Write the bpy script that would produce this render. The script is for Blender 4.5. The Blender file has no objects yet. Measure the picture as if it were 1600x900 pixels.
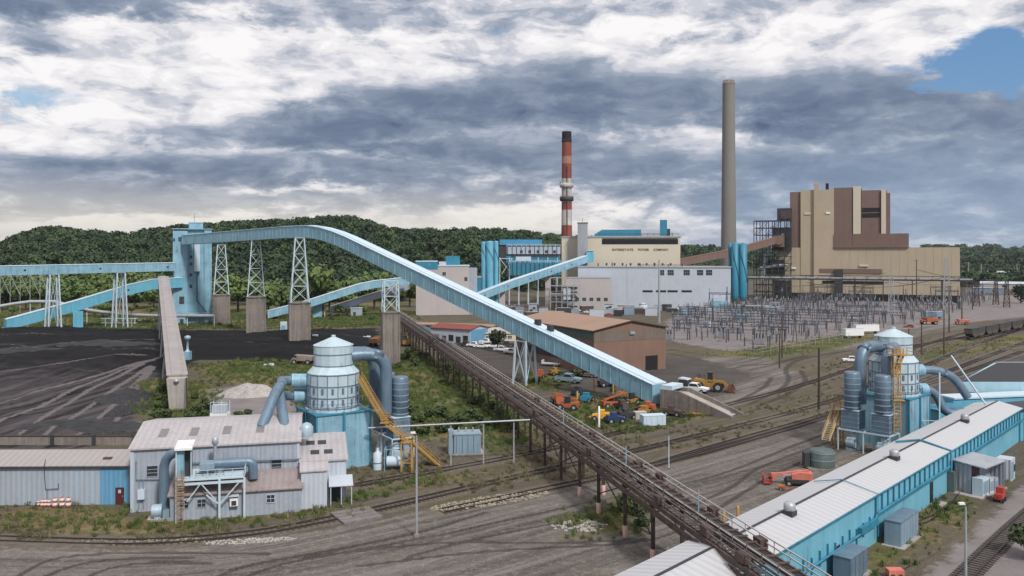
import bpy, math, random
import numpy as np
from mathutils import Vector, Matrix, noise as mnoise

SC = bpy.context.scene
COL = SC.collection
R = math.radians
random.seed(7)
rng = np.random.default_rng(7)

# ---------------------------------------------------------------- camera
CAM_H, F = 34.0, 1300.0                      # eye height (m) and focal length in pixels of a 1600 px wide frame
HORIZON = 395.0
cam_d = bpy.data.cameras.new('camera')
cam_d.sensor_width = 36.0
cam_d.lens = F / 1600.0 * 36.0
cam_d.shift_y = -(450.0 - HORIZON) / 1600.0
cam_d.clip_start = 0.5
cam_d.clip_end = 20000
cam = bpy.data.objects.new('camera', cam_d)
cam.location = (0, 0, CAM_H)
cam.rotation_euler = (R(90), 0, 0)
COL.objects.link(cam)
SC.camera = cam

# ---------------------------------------------------------------- node helper
class S:
    """a socket with arithmetic"""
    def __init__(s, nt, sock): s.nt, s.k = nt, sock
    def _m(s, op, *a):
        n = s.nt.nodes.new('ShaderNodeMath'); n.operation = op
        for i, v in enumerate((s,) + a):
            if isinstance(v, S): s.nt.links.new(v.k, n.inputs[i])
            else: n.inputs[i].default_value = v
        return S(s.nt, n.outputs[0])
    def __add__(s, b): return s._m('ADD', b)
    def __sub__(s, b): return s._m('SUBTRACT', b)
    def __mul__(s, b): return s._m('MULTIPLY', b)
    def __truediv__(s, b): return s._m('DIVIDE', b)
    def __rsub__(s, b): return (s * -1.0) + b
    __radd__ = __add__; __rmul__ = __mul__
    def pow(s, b): return s._m('POWER', b)
    def max(s, b): return s._m('MAXIMUM', b)
    def min(s, b): return s._m('MINIMUM', b)
    def abs(s): return s._m('ABSOLUTE')
    def sin(s): return s._m('SINE')
    def fract(s): return s._m('FRACT')
    def lt(s, b): return s._m('LESS_THAN', b)
    def step(s, a, b):                       # smoothstep
        n = s.nt.nodes.new('ShaderNodeMapRange'); n.interpolation_type = 'SMOOTHSTEP'
        s.nt.links.new(s.k, n.inputs[0]); n.inputs[1].default_value = a; n.inputs[2].default_value = b
        return S(s.nt, n.outputs[0])

def comb(nt, x, y, z=0.0):
    n = nt.nodes.new('ShaderNodeCombineXYZ')
    for i, v in enumerate((x, y, z)):
        if isinstance(v, S): nt.links.new(v.k, n.inputs[i])
        else: n.inputs[i].default_value = v
    return n.outputs[0]
def sep(nt, vec):
    n = nt.nodes.new('ShaderNodeSeparateXYZ'); nt.links.new(vec, n.inputs[0])
    return [S(nt, o) for o in n.outputs]
def noise(nt, vec, scale, detail=4.0, rough=0.55, dist=0.0):
    n = nt.nodes.new('ShaderNodeTexNoise')
    nt.links.new(vec, n.inputs['Vector'])
    n.inputs['Scale'].default_value = scale; n.inputs['Detail'].default_value = detail
    n.inputs['Roughness'].default_value = rough; n.inputs['Distortion'].default_value = dist
    return S(nt, n.outputs[0])
def mix(nt, f, a, b, mode='MIX'):
    n = nt.nodes.new('ShaderNodeMix'); n.data_type = 'RGBA'; n.blend_type = mode
    for sock, v in ((n.inputs[0], f), (n.inputs[6], a), (n.inputs[7], b)):
        if isinstance(v, S): nt.links.new(v.k, sock)
        elif hasattr(v, 'is_linked'): nt.links.new(v, sock)
        elif isinstance(v, (int, float)): sock.default_value = v
        else: sock.default_value = (*v[:3], 1)
    return n.outputs[2]
def scalec(nt, c, k):
    n = nt.nodes.new('ShaderNodeVectorMath'); n.operation = 'SCALE'
    if hasattr(c, 'is_linked'): nt.links.new(c, n.inputs[0])
    else: n.inputs[0].default_value = c[:3]
    if isinstance(k, S): nt.links.new(k.k, n.inputs['Scale'])
    else: n.inputs['Scale'].default_value = k
    return n.outputs[0]
def lin(r, g, b):                            # sRGB bytes -> linear
    f = lambda c: (c / 255 / 12.92) if c <= 10.3 else ((c / 255 + .055) / 1.055) ** 2.4
    return (f(r), f(g), f(b))

# ---------------------------------------------------------------- sky
SUN_EL, SUN_AZ = 46.0, 150.0                 # degrees; azimuth from +Y, negative = left of the view
world = bpy.data.worlds.new('World'); SC.world = world; world.use_nodes = True
nt = world.node_tree; nt.nodes.clear()
out = nt.nodes.new('ShaderNodeOutputWorld'); bg = nt.nodes.new('ShaderNodeBackground')
nt.links.new(bg.outputs[0], out.inputs[0]); bg.inputs[1].default_value = 0.1
tc = nt.nodes.new('ShaderNodeTexCoord').outputs['Generated']
sky = nt.nodes.new('ShaderNodeTexSky'); sky.sky_type = 'NISHITA'; sky.sun_disc = False
sky.sun_elevation = R(SUN_EL); sky.sun_rotation = R(SUN_AZ); sky.altitude = 200
dx, dy, dz = sep(nt, tc)
az = dx._m('ARCTAN2', dy) * 57.2958
el = dz._m('ARCSINE') * 57.2958
den = dz.max(0.0) + 0.16
flat = comb(nt, dx / den, dy / den, 0.0)
w1 = noise(nt, flat, 1.1, 6, .62)
w2 = noise(nt, comb(nt, dx / den + 7.3, dy / den + 3.1), 1.3, 6, .62)
ae = comb(nt, az * 0.075, el * 0.17, 2.0)                     # cloud texture, flattened as low cloud banks look
w4 = noise(nt, ae, 1.3, 10, .6, .5)
w6 = noise(nt, comb(nt, az * 0.075 + 3.0, el * 0.19 + 8.0, 5.0), 3.4, 9, .62, .35)
bil = ((noise(nt, comb(nt, az * 0.10, el * 0.19, 7.0), 2.6, 7, .55) - .5).abs() * 2.0)      # billows: creased dark, rounded bright
w3 = noise(nt, comb(nt, dx / den * 0.6 + 1.7, dy / den + 5.0), 3.4, 9, .62, .5)
azw = az + (w1 - .5) * 12.0 + (w4 - .5) * 7.0 + (w6 - .5) * 5.0
elw = el + (w2 - .5) * 4.0 + (w4 - .5) * 3.6 + (w6 - .5) * 2.6
def blob(px, py, rx, ry, amp, tilt=0.0):
    a0 = math.degrees(math.atan((px - 800) / F)); e0 = math.degrees(math.atan((HORIZON - py) / F * math.cos(R(a0))))
    sx, sy = rx / F * 57.3, ry / F * 57.3
    u, v = azw - a0, elw - e0
    if tilt: v = v - u * tilt
    return ((u / sx).pow(2.0) + (v / sy).pow(2.0))._m('MULTIPLY', -1.0)._m('EXPONENT') * amp
dark = [  # px, py, rx, ry, amount
    (690, 155, 240, 38, .72), (930, 140, 150, 48, .66), (480, 213, 260, 26, .50), (660, 205, 300, 32, .40), (560, 165, 130, 30, .35),
    (1340, 160, 120, 42, .78), (1170, 165, 170, 45, .45), (1480, 215, 190, 34, .42), (1000, 275, 200, 28, .45), (1250, 270, 260, 30, .38),
    (1450, 300, 260, 45, .36), (90, 308, 170, 22, .6), (330, 318, 140, 16, .5), (250, 268, 190, 14, .55), (90, 80, 95, 26, .62), (600, 312, 150, 12, .4), (520, 255, 260, 13, .4),
    (130, 2, 150, 20, .75), (420, 25, 140, 20, .2), (600, 280, 240, 16, .32), (800, 245, 130, 22, .30), (1070, 40, 100, 25, .22), (1270, 60, 160, 50, .12),
    (1560, 170, 80, 30, .30), (820, 300, 150, 14, .22), (1150, 330, 200, 14, .16), (560, 20, 60, 18, .1)]
light = [(260, 125, 250, 80, .62), (560, 80, 190, 45, .36), (1180, 75, 220, 48, .34), (900, 60, 120, 30, .2), (430, 150, 120, 40, .2), (60, 200, 200, 45, .30), (560, 243, 120, 10, .30), (440, 300, 110, 9, .40), (1000, 120, 60, 50, .28),
    (980, 70, 80, 40, .2), (1120, 215, 130, 20, .28), (1440, 55, 55, 40, .40), (820, 215, 90, 14, .3), (840, 320, 140, 12, .25),
    (1450, 372, 120, 10, .35), (1230, 100, 120, 25, .18), (330, 355, 420, 14, .35), (820, 345, 220, 14, .35), (1080, 190, 60, 30, .25), (1560, 20, 70, 40, .25)]
d = S(nt, nt.nodes.new('ShaderNodeValue').outputs[0]); d.k.default_value = 0.34
for b in dark: d = d + blob(*b)
for b in light: d = d - blob(*b)
d = d.max(0.09) - (d - .55).max(0.0) * 0.55 + (w3 - .5) * 0.55 + (w4 - .5) * 0.5 + (w6 - .5) * 1.45 - (bil - .22) * 0.34
d = d - (d - .7).max(0.0) * 0.45
d = d + el.step(19, 45) * -0.25              # overcast sky brightens towards the zenith
cr = nt.nodes.new('ShaderNodeValToRGB'); nt.links.new(d.k, cr.inputs[0])
cr.color_ramp.interpolation = 'EASE'
e = cr.color_ramp.elements
e[0].position, e[0].color = 0.0, (*lin(252, 250, 250), 1)
e[1].position, e[1].color = 1.0, (*lin(84, 98, 124), 1)
for p, c in ((.14, lin(238, 236, 239)), (.32, lin(204, 206, 216)), (.47, lin(166, 175, 191)), (.66, lin(136, 149, 170)), (.84, lin(110, 125, 150))):
    k = e.new(p); k.color = (*c, 1)
cloud = cr.outputs[0]
# cream glow low over the hills on the left, cooler towards the right
cloud = mix(nt, el.step(5.5, 1.2) * az.step(16, -4) * 0.7, cloud, lin(232, 224, 210))
cloud = mix(nt, el.step(9.5, 2.0) * az.step(5, 25) * 0.55, cloud, lin(150, 172, 200))
# blue gaps
def gap(*a): return blob(*a)
hole = gap(1545, 108, 82, 44, 1.3) + gap(1600, 80, 50, 35, .9) + gap(20, 145, 90, 30, .5) + gap(790, 35, 45, 20, .45) + gap(140, 165, 90, 22, .4) + (w3 - .5) * .5 + (w4 - .5) * .6 + (w6 - .5) * 2.0 + (bil - .2) * .45
blue = mix(nt, 0.55, scalec(nt, sky.outputs[0], 0.11), mix(nt, az.step(-20, 20), lin(168, 196, 224), lin(84, 140, 196)))
col = mix(nt, hole.step(.34, .86), cloud, blue)
col = scalec(nt, col, el.step(17, 60) * 0.5 + 10.0)
below = dz.lt(-0.002)
col = mix(nt, below, col, (1.2, 1.15, 1.1))
nt.links.new(col, bg.inputs[0])

sun_d = bpy.data.lights.new('sun', 'SUN'); sun_d.energy = 3.4; sun_d.angle = R(7); sun_d.color = (1, .97, .93)
sun = bpy.data.objects.new('sun', sun_d); COL.objects.link(sun)
sdir = Vector((math.sin(R(SUN_AZ)) * math.cos(R(SUN_EL)), math.cos(R(SUN_AZ)) * math.cos(R(SUN_EL)), math.sin(R(SUN_EL))))
sun.rotation_euler = sdir.to_track_quat('Z', 'Y').to_euler()
SC.view_settings.view_transform = 'Standard'; SC.view_settings.look = 'None'
SC.view_settings.exposure = 0.0; SC.view_settings.gamma = 1.0; SC.view_settings.use_curve_mapping = False
# ---------------------------------------------------------------- pixel <-> ground
def dep(py): return CAM_H * F / (py - HORIZON)                  # distance of the ground seen at that picture row
def g(px, py, z=0.0):
    D = (CAM_H - z) * F / (py - HORIZON)
    return Vector(((px - 800) / F * D, D, z))
def zat(py, D): return CAM_H - (py - HORIZON) * D / F
def at(px, D, z=0.0): return Vector(((px - 800) / F * D, D, z))

# ---------------------------------------------------------------- materials
MATS = {}
def mat(name, c, rough=.6, metal=0.0, dirt=.25, scale=.35, streak=.15, c2=None, ribs=0.0, rib_axis=0, rust=0.0, bump=0.0, rustc=(.12, .05, .025), spec=.4):
    """painted / weathered surface: broad tone changes, vertical runs, optional ribs and rust"""
    if name in MATS: return MATS[name]
    m = bpy.data.materials.new(name); m.use_nodes = True; MATS[name] = m
    t = m.node_tree; p = t.nodes['Principled BSDF']
    p.inputs['Roughness'].default_value = rough; p.inputs['Metallic'].default_value = metal
    p.inputs['Specular IOR Level'].default_value = spec
    o = t.nodes.new('ShaderNodeTexCoord').outputs['Object']
    x, y, z = sep(t, o)
    n1 = noise(t, o, scale, 6, .6)
    n2 = noise(t, comb(t, x * 3.0, y * 3.0, z * streak), 1.0, 5, .6)
    n3 = noise(t, o, scale * 9, 4, .6)
    n4 = noise(t, comb(t, x * 1.1, y * 1.1, z * .05), 1.0, 6, .7)
    c2 = c2 or tuple(v * .45 for v in c)
    f = ((n1 - .45) * 1.6 + (n2 - .45) * 1.5 + (n3 - .5) * .8 + (n4 - .5) * 1.2 + .3).max(0.0).min(1.0) * dirt * 2.0
    col = mix(t, f.min(1.0), c, c2)
    if rust: col = mix(t, ((n2 - .5) * 1.2 + n1).step(.75 - rust * .4, .85), col, rustc)
    if ribs:
        a = (x, y, z)[rib_axis] if rib_axis < 3 else x + y
        s = (a * (6.28318 / ribs)).sin()
        col = mix(t, s.step(.55, .95) * .24, col, tuple(v * .55 for v in c))
        b = t.nodes.new('ShaderNodeBump'); b.inputs['Strength'].default_value = .5; b.inputs['Distance'].default_value = .06
        t.links.new(s.k, b.inputs['Height']); t.links.new(b.outputs[0], p.inputs['Normal'])
    elif bump:
        b = t.nodes.new('ShaderNodeBump'); b.inputs['Strength'].default_value = bump; b.inputs['Distance'].default_value = .1
        t.links.new(n3.k, b.inputs['Height']); t.links.new(b.outputs[0], p.inputs['Normal'])
    t.links.new(col, p.inputs['Base Color'])
    return m
def leafmat(name, c, c2, rough=.65):
    if name in MATS: return MATS[name]
    m = bpy.data.materials.new(name); m.use_nodes = True; MATS[name] = m
    t = m.node_tree; p = t.nodes['Principled BSDF']; p.inputs['Roughness'].default_value = rough
    p.inputs['Specular IOR Level'].default_value = .2
    ge = t.nodes.new('ShaderNodeNewGeometry')
    ri = S(t, ge.outputs['Random Per Island'])
    o = ge.outputs['Position']
    ta = t.nodes.new('ShaderNodeAttribute'); ta.attribute_name = 'tone'; ta = S(t, ta.outputs['Fac'])
    n = noise(t, o, .075, 4, .6) * .65 + noise(t, o, .012, 3, .6) * .35
    t.links.new(mix(t, (ri * .35 + (n - .5) * 2.2 + ta + .32).max(0.0).min(1.0), c, c2), p.inputs['Base Color'])
    return m
def glassmat(name, c=(.02, .025, .03)):
    if name in MATS: return MATS[name]
    m = bpy.data.materials.new(name); m.use_nodes = True; MATS[name] = m
    t = m.node_tree; p = t.nodes['Principled BSDF']; p.inputs['Roughness'].default_value = .12
    o = t.nodes.new('ShaderNodeTexCoord').outputs['Object']
    t.links.new(mix(t, noise(t, o, .8, 3), c, tuple(v * 2.2 for v in c)), p.inputs['Base Color'])
    return m

M_BLUE = mat('blue_paint', (.27, .46, .56), .5, 0, .5, .25, .1, (.14, .27, .35), rust=.2, rustc=(.14, .15, .15))
M_BLUEV = mat('vivid_blue_paint', (.15, .41, .53), .5, 0, .3, .2, .12, (.05, .23, .34))
M_TEAL = mat('teal_paint', (.04, .23, .34), .5, 0, .35, .15, .1, (.015, .1, .17))
M_ROOFW = mat('pale_roof_sheet', (.62, .63, .66), .55, .0, .22, .3, 1, (.42, .42, .44), ribs=.9, rib_axis=0)
M_GROOF = mat('pale_blue_roof_sheet', (.50, .60, .68), .5, 0, .2, .3, 1, (.36, .45, .52))
M_SIDING = mat('grey_siding', (.36, .40, .46), .6, 0, .3, .25, .1, (.20, .22, .25), ribs=.6, rib_axis=3)
M_SIDW = mat('white_siding', (.47, .52, .59), .6, 0, .28, .2, .1, (.38, .38, .41), ribs=.6, rib_axis=3)
M_SIDB = mat('blue_siding', (.13, .33, .50), .6, 0, .25, .2, .1, (.08, .2, .33), ribs=.6, rib_axis=3)
M_STEEL = mat('galvanised_steel', (.42, .44, .47), .45, .3, .3, .6, .2, (.22, .23, .25))
M_WSTEEL = mat('white_blue_steel', (.50, .60, .66), .5, 0, .25, .5, .2, (.3, .36, .4), rust=.2)
M_DSTEEL = mat('dark_rusty_steel', (.035, .027, .025), .75, 0, .4, .6, .3, (.07, .045, .035))
M_RUST = mat('rusty_steel', (.10, .065, .06), .8, 0, .45, .5, .4, (.045, .03, .03), rust=.35)
M_DUCT = mat('blue_grey_duct', (.16, .23, .30), .45, .25, .35, .5, .3, (.08, .12, .165))
M_DUCTL = mat('pale_duct', (.37, .48, .55), .45, .15, .3, .5, .2, (.18, .25, .3))
M_CONC = mat('stained_concrete', (.25, .215, .19), .85, 0, .5, .12, .08, (.11, .095, .085), bump=.3)
M_CONCL = mat('pale_concrete', (.40, .37, .34), .85, 0, .4, .2, .1, (.2, .18, .165), bump=.3)
M_TAN = mat('tan_cladding', (.42, .35, .255), .7, 0, .3, .05, .1, (.32, .26, .18))
M_BROWN = mat('brown_cladding', (.185, .122, .102), .7, 0, .34, .06, .1, (.115, .075, .062))
M_CREAM = mat('cream_cladding', (.56, .50, .40), .7, 0, .24, .05, .1, (.43, .38, .3))
M_BRICK = mat('brown_brick', (.215, .135, .10), .85, 0, .3, .15, .15, (.15, .08, .06), bump=.2)
M_TANROOF = mat('tan_roof', (.33, .215, .155), .75, 0, .3, .1, 1, (.23, .14, .1), ribs=1.4, rib_axis=0)
M_REDROOF = mat('red_roof', (.23, .055, .04), .7, 0, .4, .2, 1, (.12, .04, .035))
M_STACK = mat('stack_concrete', (.205, .198, .186), .85, 0, .3, .05, .04, (.17, .15, .125))
M_BLACK = mat('black_opening', (.012, .012, .014), .7, 0, .2)
M_DARK = mat('dark_grey_metal', (.05, .052, .058), .6, .1, .35)
M_YEL = mat('yellow_paint', (.42, .26, .08), .5, 0, .3, .8, .3, (.36, .19, .05), rust=.15)
M_YELM = mat('machine_yellow', (.36, .19, .035), .55, 0, .5, .8, .3, (.25, .12, .03))
M_ORANGE = mat('orange_paint', (.40, .115, .045), .55, 0, .5, .8, .3, (.33, .08, .03))
M_RED = mat('red_paint', (.40, .055, .04), .5, 0, .3, .8, .3, (.28, .04, .03))
M_CORAL = mat('faded_red_paint', (.60, .20, .15), .6, 0, .4, .8, .3, (.4, .1, .07))
M_WHITE = mat('white_paint', (.76, .76, .76), .45, 0, .15, .8, .3, (.5, .5, .5))
M_TYRE = mat('tyre_rubber', (.02, .02, .021), .85, 0, .3)
M_GLASS = glassmat('dark_glass')
M_WOOD = mat('creosoted_wood', (.045, .034, .028), .85, 0, .4, .8, .3, (.09, .07, .06))
M_POLE = mat('weathered_pole', (.09, .07, .055), .85, 0, .4, .8, .1, (.045, .035, .03))
M_RAIL = mat('rail_steel', (.06, .05, .048), .5, .4, .3, .8, .3, (.03, .02, .018))
M_ROCK = mat('pale_rubble', (.42, .39, .37), .9, 0, .5, .8, 1, (.2, .18, .17), bump=.5)
M_FBLUE = mat('faded_blue_grey', (.22, .31, .38), .55, 0, .3, .4, .2, (.13, .18, .22))
M_GREENG = mat('grey_green_paint', (.10, .13, .12), .6, 0, .35, .5, .2, (.05, .07, .065))
M_DBLUE = mat('dark_blue_paint', (.02, .05, .14), .5, 0, .3)
M_BARK = mat('bark', (.07, .055, .045), .9, 0, .4, 1.5, .2)
M_PINKW = mat('pinkish_cladding', (.44, .40, .39), .65, 0, .22, .1, .1, (.3, .27, .27))

# ---------------------------------------------------------------- mesh builder
class MB:
    def __init__(s): s.v, s.f, s.sm = [], [], []
    def add(s, vs, fs, smooth=False):
        b = len(s.v); s.v += [tuple(q) for q in vs]
        s.f += [tuple(i + b for i in q) for q in fs]; s.sm += [smooth] * len(fs); return s
    def box(s, c, d, rot=0.0):               # centre, full size
        x, y, z = d[0] / 2, d[1] / 2, d[2] / 2
        cs, sn = math.cos(rot), math.sin(rot)
        vs = [(c[0] + a * x * cs - b * y * sn, c[1] + a * x * sn + b * y * cs, c[2] + e * z) for e in (-1, 1) for a, b in ((-1, -1), (1, -1), (1, 1), (-1, 1))]
        return s.add(vs, [(3, 2, 1, 0), (4, 5, 6, 7), (0, 1, 5, 4), (1, 2, 6, 5), (2, 3, 7, 6), (3, 0, 4, 7)])
    def b2(s, x0, x1, y0, y1, z0, z1): return s.box(((x0 + x1) / 2, (y0 + y1) / 2, (z0 + z1) / 2), (abs(x1 - x0), abs(y1 - y0), abs(z1 - z0)))
    def prism(s, poly, axis, a, b):          # poly in the two other axes, extruded a..b along axis
        n = len(poly); vs = []
        for e in (a, b):
            for q in poly: vs.append({0: (e, q[0], q[1]), 1: (q[0], e, q[1]), 2: (q[0], q[1], e)}[axis])
        fs = [tuple(range(n - 1, -1, -1)), tuple(range(n, 2 * n))] + [(i, (i + 1) % n, n + (i + 1) % n, n + i) for i in range(n)]
        return s.add(vs, fs)
    def beam(s, p, q, w, h=None):
        p, q = Vector(p), Vector(q); h = h or w; d = (q - p)
        if d.length < 1e-6: return s
        d.normalize(); u = Vector((0, 0, 1)) if abs(d.z) < .95 else Vector((0, 1, 0))
        x = d.cross(u).normalized() * (w / 2); y = x.cross(d).normalized() * (h / 2)
        vs = [e + a * x + b * y for e in (p, q) for a, b in ((-1, -1), (1, -1), (1, 1), (-1, 1))]
        return s.add(vs, [(3, 2, 1, 0), (4, 5, 6, 7), (0, 1, 5, 4), (1, 2, 6, 5), (2, 3, 7, 6), (3, 0, 4, 7)])
    def tube(s, pts, r, n=12, caps=True):
        pts = [Vector(p) for p in pts]; rs = r if isinstance(r, (list, tuple)) else [r] * len(pts)
        rings, prev = [], None
        for i, p in enumerate(pts):
            t = (pts[min(i + 1, len(pts) - 1)] - pts[max(i - 1, 0)]).normalized()
            if prev is None:
                u = Vector((0, 0, 1)) if abs(t.z) < .9 else Vector((1, 0, 0)); x = t.cross(u).normalized()
            else: x = (prev - t * prev.dot(t)).normalized()
            prev = x; y = t.cross(x)
            rings.append([p + (x * math.cos(k * 2 * math.pi / n) + y * math.sin(k * 2 * math.pi / n)) * rs[i] for k in range(n)])
        vs = [q for rg in rings for q in rg]; fs = []
        for i in range(len(pts) - 1):
            for k in range(n): fs.append((i * n + k, i * n + (k + 1) % n, (i + 1) * n + (k + 1) % n, (i + 1) * n + k))
        s.add(vs, fs, True)
        if caps: s.add(rings[0], [tuple(range(n - 1, -1, -1))]); s.add(rings[-1], [tuple(range(n))])
        return s
    def lathe(s, c, prof, n=24, smooth=True, a0=0.0):     # prof = [(r, z)]
        vs, fs = [], []
        for r, z in prof:
            for k in range(n): vs.append((c[0] + r * math.cos(a0 + k * 2 * math.pi / n), c[1] + r * math.sin(a0 + k * 2 * math.pi / n), c[2] + z))
        for i in range(len(prof) - 1):
            for k in range(n): fs.append((i * n + k, i * n + (k + 1) % n, (i + 1) * n + (k + 1) % n, (i + 1) * n + k))
        s.add(vs, fs, smooth)
        if prof[0][0] > 1e-4: s.add(vs[:n], [tuple(range(n - 1, -1, -1))])
        if prof[-1][0] > 1e-4: s.add(vs[-n:], [tuple(range(n))])
        return s
    def cyl(s, c, r, h, n=16): return s.lathe(c, [(r, 0), (r, h)], n)
    def hcyl(s, p, q, r, n=16): return s.tube([p, q], r, n)
    def build(s, name, m, parent=None, off=None):
        me = bpy.data.meshes.new(name)
        vs = s.v if off is None else [(a - off[0], b - off[1], c - off[2]) for a, b, c in s.v]
        me.from_pydata(vs, [], s.f); me.materials.append(m)
        me.polygons.foreach_set('use_smooth', s.sm)
        me.update()
        o = bpy.data.objects.new(name, me); COL.objects.link(o)
        if parent is not None: o.parent = parent
        return o
def elbow(p0, p1, p2, r, n=6):               # rounded corner p0-p1-p2 for tubes
    p0, p1, p2 = Vector(p0), Vector(p1), Vector(p2)
    a = p1 + (p0 - p1).normalized() * r; b = p1 + (p2 - p1).normalized() * r
    return [a * (1 - t) ** 2 + p1 * 2 * t * (1 - t) + b * t ** 2 for t in [i / n for i in range(n + 1)]]
def pipe_path(pts, r):
    o = [Vector(pts[0])]
    for i in range(1, len(pts) - 1): o += elbow(pts[i - 1], pts[i], pts[i + 1], r)
    return o + [Vector(pts[-1])]

def tag(o, label=None, cat=None, group=None, kind=None):
    if label: o['label'] = label
    if cat: o['category'] = cat
    if group: o['group'] = group
    if kind: o['kind'] = kind
    return o
def thing(name, label, cat, loc=(0, 0, 0), rotz=0.0, group=None):
    o = bpy.data.objects.new(name, None); COL.objects.link(o)
    o.empty_display_size = .5
    o.location = loc; o.rotation_euler = (0, 0, rotz)
    return tag(o, label, cat, group)
def dup(root, loc, rotz=None, label=None, scale=None):
    def cp(o, par):
        c = o.copy(); COL.objects.link(c); c.parent = par
        for k in list(o.children): cp(k, c)
        return c
    c = cp(root, None); c.location = loc
    if rotz is not None: c.rotation_euler = (0, 0, rotz)
    if scale: c.scale = (scale,) * 3 if not isinstance(scale, tuple) else scale
    if label: c['label'] = label
    return c
class Frame:
    """a facade plane standing on the ground: local x along it, local y away behind it"""
    def __init__(s, px, D, rotz=None):
        a = math.atan((px - 800) / F)
        s.rot = -a if rotz is None else rotz
        s.o = at(px, D); s.u = Vector((math.cos(s.rot), math.sin(s.rot), 0)); s.n = Vector((-math.sin(s.rot), math.cos(s.rot), 0))
    def x(s, px, back=0.0):
        t = (px - 800) / F; o = s.o + s.n * back
        return (t * o.y - o.x) / (s.u.x - t * s.u.y)
    def z(s, px, py, back=0.0):
        D = s.o.y + s.n.y * back + s.u.y * s.x(px, back)
        return zat(py, D)
    def w(s, x, y=0.0, z=0.0): return s.o + s.u * x + s.n * y + Vector((0, 0, z))
# ---------------------------------------------------------------- ground
def smooth01(t): t = np.clip(t, 0, 1); return t * t * (3 - 2 * t)
HILL = [(-150, 400), (0, 388), (30, 372), (75, 362), (130, 366), (200, 372), (250, 364), (300, 358), (350, 354), (420, 351), (500, 347), (545, 343), (580, 354),
        (620, 366), (700, 365), (740, 363), (800, 365), (870, 371), (1000, 388), (1060, 396), (1110, 401), (1180, 401), (1300, 400), (1480, 395), (1560, 394), (1650, 396), (1900, 396)]
HILL = [(a, b + (9 if a < 900 else 0)) for a, b in HILL]
HX, HY = np.array([h[0] for h in HILL], float), np.array([h[1] for h in HILL], float)
def terrain(X, Y):
    """height of the land: the yard is flat, wooded hills rise beyond it"""
    px = 800 + F * X / np.maximum(Y, 1); hy = np.interp(px, HX, HY)
    near = np.interp(px, [-200, 600, 760, 900, 1100, 1500, 1700], [520, 560, 660, 800, 1500, 1900, 1900])
    far = np.interp(px, [-200, 600, 760, 900, 1100, 1500, 1700], [860, 900, 960, 1150, 2300, 3000, 3000])
    top = CAM_H + (HORIZON - hy) * far / F
    h = np.maximum(top, 0) * smooth01((Y - near) / (far - near)) * np.where(Y > far, np.maximum(1 - (Y - far) / 6000, .7), 1)
    return h
nA, nD = 420, 470
As = np.linspace(math.atan(-1150 / F), math.atan(1150 / F), nA)
Ds = np.concatenate([np.geomspace(52, 620, nD - 110), np.geomspace(630, 7000, 110)])
TA = np.tan(As)
GX = Ds[:, None] * TA[None, :]; GY = np.repeat(Ds[:, None], nA, 1)
GZ = terrain(GX, GY)
def fbm(X, Y, s, seed):
    r = np.random.default_rng(seed); out = np.zeros_like(X); a = 1.0
    for o in range(4):
        for k in range(3):
            th = r.uniform(0, 6.28); ph = r.uniform(0, 6.28)
            out += a * np.sin((X * math.cos(th) + Y * math.sin(th)) * s * 2 ** o + ph + 1.3 * np.sin((X * math.sin(th) - Y * math.cos(th)) * s * 2 ** o * .7 + ph * 2))
        a *= .5
    return out / 5
GZ += np.where(GY < 520, 0.12 * fbm(GX, GY, .09, 3) + .05 * fbm(GX, GY, .6, 8), 0) + smooth01((GY - 560) / 300) * 5 * fbm(GX, GY, .012, 5)
def sdist(poly, X, Y):
    """signed distance (inside positive) to a ground polygon given in picture points"""
    P = [tuple(g(*p)[:2]) for p in poly]
    d = np.full(X.shape, 1e9); ins = np.zeros(X.shape, bool)
    for (ax, ay), (bx, by) in zip(P, P[1:] + P[:1]):
        ex, ey = bx - ax, by - ay; t = np.clip(((X - ax) * ex + (Y - ay) * ey) / (ex * ex + ey * ey + 1e-9), 0, 1)
        d = np.minimum(d, np.hypot(X - ax - t * ex, Y - ay - t * ey))
        c = ((ay > Y) != (by > Y)) & (X < (bx - ax) * (Y - ay) / (by - ay + 1e-12) + ax); ins ^= c
    return np.where(ins, d, -d)
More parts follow.
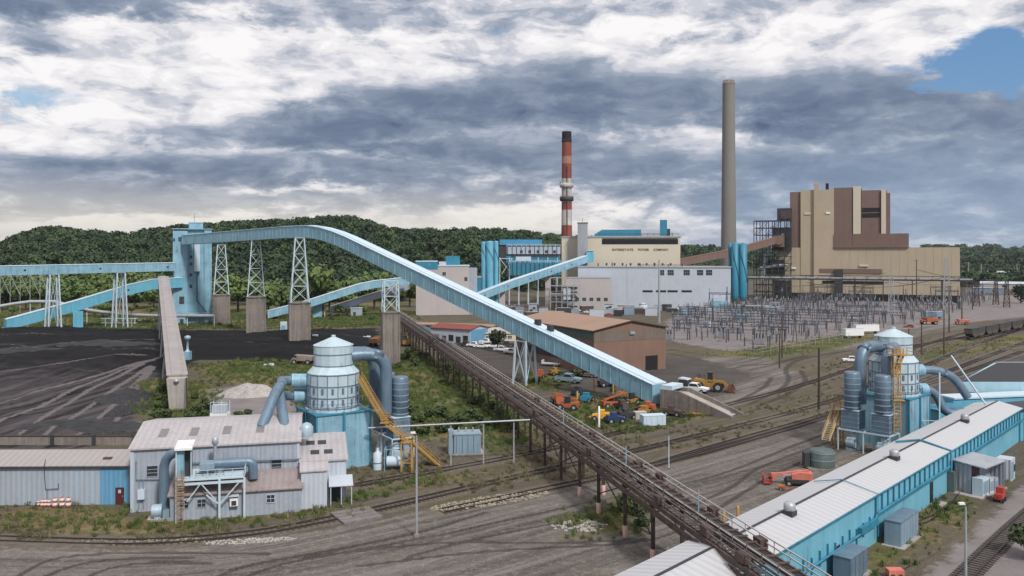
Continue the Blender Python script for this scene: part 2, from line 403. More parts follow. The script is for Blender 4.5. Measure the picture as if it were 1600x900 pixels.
POLY = {
 'coal': [[(-200, 514), (120, 512), (240, 514), (330, 517), (440, 517), (590, 512), (598, 545), (520, 556), (440, 566), (380, 562), (310, 562), (272, 590), (232, 590), (208, 625), (203, 692), (120, 700), (-250, 700)]],
 'grass': [[(300, 572), (380, 560), (470, 566), (600, 562), (640, 545), (700, 575), (800, 635), (828, 655), (800, 668), (640, 672), (560, 640), (470, 640), (430, 606), (330, 596)],
           [(215, 600), (262, 590), (335, 600), (330, 660), (262, 668), (212, 640)],
           [(600, 668), (800, 640), (830, 640), (832, 690), (770, 712), (740, 680), (640, 690)],
           [(0, 788), (200, 793), (215, 810), (470, 806), (560, 770), (640, 745), (760, 738), (600, 772), (470, 812), (300, 835), (0, 836)],
           [(870, 812), (920, 790), (990, 775), (1030, 790), (1000, 830), (930, 842), (880, 838)],
           [(1080, 556), (1220, 536), (1310, 522), (1400, 520), (1300, 548), (1200, 560)],
           [(1440, 548), (1520, 532), (1700, 508), (1700, 520), (1480, 562), (1425, 572)],
           [(900, 620), (1050, 630), (1120, 645), (1000, 680), (880, 660)],
           [(820, 580), (900, 590), (870, 612), (810, 605)],
           [(1330, 845), (1460, 780), (1560, 720), (1590, 745), (1480, 830), (1390, 905), (1340, 905)],
           [(300, 480), (640, 470), (650, 505), (560, 512), (330, 515), (-200, 512), (-200, 470), (100, 468)],
           [(-400, 455), (760, 450), (760, 470), (-400, 475)],
           [(1480, 425), (1800, 425), (1800, 440), (1500, 436)]],
 'gravel': [[(1036, 530), (1042, 500), (1090, 480), (1250, 470), (1500, 462), (1700, 460), (1700, 485), (1450, 510), (1330, 528), (1230, 545), (1180, 556), (1100, 542)],
            [(1440, 905), (1500, 850), (1600, 760), (1750, 690), (1800, 905)], [(300, 610), (420, 600), (470, 640), (430, 655), (350, 650)]],
 'asphalt': [[(640, 505), (720, 525), (830, 545), (1000, 560), (1090, 560), (1180, 585), (1120, 620), (960, 615), (860, 612), (760, 575), (690, 540)],
             [(1440, 610), (1500, 570), (1700, 540), (1700, 640), (1460, 680)]],
 'road': [[(-200, 852), (150, 858), (330, 852), (480, 830), (620, 806), (800, 775), (980, 748), (1120, 700), (1330, 650), (1480, 600), (1480, 640), (1320, 720), (1240, 770), (1180, 810), (1060, 900), (-200, 930)],
          [(1090, 560), (1240, 550), (1330, 545), (1500, 512), (1500, 500), (1330, 535), (1200, 560), (1260, 590), (1160, 632), (1080, 625)]]}
feather = {'coal': 5, 'grass': 8, 'gravel': 4.5, 'asphalt': 8, 'road': 7}
MASK = {}
for k, ps in POLY.items():
    m = np.zeros_like(GX)
    for p in ps:
        sd = sdist(p, GX, GY); m = np.maximum(m, smooth01(sd / (feather[k] * np.maximum(1, GY / 180)) * .5 + .5))
    MASK[k] = m
MASK['wood'] = smooth01((GY - np.interp(800 + F * TA[None, :], [-400, 600, 760, 900, 1100, 1480, 1500, 1700], [520, 560, 680, 780, 1000, 1000, 800, 800])) / 60)
MASK['coal'] *= (1 - MASK['wood'])
# the coal lies in low uneven heaps and dozer ridges
cm = smooth01((sdist(POLY['coal'][0], GX, GY) - 2) / 22) * np.where(GX < -28, 1, .4)
GZ += cm * (1.1 + 1.5 * smooth01((GY - 235) / 70) + 1.0 * fbm(GX, GY, .05, 21) + 1.1 * fbm(GX, GY * .35, .22, 22)) * .8 + cm * .5 * np.abs(fbm(GX, GY, .5, 23))
# ballast along the tracks, wheel ruts
def line_dist(pts, X, Y, n=3):
    P_ = smooth_line(np.array([tuple(g(*p)[:2]) for p in pts]), n); d = np.full(X.shape, 1e9)
    for a, b in zip(P_[:-1], P_[1:]):
        e = b - a; t_ = np.clip(((X - a[0]) * e[0] + (Y - a[1]) * e[1]) / (e @ e), 0, 1); d = np.minimum(d, np.hypot(X - a[0] - t_ * e[0], Y - a[1] - t_ * e[1]))
    return d
def smooth_line(P, n=2):
    for _ in range(n):
        Q = [P[0]]
        for a, b in zip(P[:-1], P[1:]): Q += [a * .75 + b * .25, a * .25 + b * .75]
        P = np.array(Q + [P[-1]])
    return P
TRACKS = [
 ('curved track passing in front of the crusher house', [(-300, 836), (0, 842), (130, 847), (250, 848), (400, 834), (480, 819), (570, 800), (700, 770), (880, 729), (1000, 703), (1310, 628), (1480, 556), (1600, 512), (1700, 486)]),
 ('track that starts in the rubble nearest the dirt road', [(690, 799), (800, 776), (950, 744), (1100, 707), (1310, 648), (1480, 580), (1620, 528)]),
 ('track ending at the white marker post beyond the trestle', [(1035, 722), (1130, 694), (1260, 658), (1330, 636), (1480, 592), (1600, 548)]),
 ('overgrown track passing behind the yellow stair', [(560, 758), (640, 744), (800, 715), (880, 697), (1000, 668), (1100, 642), (1250, 604), (1400, 552), (1520, 516), (1650, 486)]),
 ('track with clear sleepers in the bottom right corner', [(1450, 960), (1513, 897), (1558, 852), (1600, 812), (1660, 762)]),
 ('siding under the row of dark rail wagons', [(1380, 548), (1500, 528), (1560, 518), (1640, 504), (1760, 486)])]
MASK['ballast'] = np.zeros_like(GX)
for i_, (n_, p_) in enumerate(TRACKS):
    if i_ != 4: MASK['ballast'] = np.maximum(MASK['ballast'], smooth01(1.15 - line_dist(p_, GX, GY) / 3.4))
MASK['rut'] = np.zeros_like(GX)
RUTS = [[(1170, 632), (1215, 612), (1235, 595), (1225, 575), (1250, 560), (1330, 548)], [(1182, 636), (1235, 615), (1262, 595), (1250, 578)], [(1150, 628), (1195, 606), (1205, 590)], [(1045, 552), (1130, 570), (1190, 572), (1260, 556)], [(1045, 546), (1110, 556), (1190, 563)],
        [(-20, 935), (60, 880), (110, 868), (240, 862), (420, 866)], [(20, 930), (100, 886), (180, 872), (300, 872)], [(110, 935), (140, 895), (220, 878), (330, 880)], [(300, 935), (350, 890), (480, 866), (640, 838), (760, 800)], [(330, 935), (400, 890), (520, 866), (660, 842), (900, 790)],
        [(640, 870), (760, 838), (900, 812), (960, 795)], [(560, 885), (760, 860), (1000, 850), (1060, 830)], [(480, 870), (700, 845), (860, 850), (1010, 842)], [(1060, 800), (1150, 760), (1180, 730), (1300, 690)], [(1080, 820), (1130, 790), (1210, 740), (1330, 690)], [(1050, 760), (1120, 745), (1230, 700), (1340, 660)],
        [(760, 580), (840, 590), (900, 575), (960, 590), (1010, 610)], [(740, 560), (800, 562), (900, 560)], [(20, 688), (90, 640), (160, 600), (225, 572)], [(60, 690), (120, 650), (190, 600), (235, 574)], [(110, 692), (160, 650), (205, 606), (232, 580)], [(-60, 690), (60, 640), (160, 590), (240, 566)], [(150, 692), (185, 655), (215, 606), (240, 575)], [(-80, 660), (60, 615), (180, 580), (250, 562)], [(-60, 560), (80, 545), (240, 540)], [(-60, 590), (90, 572), (230, 560)]]
for i_, r_ in enumerate(RUTS):
    for o_ in (0, ):
        MASK['rut'] = np.maximum(MASK['rut'], smooth01(1.5 - line_dist(r_, GX, GY) / (.45 * np.maximum(1, GY / 120))) * .8)
# coordinate along / across the curving yard tracks
CL = np.array([tuple(g(*p)[:2]) for p in [(-300, 842), (0, 847), (130, 851), (250, 851), (400, 838), (560, 806), (720, 770), (880, 738), (1000, 712), (1310, 635), (1480, 566), (1600, 518), (1700, 488)]])
def smooth_line(P, n=2):
    for _ in range(n):
        Q = [P[0]]
        for a, b in zip(P[:-1], P[1:]): Q += [a * .75 + b * .25, a * .25 + b * .75]
        P = np.array(Q + [P[-1]])
    return P
def latlon(P, X, Y):
    best = np.full(X.shape, 1e9); lat = np.zeros_like(X); lon = np.zeros_like(X); acc = 0
    for a, b in zip(P[:-1], P[1:]):
        e = b - a; L = np.hypot(*e); t = np.clip(((X - a[0]) * e[0] + (Y - a[1]) * e[1]) / L ** 2, 0, 1)
        qx, qy = X - a[0] - t * e[0], Y - a[1] - t * e[1]; dd = np.hypot(qx, qy); k = dd < best
        best = np.where(k, dd, best); sgn = np.sign(e[0] * qy - e[1] * qx)
        lat = np.where(k, dd * sgn, lat); lon = np.where(k, acc + t * L, lon); acc += L
    return lat, lon
LAT, LON = latlon(smooth_line(CL), GX, GY)

def ground_material():
    m = bpy.data.materials.new('yard_ground'); m.use_nodes = True; t = m.node_tree; p = t.nodes['Principled BSDF']
    p.inputs['Roughness'].default_value = .92; p.inputs['Specular IOR Level'].default_value = .15
    pos = t.nodes.new('ShaderNodeNewGeometry').outputs['Position']
    x, y, z = sep(t, pos)
    def at_(n):
        a = t.nodes.new('ShaderNodeAttribute'); a.attribute_name = n; return S(t, a.outputs['Fac'])
    A = {k: at_(k) for k in MASK}
    lat, lon = at_('lat'), at_('lon')
    big = noise(t, pos, .03, 5, .6); mid = noise(t, pos, .16, 5, .62); fine = noise(t, pos, 1.1, 5, .65); grit = noise(t, pos, 4.0, 3, .7)
    run = noise(t, comb(t, lat * .55, lon * .018, 0.0), 1.0, 6, .66, .25)            # wheel ruts along the tracks and road
    run3 = noise(t, comb(t, lat * 1.7, lon * .03, 3.0), 1.0, 5, .68, .3)
    run2 = noise(t, comb(t, lat * .16 + 4.0, lon * .012, 0.0), 1.0, 4, .6, .4)
    edge = (mid - .5) * 1.1 + (fine - .5) * .8
    def k(n, a=.38, b=.62, e=1.0): return (A[n] + edge * e * (1.0 - (A[n] * 2.0 - 1.0).abs() * .75)).step(a, b)
    # bare yard dirt
    c = mix(t, (run * 1.5 - .3).max(0.0).min(1.0), lin(52, 48, 42), lin(118, 109, 98))
    c = mix(t, big.step(.42, .62) * .5, c, lin(98, 86, 68))
    c = mix(t, (mid * .6 + fine * .4).step(.5, .6) * .75, c, lin(74, 74, 46))
    c = mix(t, (run3 - .5).max(0.0) * 2.0, c, lin(52, 46, 43))
    # road: mauve grey, dark ruts
    arc = noise(t, comb(t, (x * .05 + y * .12).sin() * 3.0 + lat * .22, lon * .03), 1.1, 6, .7, .8)
    rc = mix(t, (run * 1.9 - .5 + (run2 - .5) * 1.3).max(0.0).min(1.0), lin(58, 54, 51), lin(136, 129, 123))
    rc = mix(t, (run3 - .5).max(0.0) * 2.2, rc, lin(58, 52, 52))
    rc = mix(t, (fine - .5).max(0.0) * 2.0, rc, lin(152, 145, 138))
    rc = mix(t, (mid - .5).max(0.0) * 2.2, rc, lin(70, 63, 60))
    c = mix(t, k('road'), c, rc)
    ac = mix(t, mid * .8 + (fine - .5) * .5, lin(48, 45, 46), lin(102, 95, 91))
    c = mix(t, k('asphalt'), c, ac)
    gc = mix(t, mid * .7 + (grit - .5) * .9, lin(92, 86, 86), lin(162, 154, 154))
    c = mix(t, k('gravel'), c, gc)
    gr = mix(t, (fine * 1.5 - .3 + (mid - .5) * 1.1).max(0.0).min(1.0), lin(26, 36, 16), lin(98, 104, 54))
    gr = mix(t, big.step(.46, .6) * .75, gr, lin(116, 100, 68))
    gr = mix(t, (mid * .5 + fine * .5).step(.53, .62) * .7, gr, lin(126, 114, 98))
    c = mix(t, k('grass', .42, .72, 1.3), c, gr)
    # coal: near black far out, grey-brown dust with dozer tracks towards the camera
    cs = noise(t, comb(t, (x + 112.0) / (y - 20.0).max(30.0) * 70.0, y * .02), .9, 6, .7, .3)
    cw = noise(t, comb(t, x * .02, y * .13), 1.0, 6, .68, .5)
    cc = mix(t, (cw * 1.9 - .62).max(0.0).min(1.0), lin(8, 8, 10), lin(38, 36, 41))
    cc2 = mix(t, (cs * 2.6 - .9).max(0.0).min(1.0), lin(13, 12, 14), lin(98, 92, 94))
    cc = mix(t, (y + (mid - .5) * 60.0 + (big - .5) * 50.0).step(258, 205), cc, cc2)
    cc = mix(t, (cw + (fine - .5) * .4).step(.62, .72) * y.step(200, 300) * .6, cc, lin(150, 140, 136))
    c = mix(t, k('coal'), c, cc)
    wd = mix(t, fine, lin(34, 44, 28), lin(64, 76, 44))
    c = mix(t, k('ballast', .4, .7, .9) * .85, c, mix(t, (grit * 1.4 - .2 + (fine - .5)).max(0.0).min(1.0), lin(48, 42, 38), lin(132, 122, 110)))
    c = mix(t, (A['rut'] + (fine - .5) * .7).step(.35, .7) * .7, c, mix(t, A['coal'].step(.3, .7), lin(50, 45, 44), lin(116, 108, 108)))
    c = mix(t, k('wood', .3, .6, .4), c, wd)
    c = mix(t, (grit - .52).max(0.0) * 2.2, c, lin(38, 34, 32))
    c = mix(t, ((grit * -1.0) + .46).max(0.0) * (1.0 - A['coal']) * 1.6, c, lin(160, 152, 142))
    t.links.new(c, p.inputs['Base Color'])
    b = t.nodes.new('ShaderNodeBump'); b.inputs['Strength'].default_value = .55; b.inputs['Distance'].default_value = .5
    t.links.new((fine * .6 + run * .6 + grit * .25).k, b.inputs['Height']); t.links.new(b.outputs[0], p.inputs['Normal'])
    return m
M_GROUND = ground_material()
V = np.stack([GX, GY, GZ], -1).reshape(-1, 3)
idx = np.arange(nD * nA).reshape(nD, nA)
Q = np.stack([idx[:-1, :-1], idx[:-1, 1:], idx[1:, 1:], idx[1:, :-1]], -1).reshape(-1, 4)
def cell(a): return ((a[:-1, :-1] + a[:-1, 1:] + a[1:, 1:] + a[1:, :-1]) / 4).reshape(-1)
klass = np.zeros(len(Q), int)
for i, n in enumerate(['road', 'asphalt', 'gravel', 'grass', 'coal', 'wood'], 1): klass = np.where(cell(MASK[n]) > .5, i, klass)
klass = np.where((klass == 6) & (cell(GY) > 900), 7, klass)
def sheet(name, V, Q, attrs, m, **kw):
    used, inv = np.unique(Q, return_inverse=True)
    me = bpy.data.meshes.new(name); vv = V[used]; qq = inv.reshape(-1, 4)
    me.vertices.add(len(vv)); me.vertices.foreach_set('co', vv.ravel().astype(np.float32))
    me.loops.add(qq.size); me.loops.foreach_set('vertex_index', qq.ravel().astype(np.int32))
    me.polygons.add(len(qq)); me.polygons.foreach_set('loop_start', np.arange(0, qq.size, 4, dtype=np.int32))
    me.update(calc_edges=True)
    for k, a in attrs.items():
        at_ = me.attributes.new(k, 'FLOAT', 'POINT'); at_.data.foreach_set('value', a.reshape(-1)[used].astype(np.float32))
    me.polygons.foreach_set('use_smooth', np.ones(len(qq), bool)); me.materials.append(m); me.update()
    o = bpy.data.objects.new(name, me); COL.objects.link(o); return tag(o, **kw)
ATT = dict(MASK, lat=LAT, lon=LON)
for i, n in enumerate(['ground', 'dirt_road', 'asphalt_lot', 'gravel_yard', 'grass_verge', 'coal_yard', 'hill', 'far_hills']):
    q = Q[klass == i]
    if len(q): sheet(n, V, q, ATT, M_GROUND, kind='structure')
# one broad sheet below it all, out to the horizon and behind the camera
mb = MB(); mb.add([(-20000, -3000, -1.5), (20000, -3000, -1.5), (20000, 20000, -1.5), (-20000, 20000, -1.5)], [(0, 1, 2, 3)])
tag(mb.build('terrain', mat('far_land', lin(64, 76, 44), .9, 0, .4, .01, 1, lin(100, 94, 76))), kind='structure')
# ---------------------------------------------------------------- vegetation
M_FOREST = leafmat('forest_leaves', (.015, .031, .020), (.064, .098, .040))
M_LEAF = leafmat('tree_leaves', (.055, .095, .034), (.15, .20, .062))
M_LEAFD = leafmat('dark_tree_leaves', (.014, .03, .02), (.035, .058, .028))
M_WEED = leafmat('weed_leaves', (.04, .068, .02), (.135, .17, .05))
M_SHRUB = leafmat('shrub_leaves', (.03, .05, .022), (.075, .10, .035))
def crown_quads(n, rx, ry, rz, leaf, seed, lobes=8, hollow=.55):
    """leaf-sized faces on uneven lobes filling a crown centred on the origin"""
    r = np.random.default_rng(seed)
    L = r.normal(size=(lobes, 3)); L /= np.linalg.norm(L, axis=1)[:, None]; L *= r.uniform(.25, .62, (lobes, 1)); lr = r.uniform(.34, .58, lobes)
    k = r.integers(0, lobes, n); d = r.normal(size=(n, 3)); d /= np.linalg.norm(d, axis=1)[:, None]
    c = L[k] + d * (lr[k] * r.uniform(hollow, 1.0, n) ** .5)[:, None]
    nrm = d + r.normal(size=(n, 3)) * .38; nrm /= np.linalg.norm(nrm, axis=1)[:, None]
    a = np.cross(nrm, r.normal(size=(n, 3))); a /= np.linalg.norm(a, axis=1)[:, None]; b = np.cross(nrm, a)
    s = leaf * r.uniform(.55, 1.3, (n, 1)); c = c * np.array([rx, ry, rz])
    return np.stack([c - a * s - b * s * .6, c + a * s * .8 - b * s * .75, c + a * s + b * s * .6, c - a * s * .7 + b * s * .8], 1)
def quad_mesh(name, Qs, m):
    n = len(Qs); me = bpy.data.meshes.new(name); v = Qs.reshape(-1, 3).astype(np.float32)
    me.vertices.add(len(v)); me.vertices.foreach_set('co', v.ravel())
    me.loops.add(4 * n); me.loops.foreach_set('vertex_index', np.arange(4 * n, dtype=np.int32))
    me.polygons.add(n); me.polygons.foreach_set('loop_start', np.arange(0, 4 * n, 4, dtype=np.int32))
    me.update(calc_edges=True); me.materials.append(m); me.update(); return me
def mesh_obj(name, me, parent=None):
    o = bpy.data.objects.new(name, me); COL.objects.link(o)
    if parent is not None: o.parent = parent
    return o
def scatter(name, protos, P, sc, m, **kw):
    out = []; tn = []; r = np.random.default_rng(11)
    for p, s in zip(P, sc):
        q = protos[r.integers(len(protos))]; th = r.uniform(0, 6.28); c, sn = math.cos(th), math.sin(th)
        Rm = np.array([[c, -sn, 0], [sn, c, 0], [0, 0, 1]]); out.append(q @ Rm.T * s + p); tn.append(np.full(len(q), r.normal() * .2))
    me = quad_mesh(name, np.concatenate(out), m); a_ = me.attributes.new('tone', 'FLOAT', 'FACE'); a_.data.foreach_set('value', np.concatenate(tn).astype(np.float32))
    return tag(mesh_obj(name, me), **kw)
# the wooded hills
fp = [crown_quads(210, 1, 1, .85, .125, 30 + i, 8, .75) for i in range(6)]
P, sc = [], []
r = np.random.default_rng(5)
def wood(n, px0, px1, off0, dmax, s0, s1):
    for _ in range(n):
        px = r.uniform(px0, px1); t = (px - 800) / F
        st = np.interp(px, [-400, 600, 760, 900, 1100, 1480, 1500, 1700], [520, 560, 680, 780, 1000, 1000, 800, 800]) + off0
        D = math.sqrt(r.uniform(st ** 2, dmax ** 2)); s = r.uniform(s0, s1)
        P.append((t * D, D, float(terrain(np.array([t * D]), np.array([D]))[0]) + s * .75)); sc.append(s)
wood(3000, -130, 640, 10, 930, 3.6, 9.5); wood(900, 600, 900, 10, 1130, 4, 10); wood(350, 880, 1130, 10, 1900, 8, 12)
wood(700, 1460, 1720, 10, 1500, 6, 11); wood(500, 1040, 1720, 700, 3000, 14, 24)
scatter('forest', fp, P, sc, M_FOREST, label='dense dark green wood covering the hills behind the plant', cat='forest', kind='stuff')

def make_tree(name, label, h, w, seed, leaf=.55, n=900, m=None, group=None, low=.25):
    t = thing(name, label, 'tree', group=group)
    q = crown_quads(n, w / 2, w / 2, h * (1 - low) / 2, leaf, seed, 11); q[..., 2] += h * (1 + low) / 2 - h * .04
    mesh_obj('crown', quad_mesh('crown', q, m or M_LEAF), t)
    b = MB(); rr = random.Random(seed)
    b.tube([(0, 0, -.3), (.1, 0, h * .25), (0, .15, h * .5), (.1, .1, h * .8)], [h * .028, h * .022, h * .016, h * .006], 7)
    for k in range(5):
        a = k * 1.3 + rr.random(); z = h * (.3 + .09 * k)
        b.tube([(0, 0, z), (math.cos(a) * w * .2, math.sin(a) * w * .2, z + h * .13), (math.cos(a) * w * .36, math.sin(a) * w * .36, z + h * .2)], [h * .012, h * .008, h * .003], 5)
    b.build('trunk', M_BARK, t); return t
tp = [make_tree('deciduous_tree', 'rounded green tree at the foot of the wooded hill', 12, 11, 100 + i, .5, 800, M_LEAF, 'trees at the foot of the wooded hill') for i in range(4)]
spots = []
for px, D, s in [(12, 500, 1.1), (40, 490, 1.0), (66, 505, 1.2), (95, 500, 1.15), (120, 480, 1.2), (150, 470, 1.0), (178, 520, 1.1), (210, 500, 1.35), (240, 520, 1.0), (262, 505, 1.1),
                 (105, 440, .7), (130, 440, .8), (160, 435, .9), (172, 445, .75), (60, 440, .6), (20, 450, .6), (205, 460, .5), (235, 450, .55), (250, 480, 1.0),
                 (352, 470, 1.25), (372, 480, 1.3), (338, 455, .6), (420, 430, 1.25), (438, 440, 1.1), (405, 425, .8), (490, 470, 1.5), (476, 450, .9), (515, 480, 1.1), (540, 470, 1.0),
                 (560, 485, 1.15), (585, 500, 1.3), (610, 500, 1.0), (530, 445, .6), (500, 440, .7), (570, 450, .6), (310, 470, .9), (-20, 480, 1.2), (-50, 500, 1.2), (285, 500, 1.1), (455, 470, 1.1), (640, 520, 1.2), (600, 445, .55)] + [(px_, 545 + (px_ * 37 % 60), 1.0 + (px_ * 13 % 5) * .09) for px_ in range(-60, 262, 13)] + [(px_, 520 + (px_ * 31 % 70), .8 + (px_ * 17 % 5) * .1) for px_ in range(335, 640, 27)]:
    spots.append((px, D, s))
for i, (px, D, s) in enumerate(spots):
    o = tp[i] if i < 4 else dup(tp[i % 4], (0, 0, 0))
    p = at(px, D); o.location = (p.x, p.y, float(terrain(np.array([p.x]), np.array([p.y]))[0]) - .2); s *= 1.65 if s > .95 else 1.0; o.scale = (s, s, s * random.uniform(.85, 1.1)); o.rotation_euler.z = random.uniform(0, 6.28)
bt = make_tree('leafy_tree', 'dark leafy tree beside the small beige building', 8, 7, 140, .35, 900, M_LEAFD); bt.location = g(777, 549)
for (px, py, h, lab) in [(1277, 473, 9, 'small green tree in front of the tan power block'), (1370, 470, 14, 'tall dark conifer-like tree in front of the tan power block'), (1595, 474, 17, 'dark bushy tree at the right edge beyond the rail wagons')]:
    b_ = make_tree('yard_tree', lab, h, h * .75, 150 + px, .5, 900, M_LEAFD if h > 10 else M_LEAF, low=.1); b_.location = g(px, py)
sh = make_tree('leafy_shrub', 'pale flowering shrub beside the railway track at the right edge', 4.5, 5, 171, .2, 900, M_SHRUB, low=.05); sh.location = g(1612, 872)
# shrubs in the rough ground
sp = []
for i in range(4):
    t = thing('shrub', 'low green shrub in the rough grass by the trestle', 'shrub', group='shrubs in the rough grass')
    q = crown_quads(420, 1.3, 1.3, .95, .17, 200 + i, 8); q[..., 2] += .75
    mesh_obj('foliage', quad_mesh('foliage', q, M_SHRUB), t)
    b = MB()
    for k in range(4): b.tube([(0, 0, -.1), (math.cos(k * 1.6) * .5, math.sin(k * 1.6) * .5, .9)], [.05, .02], 5)
    b.build('stem', M_BARK, t); sp.append(t)
pts = [(640, 552), (655, 556), (668, 560), (690, 566), (632, 562), (700, 580), (720, 590), (735, 600), (622, 576), (650, 572), (690, 600), (760, 620), (745, 632), (770, 640), (785, 650),
       (645, 650), (655, 660), (670, 655), (690, 652), (705, 658), (720, 660), (735, 655), (750, 660), (640, 672), (660, 680), (690, 676), (715, 672), (745, 672), (770, 668), (790, 662), (625, 690), (800, 670),
       (305, 622), (318, 630), (308, 645), (322, 652), (300, 655), (330, 640), (255, 612), (248, 625), (252, 640), (262, 652), (245, 655), (375, 655), (385, 648),
       (1000, 806), (985, 800), (1004, 822), (472, 530), (340, 508), (360, 512), (500, 528), (440, 515), (520, 500), (545, 495),
       (480, 565), (700, 545), (760, 600), (905, 590), (880, 588), (835, 598), (1000, 640), (960, 612), (430, 520), (580, 500), (610, 495), (20, 487), (60, 492), (120, 478), (150, 492), (215, 480), (235, 476)]
for i, (px, py) in enumerate(pts):
    o = sp[i] if i < 4 else dup(sp[i % 4], (0, 0, 0)); o.location = g(px + random.uniform(-3, 3), py); s = random.uniform(.7, 1.5); o.scale = (s * 1.1, s * 1.1, s); o.rotation_euler.z = random.uniform(0, 6)
# weeds and rough grass, as one cover
wp = []
for i in range(8):                                      # tussocks of upright blades and a few broad leaves
    r_ = np.random.default_rng(300 + i); n_ = 30; a_ = r_.uniform(0, 6.28, n_); q_ = np.sqrt(r_.uniform(0, 1, n_)); c_ = np.stack([q_ * np.cos(a_), q_ * np.sin(a_), np.zeros(n_)], 1); w_ = r_.uniform(.05, .13, (n_, 1)); l_ = r_.normal(size=(n_, 3)) * .3; l_[:, 2] = r_.uniform(.35, 1.25, n_)
    s_ = np.stack([np.cos(a_ + 1.3), np.sin(a_ + 1.3), np.zeros(n_)], 1) * w_
    wp.append(np.concatenate([np.stack([c_ - s_, c_ + s_, c_ + l_ + s_ * .5, c_ + l_ - s_ * .5], 1), crown_quads(12, .9, .9, .4, .15, 300 + i, 5, .2)]))
gi = np.argwhere((MASK['grass'] > .45) & (GY < 460) & (GY > 60)); r = np.random.default_rng(9)
wt = GY[gi[:, 0], gi[:, 1]] ** 1.6 * np.where(GX[gi[:, 0], gi[:, 1]] > 60, .25, 1); pick = r.choice(len(gi), 13000, p=wt / wt.sum())
P, sc = [], []
for k in pick:
    i, j = gi[k]; D = GY[i, j]; P.append((GX[i, j] + r.normal() * D * .006, D + r.normal() * D * .006, GZ[i, j] + .12)); sc.append(r.uniform(.14, .55) * min(1.25, .55 + D / 230) * (.6 if GX[i, j] > 60 else 1))
scatter('rough_grass', wp, P, sc, M_WEED, label='weeds and rough grass over the waste ground of the yard', cat='grass', kind='stuff')
# dry scrub between the tracks
gi = np.argwhere((MASK['road'] < .2) & (MASK['coal'] < .2) & (MASK['asphalt'] < .2) & (MASK['gravel'] < .2) & (np.abs(LAT) < 30) & (GY < 330))
pick = r.choice(len(gi), 6500); P, sc = [], []
for k in pick:
    i, j = gi[k]
    if mnoise.noise((GX[i, j] * .09, GY[i, j] * .09, 0)) < -.05: continue
    P.append((GX[i, j] + r.normal() * .6, GY[i, j] + r.normal() * .6, GZ[i, j] + .05)); sc.append(r.uniform(.15, .5))
scatter('dry_weeds', wp, P, sc, leafmat('dry_leaves', (.07, .065, .035), (.21, .18, .10)), label='dry brown weeds between the railway tracks', cat='weeds', kind='stuff')
# ---------------------------------------------------------------- shared builders
def sweep_box(mb, pts, w, z0, z1, over=0.0):
    """box section following pts (plumb cross-section)"""
    pts = [Vector(p) for p in pts]; rings = []
    for i, p in enumerate(pts):
        t = (pts[min(i + 1, len(pts) - 1)] - pts[max(i - 1, 0)]); t.z = 0; t.normalize(); s = Vector((-t.y, t.x, 0)) * (w / 2 + over)
        rings.append([p - s + Vector((0, 0, z0)), p + s + Vector((0, 0, z0)), p + s + Vector((0, 0, z1)), p - s + Vector((0, 0, z1))])
    vs = [q for k in rings for q in k]; fs = [(3, 2, 1, 0), tuple(len(vs) - 4 + i for i in range(4))]
    for i in range(len(rings) - 1):
        for k in range(4): fs.append((i * 4 + k, i * 4 + (k + 1) % 4, i * 4 + 4 + (k + 1) % 4, i * 4 + 4 + k))
    mb.add(vs, fs)
def along(pts, step):
    pts = [Vector(p) for p in pts]; out = []; carry = step / 2
    for a, b in zip(pts[:-1], pts[1:]):
        L = (b - a).length; t = (b - a) / L; s = carry
        while s < L: out.append((a + t * s, t)); s += step
        carry = s - L
    return out
def gallery(name, label, pts, w, h, mw, mr, win=18.0, ribs=6.0, cat='conveyor', roofh=.35):
    pts = [Vector(p) for p in pts]; base = Vector((pts[0].x, pts[0].y, 0))
    t = thing(name, label, cat, base)
    b = MB(); sweep_box(b, pts, w, 0, h)
    for p, d in along(pts, ribs):
        s = Vector((-d.y, d.x, 0)).normalized()
        for sg in (-1, 1): b.beam(p + s * sg * (w / 2 + .04) + Vector((0, 0, .05)), p + s * sg * (w / 2 + .04) + Vector((0, 0, h - .05)), .14, .1)
    b.build('cladding', mw, t, base)
    b = MB(); sweep_box(b, [p + Vector((0, 0, h + .002)) for p in pts], w, 0, roofh * .4, .18); sweep_box(b, [p + Vector((0, 0, h + roofh * .4 + .004)) for p in pts], w * .55, 0, roofh * .5)
    for p, d in along(pts, 2.4):
        s = Vector((-d.y, d.x, 0)).normalized() * (w / 2 + .2); q = p + Vector((0, 0, h + roofh * .45)); b.beam(q - s, q + s, .16, .1)
    b.build('roof', mr, t, base)
    if win:
        for p, d in along(pts, win):
            s = Vector((-d.y, d.x, 0)).normalized()
            for sg in (-1, 1):
                q = p + s * sg * (w / 2 + .03) + Vector((0, 0, h * .52)); dd = d.copy(); dd.z = 0; dd.normalize()
                b = MB(); b.beam(q - dd * .4, q + dd * .4, .08, .75); b.build('window', M_GLASS, t, base)
    return t
def lattice(name, label, base, hb, top_z, wb, wt, rot=0.0, bays=4, m=None, r=.28, br=.13, cat='support tower', group=None, lean=(0, 0)):
    t = thing(name, label, cat, Vector((base[0], base[1], hb)), rot, group); H = top_z - hb; m = m or M_WSTEEL
    c = lambda k, z: Vector((((-1, 1, 1, -1)[k % 4] * (wb + (wt - wb) * z) / 2), ((-1, -1, 1, 1)[k % 4] * (wb + (wt - wb) * z) / 2), H * z))
    for k in range(4): MB().beam(c(k, 0), c(k, 1), r).build('leg', m, t)
    b = MB()
    for i in range(bays):
        z0, z1 = i / bays, (i + 1) / bays
        for k in range(4):
            b.beam(c(k, z0), c(k + 1, z1), br); b.beam(c(k + 1, z0), c(k, z1), br); b.beam(c(k, z1), c(k + 1, z1), br)
    b.build('bracing', m, t); return t
def bld(fr, name, label, cat='building', group=None): return thing(name, label, cat, fr.o, fr.rot, group)
